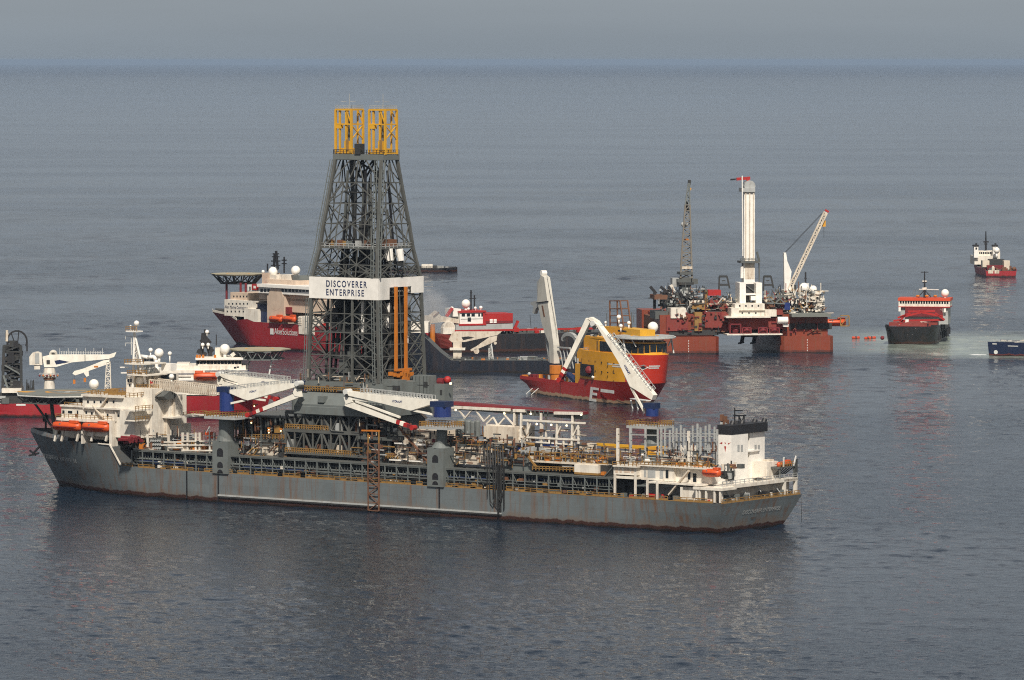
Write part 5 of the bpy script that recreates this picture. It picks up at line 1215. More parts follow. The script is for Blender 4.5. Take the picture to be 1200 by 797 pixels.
# boot of red sweeping up the starboard bow, yellow disc to port, emblem
mb = M('pale_paint')
def bowp(u, z):                 # u: lateral, on the raked front between y=-9..9
    t = (z - zf) / (ht_ - zf); P = [(l[0] + (h_[0] - l[0]) * t, l[1] + (h_[1] - l[1]) * t) for l, h_ in zip(lo, hi)]
    for p, q in zip(P, P[1:]):
        if min(p[1], q[1]) <= u <= max(p[1], q[1]) and p[0] > 71: s = (u - p[1]) / (q[1] - p[1]); return Vector((p[0] + (q[0] - p[0]) * s, u, z))
    return Vector((88, u, z))
def patch(mb, pts, off=.12):
    P = [bowp(u, z) for u, z in pts]; N = (P[1] - P[0]).cross(P[2] - P[0]).normalized(); N = N if N.x > 0 else -N
    mb.poly([p + N * off for p in P])
zl = Y_.X(753, 430.5, 88)[2]; ul = Y_.X(753, 430.5, 88)[1]; ul = max(-4.5, min(4.5, ul))
for (u0, u1, dz) in ((-5.6, -1.5, .45), (-5.2, -1.5, -.25), (1.5, 5.6, .45), (1.5, 5.2, -.25)): 
    for k in range(4): a_ = u0 + (u1 - u0) * k / 4; c_ = u0 + (u1 - u0) * (k + 1) / 4; patch(mb, [(ul + a_, zl + dz - .22), (ul + c_, zl + dz - .22), (ul + c_, zl + dz + .22), (ul + a_, zl + dz + .22)], .1)
patch(mb, [(ul - 1.7, zl), (ul, zl - .95), (ul + 1.7, zl), (ul, zl + .95)], .22); mb.use('black'); patch(mb, [(ul - .8, zl), (ul, zl - .5), (ul + .8, zl), (ul, zl + .5)], .3); mb.build('bow_emblem', hs_)
for k in range(5):
    for j in range(2): x = x_a + 12 + k * 5; z = zf + 3 + j * 3.4; M('glass').box(x - .22, x + .22, -10.72 - .03 * j, -10.4, z, z + .45).build('porthole', hs_)
mb = M('black'); Y_.bx(mb, 680, 695, 427, 441, -11.0, -8); mb.build('side_recess', hs_)
mb = M('maroon'); c = Y_.Y(691, 434, -10.8); mb.sphere(c, 1.7, 10, 6); mb.use('white_clean').sphere(Y_.Y(695, 442, -10.8), .6, 8, 6); mb.build('fast_rescue_boat', hs_)
# bridge under the helideck
zb2 = Y_.X(748, 401, 84)[2]
mb = M('bow_yellow'); b0 = mb.add([(x - 1.5 if x > 56 else x + 14, y * .97, ht_) for x, y, z in hi] + [(x - 2.0 if x > 56 else x + 14, y * .97, zb2) for x, y, z in hi]); n = len(hi)
for i in range(n - 1): mb.face((b0 + i + 1, b0 + i, b0 + n + i, b0 + n + i + 1))
mb.face([b0 + n + i for i in range(n)]); mb.face((b0, b0 + n - 1, b0 + 2 * n - 1, b0 + n)); wh = mb.build('wheelhouse', sy)
zz0 = ht_ + (zb2 - ht_) * .10; zz1 = ht_ + (zb2 - ht_) * .90
for i in range(1, n - 2):
    p, q = Vector(hi[i]), Vector(hi[i + 1])
    nw_ = max(1, round((q - p).length / 2.2))
    for j in range(nw_ if i > 1 and i < n - 3 and (q - p).length < 12 else 0):
        a_ = p.lerp(q, (j + .04) / nw_); c_ = p.lerp(q, (j + .96) / nw_)
        N = Vector((0, 0, 1)).cross((q - p)).normalized(); N = N if N.x * 1 + N.y * (1 if p.y > 0 else -1) > 0 else -N
        off = Vector((-1.7, 0, 0)); F_ = [Vector((a_.x - 1.75, a_.y * .97, zz0)), Vector((c_.x - 1.75, c_.y * .97, zz0)), Vector((c_.x - 1.75, c_.y * .97, zz1)), Vector((a_.x - 1.75, a_.y * .97, zz1))]
        mb = M('glass'); mb.prism([f + N * .15 for f in F_], tuple(-N * .25)); mb.build('window', wh)
# deckhouse steps aft of the bridge
mb = M('bow_yellow'); Y_.bx(mb, 684, 716, 395, 412, -8.5, 8); Y_.bx(mb, 676, 702, 410, 425, -9.5, 9); mb.box(x_a, x_a + 6, -10.4, 10.4, zd, zf + 5); mb.build('aft_house', sy)
for (l, r, t, b) in ((697, 699, 407, 409.5), (690, 692, 415.5, 417.5)): Y_.bx(M('glass'), l, r, t, b, -9.6, -9).build('window', sy)
mb = M('grey_white')
a = Y_.Y(684, 411, -9.7); c = Y_.Y(704, 413, -9.7); mb.rail([a, c], 1.2, 1.2, .06); mb.bar(Y_.Y(677, 420, -10), Y_.Y(677, 452, -10), .5); deckstuff(mb, 30, 50, 66, -8, 8, Y_.Y(700, 395, -8)[2], ['grey_white', 'amber', 'steel_mid', 'white_clean'], .3, .8); tag(mb.build('deck_gear', sy), None, None, kind='stuff')
mb = M('navy'); mb.bar(Y_.Y(666, 438, -9), Y_.Y(676, 448, -9), 2.0, 1.2); mb.bar(Y_.Y(676.5, 424, -9), Y_.Y(677, 450, -9), 1.1); mb.build('towing_pin', sy)
# helideck
hc = Y_.X(749, 393.5, 80); hr = 10.6
hd2 = empty('helideck', sy)
mb = M('grey_white'); mb.tube((80, 0, hc[2] - .35), (80, 0, hc[2]), hr, hr, 28); mb.use('pale_paint').tube((80, 0, hc[2] - .8), (80, 0, hc[2] - .36), hr + .5, hr + .6, 28); mb.build('deck_plate', hd2)
mb = M('amber'); ring(mb, 80, 0, hc[2] + .02, 4.4, 5.2); mb.build('deck_marking', hd2)
mb = M('pale_paint')
for y in (-8, 8, -4, 4, 0): mb.bar((86, y * .8, zb2 - 1.5), (88.5 - abs(y) * .35, y, hc[2] - .7), .35)
for y in (-9.5, 9.5): mb.bar((84, y, ht_), (82, y, hc[2] - .7), .45)
mb.build('support_strut', hd2)
mb = M('yellow'); Y_.bx(mb, 708, 750, 384.5, 393, -3, 3); Y_.bx(mb, 686, 698, 394, 399, -8, -5); mb.build('roof_house', sy)
mb = M('glass'); Y_.bx(mb, 724, 734, 387, 389, -3.06, -2); mb.build('roof_window', sy)
fm = empty('mast', sy); mb = M('rust')
A_ = [Y_.Y(715, 385, -2), Y_.Y(731, 385, -2)]; B_ = [Y_.Y(714.5, 352, -2), Y_.Y(726.5, 352, -2)]
for i in range(2):
    for dy in (0, 3): mb.bar((A_[i][0], A_[i][1] + dy, A_[i][2]), (B_[i][0], B_[i][1] + dy, B_[i][2]), .45)
for t in (.2, .45, .7, .98):
    p = Vector(A_[0]).lerp(Vector(B_[0]), t); q = Vector(A_[1]).lerp(Vector(B_[1]), t); mb.bar(p, q, .35); mb.bar(p + Vector((0, 3, 0)), q + Vector((0, 3, 0)), .35); mb.bar(p, p + Vector((0, 3, 0)), .3); mb.bar(q, q + Vector((0, 3, 0)), .3)
mb.build('mast_frame', fm)
for (px, py, r_, y) in ((725.3, 371.6, .85, -3), (727.6, 382, .7, -4), (737, 378.5, .7, -2), (710, 378, .6, 0), (765.2, 383.3, 1.9, 6)): dome(sy, Y_.Y(px, py, y), r_, 1.5)
mb = M('steel_mid')
for (px, t, b) in ((711, 367, 386), (740, 366, 386), (742, 369, 378)): mb.bar(Y_.Y(px, t, 0), Y_.Y(px + .5, b, 0), .2)
mb.build('antenna', sy)
# white knuckle crane
cr = empty('crane', sy); yc = -6.5; P = lambda a: Vector(Y_.Y(a[0], a[1], yc))
a = P((652.5, 428)); b_ = P((652.5, 447)); mb = M('orange_steel'); mb.tube((b_.x, yc, zd), (a.x, yc, a.z), 2.4, n=16); mb.tube((a.x, yc, a.z - 3), (a.x, yc, a.z), 2.7, n=16); mb.build('pedestal', cr)
bpts = [(652.5, 426), (647.5, 425), (646.5, 402), (641, 388), (637.5, 376), (633, 352), (634.5, 332), (637, 322), (641, 325), (645, 353), (650, 388), (652, 404)]
mb = M('boom_grey'); q = [P(a_) for a_ in bpts]; mb.prism([(v.x, yc - 1.2, v.z) for v in q], (0, 2.4, 0)); mb.build('boom', cr)
mb = M('grey_white'); q = [P(a_) for a_ in ((636, 324), (632.5, 329), (630.5, 346), (630, 352), (625.8, 352.5), (625.2, 331), (628, 327))]; mb.prism([(v.x, yc + 1.3, v.z) for v in q], (0, 1.6, 0)); q = [P(a_) for a_ in ((630, 352), (631, 356), (624, 362), (622, 368), (620, 367), (621.5, 359), (618, 357), (618, 354), (624, 353))]; mb.prism([(v.x, yc + 1.3, v.z) for v in q], (0, 1.4, 0)); mb.build('jib', cr)
mb = M('grey_white'); mb.bar(P((639, 388)), P((644, 424)), .6); mb.bar(P((642, 390)), P((646, 424)), .5); mb.build('ram', cr)
c = P((637, 320)); mb = M('white_clean'); mb.tube((c.x, yc + 1, c.z), (c.x, yc - 1, c.z), 1.0, n=12); mb.use('rust').prism([(v.x, yc - 1.28, v.z) for v in (P((638.2, 358)), P((639.8, 358)), P((642.2, 371)), P((640.6, 371)))], (0, .1, 0)); mb.build('sheave', cr)
mb = M('black'); q0 = P((632, 355)); q1 = P((646, 353)); mb.bar((q0.x, yc - 1.25, q0.z), (q1.x, yc - 1.25, q1.z), .35); mb.bar(P((621, 368)), P((622.5, 386)), .12); mb.bar(P((641, 324)), P((653, 392)), .1); mb.build('wire', cr)
mb = M('grey_white'); mb.bar(P((654, 407)), P((668, 408)), .8, .5); c = P((668, 398))
for k in range(9):
    a0 = pi * k / 9; a1 = pi * (k + 1) / 9; mb.bar((c.x + 2.6 * cos(a0) * 2.2, yc, c.z + 2.6 * sin(a0) - .6), (c.x + 2.6 * cos(a1) * 2.2, yc, c.z + 2.6 * sin(a1) - .6), 1.3)
for k in range(6): mb.bar(P((656 + k * 4, 408)), P((660 + k * 4, 432)), .3)
mb.build('hose_arch', sy)
mb = M('red'); deckstuff(mb, 60, 1, 46, -9, 9, zd, ['red', 'orange_steel', 'white_clean', 'steel_dark', 'grey_white', 'navy', 'maroon', 'amber'], .4, 1.3, 2.2); mb.sphere((3, -9, zd + 2), .7, 8, 6); tag(mb.build('deck_gear', sy), None, None, kind='stuff')
mb = M('pale_paint')
for px in (619, 626): mb.bar(Y_.Y(px + 5, 455, -10.6), Y_.Y(px - 4, 463, -13), .25)
mb.bar(Y_.Y(614, 463, -13), Y_.Y(627, 465, -13), .3); mb.build('boat_ladder', sy)
mb = M('pale_paint'); Y_.bx(mb, 738, 757, 468, 469, -12, -10); 
for px in (739, 745, 752): mb.bar(Y_.Y(px, 469, -11), Y_.Y(px + 3, 480, -11), .4)
mb.bar(Y_.Y(738, 481, -11), Y_.Y(756, 481.5, -11), .4); mb.build('boarding_frame', sy)
# ---------------------------------------------------------------- red semi-submersible rig
G = Fr(977, 413.5, -8, (0, 30, 0))
rg = G.root('semi_submersible', 'rust red semi submersible platform with a tall white tower between two cranes', 'rig')
def gb(mb, l, r, t, b, y0, y1): return G.bx(mb, l, r, t, b, y0, y1)
zp = G.Y(945, 394, 30)[2]
for (l, r) in ((915, 977), (771, 843)):
    xa_, xb_ = G.Y(l, 404, 30)[0], G.Y(r, 404, 30)[0]; x0, x1 = min(xa_, xb_), max(xa_, xb_)
    mb = M('pontoon_red'); ch = 1.5
    mb.loft([[(x0, 30 - ch, z), (x0 + ch, 30, z), (x1 - ch, 30, z), (x1, 30 - ch, z), (x1, -34, z), (x0, -34, z)] for z in (-6, zp)]); mb.build('pontoon', rg)
    for yy in (26, -20):
        mb = M('pontoon_red'); mb.box(x0 + 2, x1 - 1.5, yy - 14, yy, zp, zp + 9); mb.build('column', rg)
    mb = M('pale_paint'); xm = x0 + (x1 - x0) * .5
    for k in range(5): mb.box(xm - .12, xm + .12, 30.0, 30.05, .8 + k * 1.1, 1.4 + k * 1.1)
    mb.build('draft_mark', rg)
mb = M('black'); 
for px in (872, 884, 870, 886): mb.bar(G.Y(px, 392, 0), G.Y(px - 2, 402, 0), .8); mb.bar(G.Y(px, 401, 0), G.Y(px - 5, 402.5, 0), .6)
gb(mb, 870, 888, 391, 395, 2, -2); mb.build('moonpool_frame', rg)
# upper hull
mb = M('rust_red')
gb(mb, 781, 806, 371, 388, 27, -25); gb(mb, 806, 856, 368, 389, 24, -25); gb(mb, 853, 922, 373, 386, 27, -25); gb(mb, 918, 970, 372, 394, 25.9, -25); gb(mb, 843, 918, 386, 391, 10, -25)
mb.prism([G.Y(826, 366, 27), G.Y(852, 366, 27), G.Y(845, 384, 27), G.Y(826, 384, 27)], (0, -20, 0)); mb.build('upper_hull', rg)
for q_ in ((784, 842, 387, 393, 26.5, -24), (925, 975, 379, 386, 26.5, 20)): mb = M('steel_dark'); gb(mb, *q_); mb.build('hull_recess', rg)
mb = M('white'); gb(mb, 852, 917, 391.3, 392.8, 33, 14); gb(mb, 851, 903, 371, 372.6, 33, 14); mb.build('deck_edge', rg)
mb = M('heli_green'); gb(mb, 928, 974, 368, 371.5, 32, 8); mb.build('helideck', rg)
mb = M('pale_paint')
for (l, r) in ((855.5, 868), (870, 880), (889, 899), (902, 913)):
    mb = M('maroon'); t, b = (380 if l < 860 else 384), 391
    for (a, c) in (((l, t), (r, t)), ((l, b), (r, b)), ((l, t), (l, b)), ((r, t), (r, b))): mb.bar(G.Y(*a, 31), G.Y(*c, 31), .5)
    m_ = G.Y((l + r) / 2, (t + b) / 2 + 1, 28); mb.sphere(m_, 1.6, 10, 6); mb.build('reel_frame', rg)
# accommodation
mb = M('white')
gb(mb, 861, 896, 356, 371, 30, 12); gb(mb, 896, 910, 363, 371, 29, 14); gb(mb, 857, 866, 361, 371, 31, 20); gb(mb, 786, 804, 361, 373, 27.5, 16); gb(mb, 808, 826, 352, 361, 20, 8); mb.build('accommodation', rg)
for i in range(4): gb(M('glass'), 866 + i * 7.3, 867.8 + i * 7.3, 357.5, 359.5, 30.06, 29).build('window', rg)
for i in range(3): gb(M('glass'), 869 + i * 8, 870.5 + i * 8, 366, 368, 30.06, 29).build('window', rg)
mb = M('cream'); gb(mb, 861, 897, 363.2, 364, 30.8, 29); mb.build('walkway', rg)
mb = M('white_clean'); p = G.Y(911, 375.5, 30); q = G.Y(923, 375.5, 30); mb.tube(p, q, 1.5, n=12); gb(mb, 918, 924, 380, 383, 30, 28); mb.build('tank', rg)
# white tower
tw = empty('tower', rg); yt = 18
zt = G.Y(877, 222, yt)[2]; zm = G.Y(877, 307, yt)[2]; zl = G.Y(877, 352, yt)[2]
def xpx(px, py=300, y=yt): return G.Y(px, py, y)[0]
mb = M('white_clean'); mb.box(xpx(872), xpx(884.5), yt - 4.5, yt, zl, zt); mb.build('tower_shaft', tw)
mb = M('cream')
for px in (873.6, 878.2, 882.8): mb.box(xpx(px) - .25, xpx(px) + .25, yt, yt + .5, zm, zt)
mb.box(xpx(873), xpx(884), yt + .02, yt + .12, G.Y(877, 327, yt)[2], zm); mb.build('guide_rail', tw)
mb = M('white_clean'); gb(mb, 866.8, 874, 331.5, 356, 24, 14); gb(mb, 886, 893, 331.5, 356, 24, 14); gb(mb, 874, 886, 344, 346, 23, 15); gb(mb, 880, 886, 347, 352, 23, 17); mb.build('tower_leg', tw)
mb = M('steel_dark'); gb(mb, 874.3, 885.7, 333, 343.5, 19.5, 18.1); gb(mb, 874.3, 879.5, 346.5, 355.5, 19.5, 18.1); mb.use('steel_mid').bar(G.Y(874, 334, 20), G.Y(886, 343, 20), .4); mb.build('gap_shade_panel', tw)  # dark panels added to shade the gap between the tower legs
mb = M('steel_mid'); gb(mb, 868, 890, 306, 308.5, yt + 2, yt - 6); mb.bar(G.Y(870, 308, yt), G.Y(870, 331, yt), .5); mb.bar(G.Y(889.5, 308, yt), G.Y(890, 345, yt), .5); mb.rail([G.Y(868, 306, yt + 2), G.Y(890, 306, yt + 2)], 1.2, 1.5, .1); mb.bar(G.Y(887, 295, yt), G.Y(890, 307, yt), .8); mb.build('tower_platform', tw)
mb = M('white_clean'); mb.tube(G.Y(869.6, 312, yt), G.Y(869.6, 326, yt), .7, n=10); mb.tube(G.Y(869.8, 206, yt + 1), G.Y(870.5, 300, yt + 1), .28, n=6); mb.build('riser_pipe', tw)
mb = M('grey_white'); gb(mb, 869.5, 885, 220.5, 225, yt + 1, yt - 6); c = G.Y(877.5, 218, yt - 2); mb.tube((c[0], yt + .5, c[2]), (c[0], yt - 4, c[2]), 2.4, n=12); mb.build('tower_head', tw)
mb = M('red'); c = G.Y(876.5, 209, yt - 2); mb.bar(G.Y(876.5, 214, yt - 2), c, 1.2); mb.bar(G.Y(863, 210, yt - 2), G.Y(879, 208.6, yt - 2), .9, 1.2); mb.use('black').bar(G.Y(856, 210.6, yt - 2), G.Y(862, 210.2, yt - 2), .7); mb.build('head_crane', tw)
# port lattice boom crane (left)
lc = empty('lattice_crane', rg); yl = 8
mat('boom_brown', (.17, .155, .13), .6, dirt=.5)
mb = M('boom_brown')
b4 = lambda px0, px1, py, d: [Vector(G.Y(px0, py, yl + d)), Vector(G.Y(px1, py, yl + d)), Vector(G.Y(px1, py, yl - d)), Vector(G.Y(px0, py, yl - d))]
mb.lattice(b4(797.5, 811, 326, 2), b4(799, 810, 296, 1.8), 5, .35, .7); mb.lattice(b4(799, 810, 296, 1.8), b4(803, 808.5, 240, 1.4), 8, .3, .6); mb.use('steel_grey').lattice(b4(803, 808.5, 240, 1.4), b4(806.5, 808.3, 215, .5), 4, .25, .45); mb.build('boom', lc)
mb = M('steel_dark'); mb.bar(G.Y(807.5, 217, yl), G.Y(808, 211, yl), 1.2); mb.use('amber').bar(G.Y(808.5, 223, yl), G.Y(808.7, 220, yl), .9); mb.use('cream').box(G.Y(798, 314, yl)[0], G.Y(810, 314, yl)[0], yl + 1.5, yl + 2.6, G.Y(804, 315, yl)[2], G.Y(804, 312, yl)[2])
mb.use('grey_white'); mb.sphere(G.Y(800.5, 263, yl), 1.0, 8, 6); mb.bar(G.Y(800, 266, yl), G.Y(806, 262, yl), .8); mb.use('steel_dark').bar(G.Y(804.5, 236, yl), G.Y(805.5, 248, yl), 1.1); mb.use('orange_steel').bar(G.Y(802, 281, yl), G.Y(807, 280.5, yl), .7); mb.build('boom_fitting', lc)
mb = M('steel_mid'); gb(mb, 797, 812, 319, 322, yl + 3, yl - 5); gb(mb, 799, 810, 326, 342, yl + 3, yl - 5); gb(mb, 794, 799, 327, 331, yl + 3, yl); gb(mb, 811, 818, 327, 333, yl + 3, yl - 2); mb.use('grey_white'); gb(mb, 799, 809, 341, 352, yl + 6, yl - 6); gb(mb, 788, 796, 326, 336, yl, yl - 5); mb.use('steel_dark'); gb(mb, 796, 813, 331, 334, yl + 4, yl - 6); mb.build('machine_house', lc)
# flare/exhaust stacks slanting left
mb = M('black')
for (a, c) in (((762, 336), (769, 344)), ((774, 336), (783, 343)), ((783, 336), (790, 343)), ((797, 343), (802, 352)), ((802, 346), (809, 353)), ((767, 343), (767, 362)), ((771, 348), (778, 362))): mb.bar(G.Y(*a, 18), G.Y(*c, 18), 1.1)
mb.build('exhaust_stack', rg)
mb = M('white'); 
for (a, c, w_) in (((779, 341), (786, 341), 2), ((796, 346), (808, 354), 2.6), ((786, 334), (790, 342), 1.6), ((806, 349), (818, 353), 2)): mb.bar(G.Y(*a, 16), G.Y(*c, 16), w_, 1.2)
mb.build('vent_trunk', rg)
mb = M('steel_mid'); gb(mb, 768, 783, 365, 374, 24, 10); mb.use('rust'); gb(mb, 767, 782, 346, 351, 22, 10); gb(mb, 774, 784, 374, 388, 22, -20); mb.use('steel_dark'); gb(mb, 781, 800, 344, 361, 18, 2); gb(mb, 800, 826, 350, 370, 18, 0); mb.use('yellow_rail'); gb(mb, 811, 826, 355, 362, 22, 18); gb(mb, 814, 823, 366, 388, 27.3, 24)
gb(mb, 826, 829, 340, 365, 20, 16); tag(mb.build('machinery', rg), None, None, kind='stuff')
mb = M('red'); gb(mb, 830, 845, 340, 346.5, 20, 14); mb.build('deck_container', rg)
mb = M('steel_mid')
cl = ['steel_mid', 'grey_white', 'steel_dark', 'rust', 'steel_dark', 'steel_mid', 'yellow_rail', 'rust_red', 'cream', 'steel_grey', 'black']
def scatter(mb, n, l, r, t, b, y0, y1, s0=.2, s1=.55):
    for k in range(int(n * 1.7)):
        p = G.Y(random.uniform(l, r), random.uniform(t, b), random.uniform(y0, y1)); s = random.uniform(s0, s1)
        mb.use(random.choice(cl)).box(p[0] - s, p[0] + s, p[1] - s * .6, p[1] + s * .6, p[2] - s * .8, p[2] + s * .8)
        if random.random() < .5: d = random.choice([(random.uniform(-5, 5), 0), (0, random.uniform(1, 4)), (random.uniform(-2, 2), random.uniform(0, 3))]); mb.bar(p, (p[0] + d[0], p[1], p[2] + d[1]), .3)
gb(mb.use('rust_red'), 832, 842, 352, 358, 22, 16); gb(mb.use('rust'), 845, 851, 356, 367, 22, 17); gb(mb.use('cream'), 851, 858, 353, 358, 22, 18); scatter(mb, 90, 829, 862, 347, 369, 14, 24); gb(mb.use('steel_grey'), 829, 860, 354, 368, 14, -5); tag(mb.build('deck_equipment', rg), None, None, kind='stuff')
mb = M('rust'); gb(mb, 899, 906, 357, 366, 24, 18); gb(mb.use('rust_red'), 908, 918, 362, 369, 25, 20); scatter(mb, 130, 896, 930, 341, 370, 14, 26); gb(mb.use('steel_dark'), 896, 930, 352, 368, 12, -8); tag(mb.build('deck_equipment', rg), None, None, kind='stuff')
mb = M('steel_mid'); cl = ['white', 'yellow_rail', 'cream', 'steel_mid', 'white', 'steel_dark', 'rust', 'grey_white']; scatter(mb, 120, 924, 966, 340, 368, 14, 26); gb(mb.use('steel_dark'), 926, 962, 352, 368, 12, -8); tag(mb.build('deck_equipment', rg), None, None, kind='stuff')
mb = M('steel_mid'); cl = ['steel_mid', 'grey_white', 'steel_dark', 'rust', 'steel_dark', 'black', 'steel_grey']; scatter(mb, 110, 772, 828, 338, 366, 16, 24); tag(mb.build('deck_equipment', rg), None, None, kind='stuff')
mb = M('rust'); cl = ['rust_red', 'maroon', 'steel_dark', 'rust', 'maroon', 'steel_dark']; scatter(mb, 26, 784, 850, 366, 389, 27, 28, .2, .6); scatter(mb, 14, 915, 960, 378, 390, 27, 27.6, .2, .5); tag(mb.build('hull_fitting', rg), None, None, kind='stuff')
mb = M('steel_grey')
for (a, c) in (((900, 349), (908, 356)), ((908, 356), (917, 347)), ((917, 347), (900, 347)), ((911, 347), (919, 355)), ((898, 355), (920, 356))): mb.bar(G.Y(*a, 27), G.Y(*c, 27), .5)
mb.build('pipe_truss', rg)
for (l, r, t) in ((843, 852, 324), (895, 903.5, 324)):
    mb = M('steel_dark'); mb.bar(G.Y(l, t, 14), G.Y(r, t, 14), .9); mb.bar(G.Y(l, t, 14), G.Y(l - .5, 341, 14), .6); mb.bar(G.Y(r, t, 14), G.Y(r + 3, 338, 14), .6); mb.bar(G.Y(l + 3, t + 5, 14), G.Y(r - 2, t + 5, 14), .4); mb.bar(G.Y(l + 1, 334, 14), G.Y(r + 2, 334, 14), .7); mb.build('gantry', rg)
mb = M('blue'); gb(mb, 919, 926, 355, 363, 26, 22); mb.build('blue_tank', rg)
# starboard crane (right): white post and raised boom
rc = empty('boom_crane', rg); yr = 14
mb = M('white_clean'); q = [G.Y(a, b, yr) for a, b in ((918, 296), (920.6, 296), (922, 306), (927, 318), (925.5, 330), (927, 352), (919, 352))]; mb.prism([(v[0], yr + 1.2, v[2]) for v in q], (0, -2.4, 0)); mb.build('gantry_post', rc)
mb = M('cream'); d0, d1 = (925, 339), (967.5, 249); mb.lattice([Vector(G.Y(d0[0] + a, d0[1] + a * .5, yr + b)) for a, b in ((-1.8, 1), (1.8, 1), (1.8, -1), (-1.8, -1))], [Vector(G.Y(d1[0] + a, d1[1] + a * .5, yr + b)) for a, b in ((-1.7, 1), (1.7, 1), (1.7, -1), (-1.7, -1))], 16, .3, .6)
mb.use('white_clean').bar(G.Y(927, 338, yr), G.Y(968.5, 249, yr), .6, .8); mb.build('boom', rc)
mb = M('red'); mb.bar(G.Y(967, 246, yr), G.Y(971, 248.5, yr), .8); mb.build('boom_tip', rc)
mb = M('black'); 
for dx in (0, 1.2): mb.bar(G.Y(919.5 + dx, 296, yr), G.Y(963 + dx, 250, yr), .14)
mb.bar(G.Y(965.5, 253, yr), G.Y(965.5, 279, yr), .14); mb.build('wire', rc)
mb = M('amber'); c = G.Y(965.5, 262, yr); mb.box(c[0] - .7, c[0] + .7, yr - .4, yr + .4, c[2] - 1.3, c[2] + 1.3); mb.build('hook_block', rc)
mb = M('steel_dark'); gb(mb, 928, 933, 334, 340, yr + 1, yr - 2); mb.use('white'); gb(mb, 919, 930, 340, 354, yr + 3, yr - 4); mb.build('machine_house', rc)
for (px, py, r_) in ((942.5, 337.5, 2.2), (953, 339, 1.6), (958, 349, 1.5), (928, 350, 1.3)): dome(rg, G.Y(px, py, 16), r_, 1.8)
mb = M('black'); mb.bar(G.Y(944, 319, 14), G.Y(944, 335, 14), .6); mb.bar(G.Y(942.5, 326, 14), G.Y(945.5, 326, 14), .4); mb.use('pale_paint').bar(G.Y(947.5, 332, 15), G.Y(947.5, 346, 15), .35); mb.bar(G.Y(944, 332.5, 15), G.Y(948, 332.5, 15), .3); mb.build('antenna', rg)
mb = M('white'); gb(mb, 952, 962, 341, 352, 18, 8); gb(mb, 956, 966, 352, 365, 20, 8); mb.build('control_cabin', rg)
for (l, r, t, b) in ((957, 959, 348, 351), (961, 963, 357, 360), (963, 965, 361, 364)): gb(M('glass'), l, r, t, b, 18.06 if b < 352 else 20.06, 17).build('window', rg)
mb = M('yellow_rail'); a = [(985, 370), (995, 370), (995, 382), (985, 382)]
for yy in (24, 18):
    for i in range(4): mb.bar(G.Y(*a[i], yy), G.Y(*a[(i + 1) % 4], yy), .4)
mb.bar(G.Y(985, 382, 24), G.Y(995, 370, 24), .3); mb.use('steel_grey').bar(G.Y(972, 373, 24), G.Y(986, 371, 24), .5); mb.build('boat_platform', rg)
c = G.Y(978.5, 377.5, 22); lifeboat(shp(G, c), 9.5, 3.6, 3.6, pi - radians(G.th), 'red orange lifeboat hung outside the right end of the red rig', None)
# ---------------------------------------------------------------- black hulled supply ship seen bow on
S = Fr(1097, 403.5, -80.3, (70, 10.5, 0))
ss = S.root('supply_ship', 'black hulled supply ship with orange striped white bridge, bow towards the camera', 'ship')
zh = S.X(1066, 384, 78)[2]
st = [hsec(0, 10, 0, 10.5, 4.5), hsec(48, 10.5, 0, 10.8, 4.6), hsec(54, 10.5, 0, 11, zh - 1), hsec(68, 10.3, 0, 11.4, zh), hsec(74, 8.6, 0, 11.2, zh + .2, 73), hsec(77.5, 6, 0, 10.3, zh + .4, 75), hsec(79, 3, 0, 9.2, zh + .5, 76)]
hb = hull(st, 'hull_black', 'maroon').build('hull', ss, sharp=32)
mb = M('black'); 
for k in range(7): x = 6 + k * 9; mb.box(x, x + 2, 10.7, 11.3, 1.2, 4.3 if k < 6 else 6)
mb.build('fender', hb)
bulwark(M('hull_black'), [(54, 11, zh - 1), (68, 11.4, zh), (74, 11.2, zh + .2), (77.5, 10.3, zh + .4), (79, 9.2, zh + .5)], .8).build('bulwark', hb)
mb = M('rust_red'); mb.prism([(77, -6, zh + .5), (77, 7, zh + .5), (70, 3, zh + 2.3), (70, -1, zh + 2.3)], (-1.5, 0, .1)); mb.box(60, 64, -10.5, 10.5, zh, zh + 1.4); mb.build('breakwater', ss)
mb = M('maroon'); mb.sphere(S.X(1034, 396, 74), .9, 8, 6); mb.build('anchor', ss)
xb0 = 52.0
ztop = S.X(1083, 350, xb0)[2]; zw = S.X(1083, 359.3, xb0)[2]; z3 = S.X(1083, 372, xb0)[2]
ya, yb = S.X(1053, 356, xb0)[1], S.X(1113, 356, xb0)[1]
mb = M('white'); mb.box(xb0, xb0 - 12, ya, yb, zw, ztop - 1); mb.use('grey_white').box(xb0 - 1, xb0 - 14, ya + .8, yb - .8, z3 - 3, zw - .3); mb.use('maroon').box(xb0 + .5, xb0 - 1.1, ya + 3, yb - 3, z3 + .4, zw - .5); mb.use('steel_grey').box(xb0 + 4, xb0 - 3, -10, 10, zh, z3 - 1.4); mb.use('white').box(xb0 + 4.2, xb0 + 3.9, -7, 7, z3 - 3, z3 - 1.3); mb.build('superstructure', ss)  # maroon panel: red upperworks with the shadow below the bridge painted in
mat('stripe_orange', (0.55, 0.065, 0.02), .5, dirt=0)
mb = M('stripe_orange'); mb.box(xb0 + .4, xb0 - 12.4, ya - .3, yb + .3, ztop - .95, ztop + .2); mb.build('roof_edge', ss)
mb = M('red'); mb.box(xb0 + .3, xb0 - 12, ya - .1, yb + .1, zw - .35, zw); 
for (l, r, t) in ((1055, 1106, 376), ): a = S.X(l, t, xb0 + 6); c = S.X(r, t - 1, xb0 + 6); mb.bar(a, c, .5, .9)
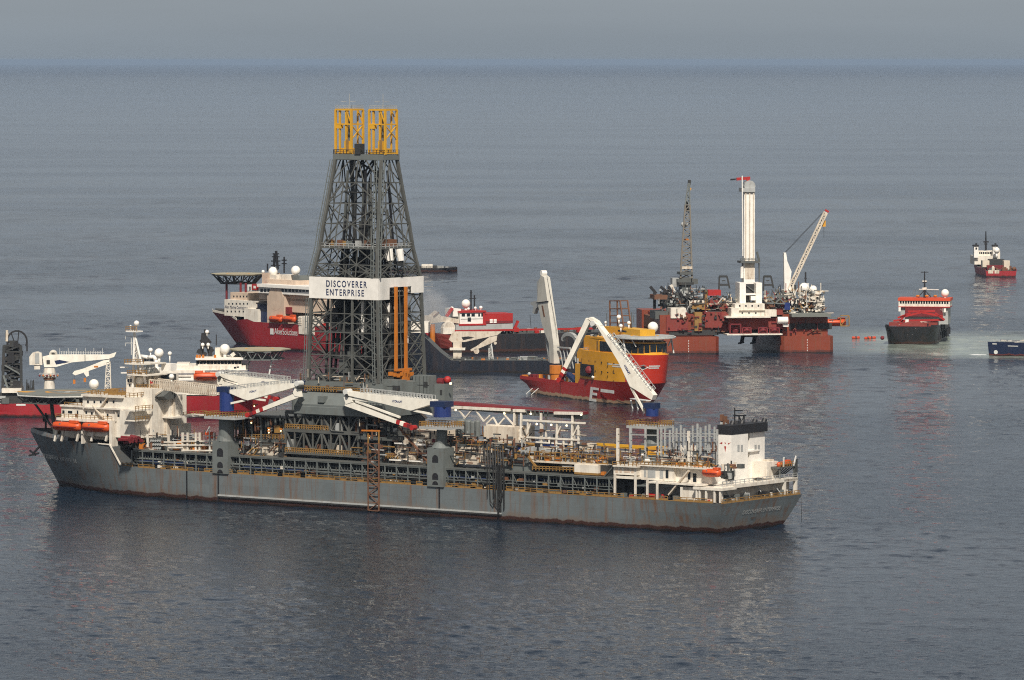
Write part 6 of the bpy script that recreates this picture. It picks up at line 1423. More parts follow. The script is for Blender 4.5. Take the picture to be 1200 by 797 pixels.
for (a, c) in (((1055, 372), (1080, 366)), ((1080, 366), (1105, 371)), ((1054, 377), (1062, 368)), ((1107, 375), (1096, 367)), ((1064, 365), (1096, 364.5)), ((1052, 372.5), (1067, 367)), ((1047, 376), (1056, 375))): mb.bar(S.X(*a, xb0 + 7), S.X(*c, xb0 + 7), .6, .8)
mb.build('cargo_rail', ss)
windows_x(ss, 'window', 19, xb0, ya + .4, yb - .4, ztop - 2.25, ztop - 1.05, sgn=1, frac=.66)
mb = M('white_clean'); 
for (l, r, t, b) in ((1053, 1055.5, 360, 365), (1102, 1105, 361.5, 366), (1106, 1108.5, 361.5, 366)): bxx(S, mb, l, r, t, b, xb0 + .5, xb0)
p = S.X(1063, 377, 70); mb.box(p[0] - .5, p[0] + .5, p[1] - .7, p[1] + .7, p[2] - 1, p[2] + 1); mb.build('light_locker', ss)
mb = M('black'); 
m0 = S.X(1083.5, 351, xb0 - 5); m1 = S.X(1083.5, 318, xb0 - 5); mb.tube(m0, m1, .55, .2)
for (a, c) in (((1079, 319), (1088, 319)), ((1076, 348), (1083.5, 340)), ((1091, 348), (1083.5, 340)), ((1081, 331), (1086, 331))): mb.bar(S.X(*a, xb0 - 5), S.X(*c, xb0 - 5), .35)
mb.use('white').bar(S.X(1081, 338.5, xb0 - 5), S.X(1086, 338, xb0 - 5), 1.0); mb.bar(S.X(1081, 329.5, xb0 - 5), S.X(1086, 329.5, xb0 - 5), .5); mb.build('mast', ss)
mb = M('steel_grey')
for px in (1071, 1077, 1090, 1096, 1100): mb.bar(S.X(px, 351, xb0 - 6), S.X(px, 340, xb0 - 6), .2)
mb.bar(S.X(1071, 340, xb0 - 6), S.X(1100, 340, xb0 - 6), .2); mb.use('pale_paint').bar(S.X(1077, 339, xb0 - 6), S.X(1100, 339.5, xb0 - 6), .4); mb.build('signal_frame', ss)
mb = M('orange_steel')
for px in (1075.5, 1086, 1096): mb.sphere(S.X(px, 347, xb0 - 3), .9, 8, 6, .6)
mb.build('life_raft', ss)
dome(ss, S.X(1107.5, 343.5, xb0 - 4), 1.75, 1.0)
mb = M('grey_white'); deckstuff(mb, 50, 4, 38, -9, 9, 4.6, ['grey_white', 'steel_mid', 'red', 'steel_dark', 'white'], .4, 1.4, 2); deckstuff(mb, 30, 56, 70, -7, 7, zh + .3, ['black', 'steel_dark', 'red', 'grey_white'], .3, .8, 1.5)
for k in range(6): mb.use('steel_dark').box(8 + k * 7, 11 + k * 7, 10.2, 11, 4.5, 7 + (k % 2)); mb.use('white').bar((8 + k * 7, 10.8, 7.5), (14 + k * 7, 10.8, 8.2), .3)
tag(mb.build('deck_cargo', ss), None, None, kind='stuff')

# ---------------------------------------------------------------- small red ship far right, seen from astern
Rr = Fr(1155.4, 325, 86, (0, 8.6, 0))
rs = Rr.root('survey_ship', 'small distant red ship with twin white funnels and a dark mast, seen from astern', 'ship')
zs = Rr.X(1173, 317.5, 0)[2]
st = [hsec(0, 8.2, 0, 8.8, zs), hsec(30, 8.8, 0, 8.8, zs), hsec(32, 8.8, 0, 8.9, zs + 2.8), hsec(46, 7, 0, 8.4, zs + 3.6), hsec(56, 2.5, 0, 5, zs + 4.6, 54), hsec(60, .3, 0, .5, zs + 5, 57)]
hb = hull(st, 'hull_red', 'deck_grey').build('hull', rs, sharp=32)
bulwark(M('hull_red'), [(0, 8.8, zs), (30, 8.8, zs)], 1.1).build('bulwark', hb)
def rb(mb, l, r, t, b, x0, x1): return bxx(Rr, mb, l, r, t, b, x0, x1)
mb = M('cream'); rb(mb, 1151.5, 1159.5, 305.5, 313, 10, 16); rb(mb, 1176.5, 1183.5, 305.5, 316, 8, 14); rb(mb, 1158, 1164, 316.5, 320.5, -.05, .6); rb(mb, 1165.5, 1171, 316.5, 320.5, -.05, .6); mb.build('deck_container', rs)
mb = M('white'); rb(mb, 1145, 1172, 294, 301, 36, 44); rb(mb, 1142, 1172, 300, 310, 30, 46); mb.build('superstructure', rs)
for i in range(8): mb = M('glass'); rb(mb, 1147.5 + i * 2.1, 1149 + i * 2.1, 295.3, 297.8, 35.95, 36.3); mb.build('window', rs)
for (l, r) in ((1141.5, 1146.5), (1164, 1169)):
    f_ = empty('funnel', rs); mb = M('white_clean'); rb(mb, l, r, 289, 302, 28, 32); mb.build('funnel_casing', f_); mb = M('black'); rb(mb, l - .6, r + .6, 287, 289, 27.8, 32.2); mb.bar(Rr.X((l + r) / 2, 287, 30), Rr.X((l + r) / 2, 285, 30), .9); rb(mb, l + 1.6, r - 1.4, 290, 292.5, 27.9, 28.2); mb.build('funnel_top', f_)
mb = M('black'); mb.tube(Rr.X(1155.3, 293, 38), Rr.X(1155.3, 271, 38), .6, .3); mb.bar(Rr.X(1152.5, 283.5, 38), Rr.X(1158.5, 283.5, 38), .8); mb.bar(Rr.X(1153.5, 286, 38), Rr.X(1157, 286, 38), .7); mb.build('mast', rs)
dome(rs, Rr.X(1168, 293.5, 24), 1.75, 2.4)
mb = M('steel_mid'); deckstuff(mb, 50, 2, 28, -8, 8, zs, ['maroon', 'steel_dark', 'rust', 'white', 'steel_mid', 'red', 'cream'], .5, 1.2, 2.4); rb(mb.use('maroon'), 1157, 1176, 311, 316, 6, 9); rb(mb.use('steel_dark'), 1160, 1177, 304, 311, 20, 28); mb.use('rust').sphere(Rr.X(1188.5, 315, 4), 1.2, 8, 6); tag(mb.build('deck_gear', rs), None, None, kind='stuff')

# ---------------------------------------------------------------- blue hull leaving the frame on the right
Bl = Fr(1157.5, 416.8, 203, (0, -8.5, 0))
bs = Bl.root('workboat', 'dark blue hull cut off by the right frame edge, foam at its stern', 'ship')
zk = Bl.Y(1160, 402, -8.5)[2]
st = [hsec(0, 8, 0, 8.6, zk, .4), hsec(3, 8.5, 0, 8.6, zk), hsec(40, 8.5, 0, 8.6, zk), hsec(58, 5, 0, 7.2, zk + 1.5), hsec(68, .4, 0, 1.4, zk + 3, 66)]
hb = hull(st, 'hull_blue', 'deck_grey').build('hull', bs, sharp=32)
bulwark(M('hull_blue'), [(0, 8.6, zk), (20, 8.6, zk), (40, 8.6, zk)], .5).build('bulwark', hb)
mb = M('pale_paint'); c = Bl.Y(1167, 412.7, -8.6); mb.tube((c[0], -8.55, c[2]), (c[0], -8.65, c[2]), .85, n=14); mb.box(Bl.Y(1163, 402, -8.7)[0], Bl.Y(1168, 402, -8.7)[0], -8.72, -8.6, c[2] + 3.2, c[2] + 3.6)
mb.box(Bl.Y(1181, 404, -8.7)[0], Bl.Y(1193, 404, -8.7)[0], -8.7, -8.6, zk - 1.2, zk - .9); mb.build('hull_mark', hb)
mb = M('grey_white'); mb.rail([(1, -8.4, zk + .4), (38, -8.4, zk + .4)], .8, 2, .08); deckstuff(mb, 24, 2, 36, -8, 8, zk, ['grey_white', 'cream', 'white', 'steel_dark'], .3, .8, 1.4); Bl.bx(mb.use('cream'), 1195, 1202, 399, 402, -5, 5); tag(mb.build('deck_gear', bs), None, None, kind='stuff')
mb = M('white'); mb.box(42, 58, -6, 6, zk, zk + 9); mb.build('superstructure', bs)

# ---------------------------------------------------------------- low dark barge far off behind the derrick
Bg = Fr(536, 319, 180, (46, 0, 0))
bg_ = Bg.root('deck_barge', 'low dark distant vessel with a white cabin, right behind the upper derrick', 'barge')
zg = Bg.Y(510, 314.5, -6)[2]
st = [hsec(0, 5.5, 0, 6, zg), hsec(34, 6, 0, 6, zg), hsec(42, 3, 0, 4, zg + .3), hsec(46, .4, 0, 1, zg + .6)]
hull(st, 'hull_black', 'steel_dark').build('hull', bg_, sharp=32)
mb = M('white'); Bg.bx(mb, 494, 507, 310, 314, -4, 3); mb.use('grey_white'); Bg.bx(mb, 512, 520, 312, 315, -4, 3); Bg.bx(mb, 522, 526, 313, 315.5, -4, 3); mb.build('cabin', bg_)
mb = M('steel_dark'); Bg.bx(mb, 486, 494, 312, 315, -3, 3); Bg.bx(mb, 507, 512, 311.5, 315, -3, 3); mb.rail([Bg.Y(487, 314.5, -5.8), Bg.Y(534, 314.5, -5.8)], 1.2, 2, .1); tag(mb.build('deck_gear', bg_), None, None, kind='stuff')

# ---------------------------------------------------------------- red construction ship with helideck, left behind the derrick
K = Fr(277.6, 402.5, 51, (118, 0, 0))
ks = K.root('well_ship', 'dark red ship with tan deckhouse and a helideck on stilts, left of the derrick', 'ship')
zb_ = K.Y(251, 364, 0); zm_ = K.Y(340, 380, 13)[2]
print('K bow', zb_, 'side top', zm_)
bz = zb_[2]; bxp = zb_[0]
st = [hsec(0, 11, 0, 13, zm_), hsec(30, 13, 0, 13, zm_), hsec(88, 12.4, 0, 13, zm_), hsec(93, 11.5, 0, 13, zm_ + 1), hsec(101, 8.6, 0, 12.6, bz - 2.5, 99), hsec(110, 4.5, 0, 10, bz - .8, 106), hsec(bxp - 6, 1.6, 0, 5.2, bz - .2, 113), hsec(bxp, .3, 0, .8, bz, 118)]
hb = hull(st, 'hull_red', 'deck_grey').build('hull', ks, sharp=32)
bulwark(M('white'), [(101, 12.6, bz - 2.5), (110, 10, bz - .8), (bxp - 6, 5.2, bz - .2), (bxp, .8, bz)], 1.0).build('bulwark', hb)
def kside(px, py): return K.Y(px, py, 13.06)
a = kside(317, 393); text('AkerSolutions', (kside(321.5, 391.5)[0], 13, kside(321.5, 391.5)[2]), (-1, 0, 0), (0, 0, 1), 3.7, 'pale_paint', hb, bold=.004, sx=.78, depth=.08)
mb = M('pale_paint'); x = kside(318.5, 388)[0]; mb.box(x - 1.2, x + 1.2, 13, 13.08, kside(318.5, 392)[2], kside(318.5, 385)[2]); mb.build('hull_mark', hb)
# decks: white fore block, tan blocks, bridge
def kb(mb, l, r, t, b, y0, y1): return K.bx(mb, l, r, t, b, y0, y1)
mb = M('white'); kb(mb, 263, 300, 352, 371, 11.5, -10); kb(mb, 286, 302, 362, 379, 12.6, -10); mb.use('tan'); kb(mb, 270, 292, 343, 352, 9.5, -9); mb.build('fore_house', ks)
for j, (n_, l, r, t, y) in enumerate(((6, 266, 292, 355, 11.5), (6, 264, 292, 364, 11.5), (5, 272, 291, 346.5, 9.5))):
    for i in range(n_): px = l + (r - l) * (i + .5) / n_; mb = M('glass'); kb(mb, px - .7, px + .7, t, t + 2, y + .06, y - .4); mb.build('window', ks)
text('Aker Marine Contractors', (K.Y(263.5, 361, 11.5)[0], 11.5, K.Y(263.5, 361, 11.5)[2]), (-1, 0, 0), (0, 0, 1), 1.8, 'ink_blue', ks, bold=.0, sx=.9, depth=.1)
mb = M('tan'); kb(mb, 313, 333, 347, 380, 12.7, -12); kb(mb, 304, 366, 344, 352, 10, -10); kb(mb, 330, 420, 352, 368, 10, -10)
c = K.Y(323, 348, 12.7); mb.tube((c[0], 12.74, c[2] - .5), (c[0], 8, c[2] - .5), 5.2, n=20); mb.build('mid_house', ks)
mb = M('navy'); kb(mb, 301.5, 313, 356, 380, 11, 0); mb.use('black'); kb(mb, 300, 313, 355, 356.5, 12.8, 0); mb.build('side_opening', ks)
bw = empty('bridge', ks)
mb = M('white_clean'); kb(mb, 301, 366, 334.5, 338, 13.6, -13); kb(mb, 303, 366, 338, 345, 12.6, -13); kb(mb, 290, 302, 334, 341, 12, 4); mb.build('bridge_wall', bw)
for i in range(15): px = 305 + i * 4.1; mb = M('glass'); kb(mb, px, px + 2.9, 338.4, 342, 12.72, 12.2); mb.build('window', bw)
mb = M('tan'); kb(mb, 309, 346, 328, 334.5, 8, -8); kb(mb, 307, 315, 320, 334, 6, 0); mb.build('upper_house', bw)
mb = M('steel_grey'); mb.bar(K.Y(293, 336, 12.3), K.Y(293, 339, 12.3), .6); kb(mb.use('red'), 295, 301, 333, 340, 12.6, 6); kb(mb.use('white_clean'), 297, 299.5, 335, 338, 12.7, 6); mb.build('wing_emblem', bw)
dome(bw, K.Y(320, 318.2, 4), 2.0, 1.6); dome(bw, K.Y(346.5, 317, 4), 2.0, 3); dome(bw, K.Y(308.3, 318.3, 5), .7, 2)
mb = M('black')
for (a, c) in (((321, 315), (322, 297)), ((325.5, 316), (323.5, 294)), ((333, 320), (333, 301)), ((318, 306), (328, 306)), ((319, 301), (327, 301)), ((330.5, 309), (335.5, 309)), ((330.5, 305), (335.5, 305)), ((318, 311), (328, 311)), ((320, 297.5), (326.5, 297.5)), ((313.5, 309), (313.5, 318))): mb.bar(K.Y(*a, 3), K.Y(*c, 3), .8 if a[0] in (321, 325.5) else .5)
mb.build('mast', bw)
mb = M('steel_grey'); kb(mb, 343, 351, 323, 334, 5, -3); mb.use('white'); kb(mb, 316, 324, 322, 330, 6, 0); kb(mb, 328, 340, 322, 329, 5, 0); mb.build('sensor_house', bw)
# helideck on stilts
hh = empty('helideck', ks); hz = K.Y(279, 320.5, 0)
mb = M('heli_sand'); mb.tube((hz[0], 0, hz[2] - .4), (hz[0], 0, hz[2]), 12.0, 12.2, 8); mb.build('deck_plate', hh)
mb = M('amber'); ring(mb, hz[0], 0, hz[2] + .02, 4.5, 5.2, 24); mb.build('deck_marking', hh)
mb = M('steel_dark')
for k in range(16):
    a0 = k * pi / 8; a1 = (k + 1) * pi / 8
    p = (hz[0] + 11 * cos(a0), 11 * sin(a0), hz[2] - .5); q = (hz[0] + 11 * cos(a1), 11 * sin(a1), hz[2] - .5); p2 = (hz[0] + 7.5 * cos(a0), 7.5 * sin(a0), hz[2] - 4.2); q2 = (hz[0] + 7.5 * cos(a1), 7.5 * sin(a1), hz[2] - 4.2)
    mb.bar(p, p2, .45); mb.bar(p, q2, .35); mb.bar(p2, q2, .5); mb.bar(p2, (hz[0], 0, hz[2] - 3.5), .4); mb.bar(p, q, .5)
mb.build('support_truss', hh)
mb = M('maroon')
for (px, y) in ((265.5, 6), (282, 6), (288, 6)): p = K.Y(px, 333, y); mb.tube((p[0], y, hz[2] - 3.5), (p[0], y, K.Y(px, 348, y)[2] - 2), .5)
mb.build('stilt', hh)
# after deck with white crane folded
mb = M('white'); q = [K.Y(a, b, 8) for a, b in ((331, 353), (350, 356), (372, 352), (372, 362), (352, 364), (336, 360))]; mb.prism([(v[0], 8, v[2]) for v in q], (0, -3, 0)); mb.bar(K.Y(340, 357, 9), K.Y(372, 366, 9), 1.2); mb.build('folded_crane', ks)
mb = M('maroon'); kb(mb, 334, 338, 360, 368, 12, 9); mb.use('steel_grey'); kb(mb, 330, 333, 366, 372, 12.5, 10); mb.use('white'); kb(mb, 350, 368, 371, 392, 13.3, 8)
for k in range(5): kb(mb.use('white'), 349, 353, 371.5 + k * 2, 372.7 + k * 2, 13.5, 12)
deckstuff(mb, 60, 5, 66, -11, 11, zm_, ['white', 'steel_mid', 'tan', 'steel_dark', 'grey_white', 'red'], .5, 1.6, 2.6); tag(mb.build('deck_gear', ks), None, None, kind='stuff')
for (px, nm) in ((323.5, 'left'), (339, 'right')):
    c = K.Y(px, 373.5, 13.4); lifeboat(shp(K, c), 9.0, 3, 3.4, pi - radians(K.th), 'orange lifeboat on the dark red ship left of the derrick, %s one of two' % nm, 'lifeboats of the dark red ship')

# ---------------------------------------------------------------- red hulled ship partly hidden behind the bow of the drill ship
O = Fr(45, 486.5, 178, (25, 0, 0))
os_ = O.root('pipelay_ship', 'red ship with black lattice tower and white crane, half hidden behind the drill ship bow', 'ship')
YS = -10.5
zo = O.Y(45, 473, YS)[2]; Lb = O.Y(318, 470, 0)[0]
st = [hsec(-2, 8, 2.5, 10.5, zo, 4), hsec(8, 10, 1, 10.5, zo), hsec(20, 10.5, 0, 10.5, zo), hsec(52, 10.5, 0, 10.5, zo), hsec(56, 10.5, 0, 10.8, zo + 2.2), hsec(Lb - 18, 9, 0, 10.8, zo + 2.6), hsec(Lb - 7, 4, 0, 7.5, zo + 3.2), hsec(Lb, .3, 0, .8, zo + 3.6, Lb - 2)]
hb = hull(st, 'hull_red', 'deck_grey').build('hull', os_, sharp=32)
mb = M('pale_paint'); p = O.Y(19, 474.5, YS); mb.box(p[0], p[0] + 3.2, -10.62, -10.5, p[2] - .3, p[2] + .3); mb.build('hull_mark', hb)
mb = M('steel_dark'); mb.rail([(0, YS, zo), (52, YS, zo)], 1.6, 1.3, .12); deckstuff(mb, 60, 0, 50, -10, 10, zo, ['steel_dark', 'steel_mid', 'black', 'rust', 'grey_white'], .4, 1.3, 2.6); tag(mb.build('deck_gear', os_), None, None, kind='stuff')
def ob(mb, l, r, t, b, y0, y1): return O.bx(mb, l, r, t, b, y0, y1)
mb = M('white'); ob(mb, 2, 25, 455.5, 460.5, -8, 6); mb.use('steel_dark'); ob(mb, 0, 27, 460.5, 473, -7, 7); mb.build('tower_base', os_)
pt = empty('lay_tower', os_); P4 = lambda l, r, py, d=4: [Vector(O.Y(l, py, d)), Vector(O.Y(r, py, d)), Vector(O.Y(r, py, -d)), Vector(O.Y(l, py, -d))]
mb = M('steel_dark'); mb.lattice(P4(3, 25, 456), P4(4.5, 24.5, 405), 7, .5, .9); mb.use('black').lattice(P4(9, 20, 455, 2), P4(9, 20, 400, 2), 7, .5, .6); mb.use('steel_grey').bar(O.Y(4, 440, -4.5), O.Y(9, 455, -4.5), .7); mb.bar(O.Y(5.5, 428, -4.5), O.Y(23, 438, -4.5), .5)
for k in range(40): p = O.Y(random.uniform(4, 24), random.uniform(402, 455), random.uniform(-4, 3)); s = random.uniform(.3, 1.3); mb.use(random.choice(['steel_dark', 'black', 'steel_mid', 'black'])).box(p[0] - s, p[0] + s, p[1] - s, p[1] + s, p[2] - s, p[2] + s)
mb.build('tower_frame', pt)
mb = M('black'); c = Vector(O.Y(20, 400, -2)); r_ = 3.4
for k in range(10):
    a0 = pi * 1.02 - pi * k / 9 * 1.05; a1 = pi * 1.02 - pi * (k + 1) / 9 * 1.05; mb.bar((c.x - r_ * cos(a0) * -1.0, c.y, c.z + 3.6 * sin(a0)), (c.x + r_ * cos(a1), c.y, c.z + 3.6 * sin(a1)), .6)
mb.bar((c.x + r_, c.y, c.z), (c.x + r_, c.y, c.z - 3.5), .5); mb.bar((c.x - r_, c.y, c.z), (c.x - r_, c.y, c.z - 5), .5); mb.bar((c.x, c.y, c.z - 3), (c.x + .6, c.y, c.z + 3.4), .35); mb.bar((c.x, c.y, c.z - 3), (c.x - 2, c.y, c.z + 2.8), .35); mb.build('top_wheel', pt)
mb = M('cream'); mb.bar(O.Y(8, 400, -2), O.Y(8.3, 387, -2), .8); mb.bar(O.Y(8.3, 387, -2), O.Y(9.5, 394, -2), .5); mb.use('steel_dark').bar(O.Y(6.5, 400, -2), O.Y(7, 389, -2), .35); mb.build('tower_light', pt)
mb = M('steel_dark')
for k in range(10): px = 31 + k; mb.bar(O.Y(px, 460, 0), O.Y(px + random.uniform(-1, 1), 443 + random.random() * 12, 0), .35)
mb.build('hose_stand', os_)
# its white knuckle crane
oc = empty('crane', os_); yc = 2.0; P = lambda a: Vector(O.Y(a[0], a[1], yc))
mb = M('white'); a, b_ = P((58, 431)), P((58, 472)); q0 = P((58, 442)); mb.tube((a.x, yc, q0.z), (a.x, yc, a.z), 2.3, 1.9, 14); mb.tube((b_.x, yc, zo), (b_.x, yc, q0.z - .8), 2.4, 1.7, 14); mb.build('pedestal', oc)
mb = M('rust'); mb.tube((a.x, yc, q0.z - .8), (a.x, yc, q0.z + .4), 2.1, n=12)
for k in range(6): mb.use('orange_steel' if k % 2 else 'maroon'); c = P((47 + k * 4.2, 439.7)); mb.sphere((c.x, yc - 2.6, c.z), .4, 6, 5)
mb.use('grey_white'); mb.rail([P((47, 441)) - Vector((0, 2.6, 0)), P((69, 441)) - Vector((0, 2.6, 0))], 1.2, 1, .08); mb.build('pedestal_platform', oc)
mb = M('white'); q = [P(v) for v in ((35, 427.5), (34.5, 418), (38, 413.5), (44, 412), (49, 414), (50, 427.5))]; mb.prism([(v.x, yc - 1.8, v.z) for v in q], (0, 3.6, 0)); ob(mb, 40, 47, 428, 433, yc - 1.5, yc + 1.5); ob(mb.use('grey_white'), 41, 46, 414, 426, yc - 1.9, yc - 1.7); mb.build('counter_house', oc)
mb = M('boom_white'); q = [P(v) for v in ((50, 418), (60, 415.5), (128, 415.5), (136.5, 412.7), (134, 418), (127, 420.5), (84, 424.5), (66, 429.8), (52, 430))]; mb.prism([(v.x, yc - 1.2, v.z) for v in q], (0, 2.4, 0)); mb.build('boom', oc)
mb = M('navy'); q = [P(v) for v in ((64, 422.5), (70, 421.5), (82, 424), (66, 427))]; mb.prism([(v.x, yc - 1.26, v.z) for v in q], (0, .1, 0)); mb.use('steel_dark'); ob(mb, 54.5, 58.5, 422, 427, yc - 1.25, yc - 1.1); ob(mb, 99.2, 100, 416, 424, yc - 1.25, yc - 1.15); mb.build('boom_opening', oc)
mb = M('white'); c = P((62.5, 413)); mb.tube((c.x, yc - .8, c.z - .5), (c.x, yc + .8, c.z - .5), 1.35, n=14); ob(mb, 59, 66.5, 413, 416, yc - .8, yc + .8); mb.use('steel_dark').tube((c.x, yc - .85, c.z - .5), (c.x, yc + .85, c.z - .5), .55, n=10); mb.build('boom_winch', oc)
mb = M('boom_white'); q = [P(v) for v in ((123, 421.5), (128.5, 420), (128, 426), (100, 436), (88, 439.8), (85, 437.5), (87, 435), (98, 432))]; mb.prism([(v.x, yc - .9, v.z) for v in q], (0, 1.8, 0)); q = [P(v) for v in ((97, 435), (104, 434.5), (104.5, 440), (101.5, 441.5))]; mb.prism([(v.x, yc - 1, v.z) for v in q], (0, 2, 0)); ob(mb.use('orange_steel'), 110, 115, 428.7, 430.7, yc - .95, yc - .85); mb.build('jib', oc)
mb = M('white'); mb.lattice([P((125, 424)) + Vector((0, -1, 0)), P((129, 424)) + Vector((0, -1, 0)), P((129, 424)) + Vector((0, 1, 0)), P((125, 424)) + Vector((0, 1, 0))], [P((123, 458)) + Vector((0, -1, 0)), P((130, 458)) + Vector((0, -1, 0)), P((130, 458)) + Vector((0, 1, 0)), P((123, 458)) + Vector((0, 1, 0))], 6, .2, .3); mb.build('boom_rest', oc)
mb = M('pale_paint')
for k in range(26): px = 70 + k * 2.0; a = P((px, 415.5)); mb.bar(a, a + Vector((0, 0, 1.2 + (1.0 if k % 5 == 0 else 0))), .12)
mb.bar(P((70, 412.5)), P((122, 413)), .1); mb.build('boom_railing', oc)
for (px, py) in ((99.5, 445), (87, 447)): mb = M('orange_steel'); c = P((px, py)); mb.box(c.x - .4, c.x + .4, yc - .3, yc + .3, c.z - .8, c.z + .6); mb.use('hose').bar(c, P((px, 438)), .08); mb.build('hook_block', oc)
# its white superstructure, black mast, helideck
oh = empty('superstructure', os_)
mb = M('white'); ob(mb, 160, 290, 434, 452, -9.5, 8); ob(mb, 170, 296, 452, 463, -10.6, 9); ob(mb, 206, 288, 428.5, 434, -8, 7); ob(mb, 232, 283, 419, 429, -7.5, 7); ob(mb, 252, 266, 408, 420, -3, 3); ob(mb, 207, 222, 426, 430, -6, 4); mb.build('house_wall', oh)
mb = M('navy'); ob(mb, 206, 290, 437.6, 438.8, -9.56, -9); ob(mb, 206, 226, 446, 447.2, -9.56, -9); ob(mb, 240, 292, 434.2, 435.2, -9.6, -9); mb.build('blue_stripe', oh)
for i in range(13): px = 230 + i * 4.1; mb = M('glass'); ob(mb, px, px + 3.7, 422.8, 426.6, -7.6, -7); mb.build('window', oh)
for (l, r, t, b) in ((240, 246, 436, 439), (262, 268, 436, 438.5), (274, 277, 430, 432), (277.5, 280, 429.5, 431), (207, 224, 441.5, 442.5)): mb = M('glass'); ob(mb, l, r, t, b, -9.6 if t > 433 else -8.06, -7); mb.build('window', oh)
mb = M('white_clean'); ob(mb, 229, 285, 419.5, 421.8, -8.6, 8); ob(mb, 205, 230, 443.5, 446, -9.9, -9); mb.build('roof_edge', oh)
dome(oh, O.Y(263.5, 409, -4), 1.75, 1.6); dome(oh, O.Y(242.5, 389, 0), .75, .6); dome(oh, O.Y(237.5, 404, -2), .65, .8); dome(oh, O.Y(244, 404, -2), .65, .8); dome(oh, O.Y(201, 442, -9.8), .9, 1.2)
mb = M('black')
for (a, c, w_) in (((236, 420), (238, 392), 1.3), ((247, 418), (241, 396), 1.4), ((238, 392), (247, 402), 1.0), ((231, 411), (242, 416), 1.4), ((235, 398), (250, 412), 1.2), ((240, 386), (241, 396), .7), ((236, 391), (246, 391), .5), ((253.5, 405), (253.5, 392), .35), ((237, 405), (249, 408), .8), ((233, 413), (236, 408), .8)): mb.bar(O.Y(*a, 0), O.Y(*c, 0), w_)
mb.build('mast', oh)
mb = M('orange_steel')
for px in (231, 234, 238, 252): p = O.Y(px, 418.5, -8); mb.box(p[0] - .4, p[0] + .4, -8.3, -7.7, p[2] - .5, p[2] + .8)
mb.use('white').bar(O.Y(271, 417, -6), O.Y(275, 414, -6), 1.2); mb.build('roof_gear', oh)
ohd = empty('helideck', os_); hz = O.Y(304, 408.5, 0)
mb = M('heli_sand'); mb.tube((hz[0], 0, hz[2] - .4), (hz[0], 0, hz[2]), 10.8, 10.8, 8); mb.build('deck_plate', ohd)
mb = M('amber'); ring(mb, hz[0], 0, hz[2] + .02, 4.4, 5.1, 24); mb.build('deck_marking', ohd)
mb = M('steel_grey')
for k in range(-4, 5):
    y = k * 2.4; hw = sqrt(max(9, 112 - y * y)) * .92; mb.bar((hz[0] - hw, y, hz[2] - .7), (hz[0] + hw, y, hz[2] - .7), .35); mb.bar((hz[0] - hw * .8, y, hz[2] - 3.4), (hz[0] + hw * .9, y, hz[2] - 3.4), .35); x = -hw
    while x < hw - 3: mb.bar((hz[0] + x, y, hz[2] - .7), (hz[0] + x + 1.7, y, hz[2] - 3.4), .25); mb.bar((hz[0] + x + 3.4, y, hz[2] - .7), (hz[0] + x + 1.7, y, hz[2] - 3.4), .25); x += 3.4
mb.use('pale_paint').bar(O.Y(319, 419, -4), O.Y(315, 441, -4), .5); mb.use('steel_mid').bar((hz[0] - 9, 6, hz[2] - 3.4), (hz[0] - 12, 6, zo + 3), .5); mb.bar((hz[0] - 3, -6, hz[2] - 3.4), (hz[0] - 8, -6, zo + 3), .5); mb.build('support_truss', ohd)
c = O.Y(241.5, 440.5, -11.2); lifeboat(shp(O, c), 8.6, 3.0, 3.4, pi - radians(O.th), 'orange lifeboat on the white house of the ship behind the drill ship bow', None)

# ---------------------------------------------------------------- red and white ship with a dark hull, right of the derrick
A2 = Fr(528, 414.5, -20, (78, 8.5, 0))
as_ = A2.root('anchor_handler', 'dark hulled ship with red bow, white wheelhouse and long red deckhouse, right of the derrick', 'ship')
zA = A2.Y(600, 391.5, 8.5)[2]; zB = A2.X(515, 391, 84)[2]
st = [hsec(0, 8, 0, 8.5, zA), hsec(60, 8.5, 0, 8.5, zA), hsec(66, 8.4, 0, 8.7, zA + .6), hsec(78, 7, 0, 8.6, zB - .8, 76), hsec(84, 4, 0, 7.2, zB, 80), hsec(88, 1.2, 0, 3.4, zB + .5, 82.5), hsec(89.5, .2, 0, .5, zB + .6, 83)]
hb = hull(st, 'hull_black', 'deck_grey').build('hull', as_, sharp=32)
mb = M('maroon'); mb.cur = 0
fp = [[(lambda p: (p[0] + .12, p[1] * 1.01, p[2]))((st[k][0][i] if isinstance(st[k][0], list) else st[k][0], st[k][1][i][0], st[k][1][i][1])) for i in range(2, 6)] for k in (3, 4, 5, 6)]
mb = M('rust_red')
for a, c in zip(fp, fp[1:]):
    for i in range(3): mb.poly([(p[0], p[1] + .06, p[2]) for p in (a[i], a[i + 1], c[i + 1], c[i])]); mb.poly([(p[0], -p[1] - .06, p[2]) for p in (a[i], c[i], c[i + 1], a[i + 1])])
mb.build('bow_plating', hb)
mb = M('red'); a = A2.Y(533, 388, 8.7); c = A2.Y(690, 386, 8.7); mb.bar((a[0], 8.6, a[2]), (1, 8.6, a[2]), .3, .8); mb.use('steel_mid')
for x in range(2, 64, 3): mb.bar((x, 8.4, zA), (x, 8.4, a[2]), .3)
mb.build('crash_rail', hb)
def ab(mb, l, r, t, b, y0, y1): return A2.bx(mb, l, r, t, b, y0, y1)
mb = M('grey_white'); ab(mb, 534, 601, 380, 388.5, 7, -7); mb.build('lower_house', as_)
mb = M('white_clean'); ab(mb, 539, 569, 366, 380, 6.5, -6.5); ab(mb, 531, 540, 362, 371, 5, -5); mb.build('wheelhouse', as_)
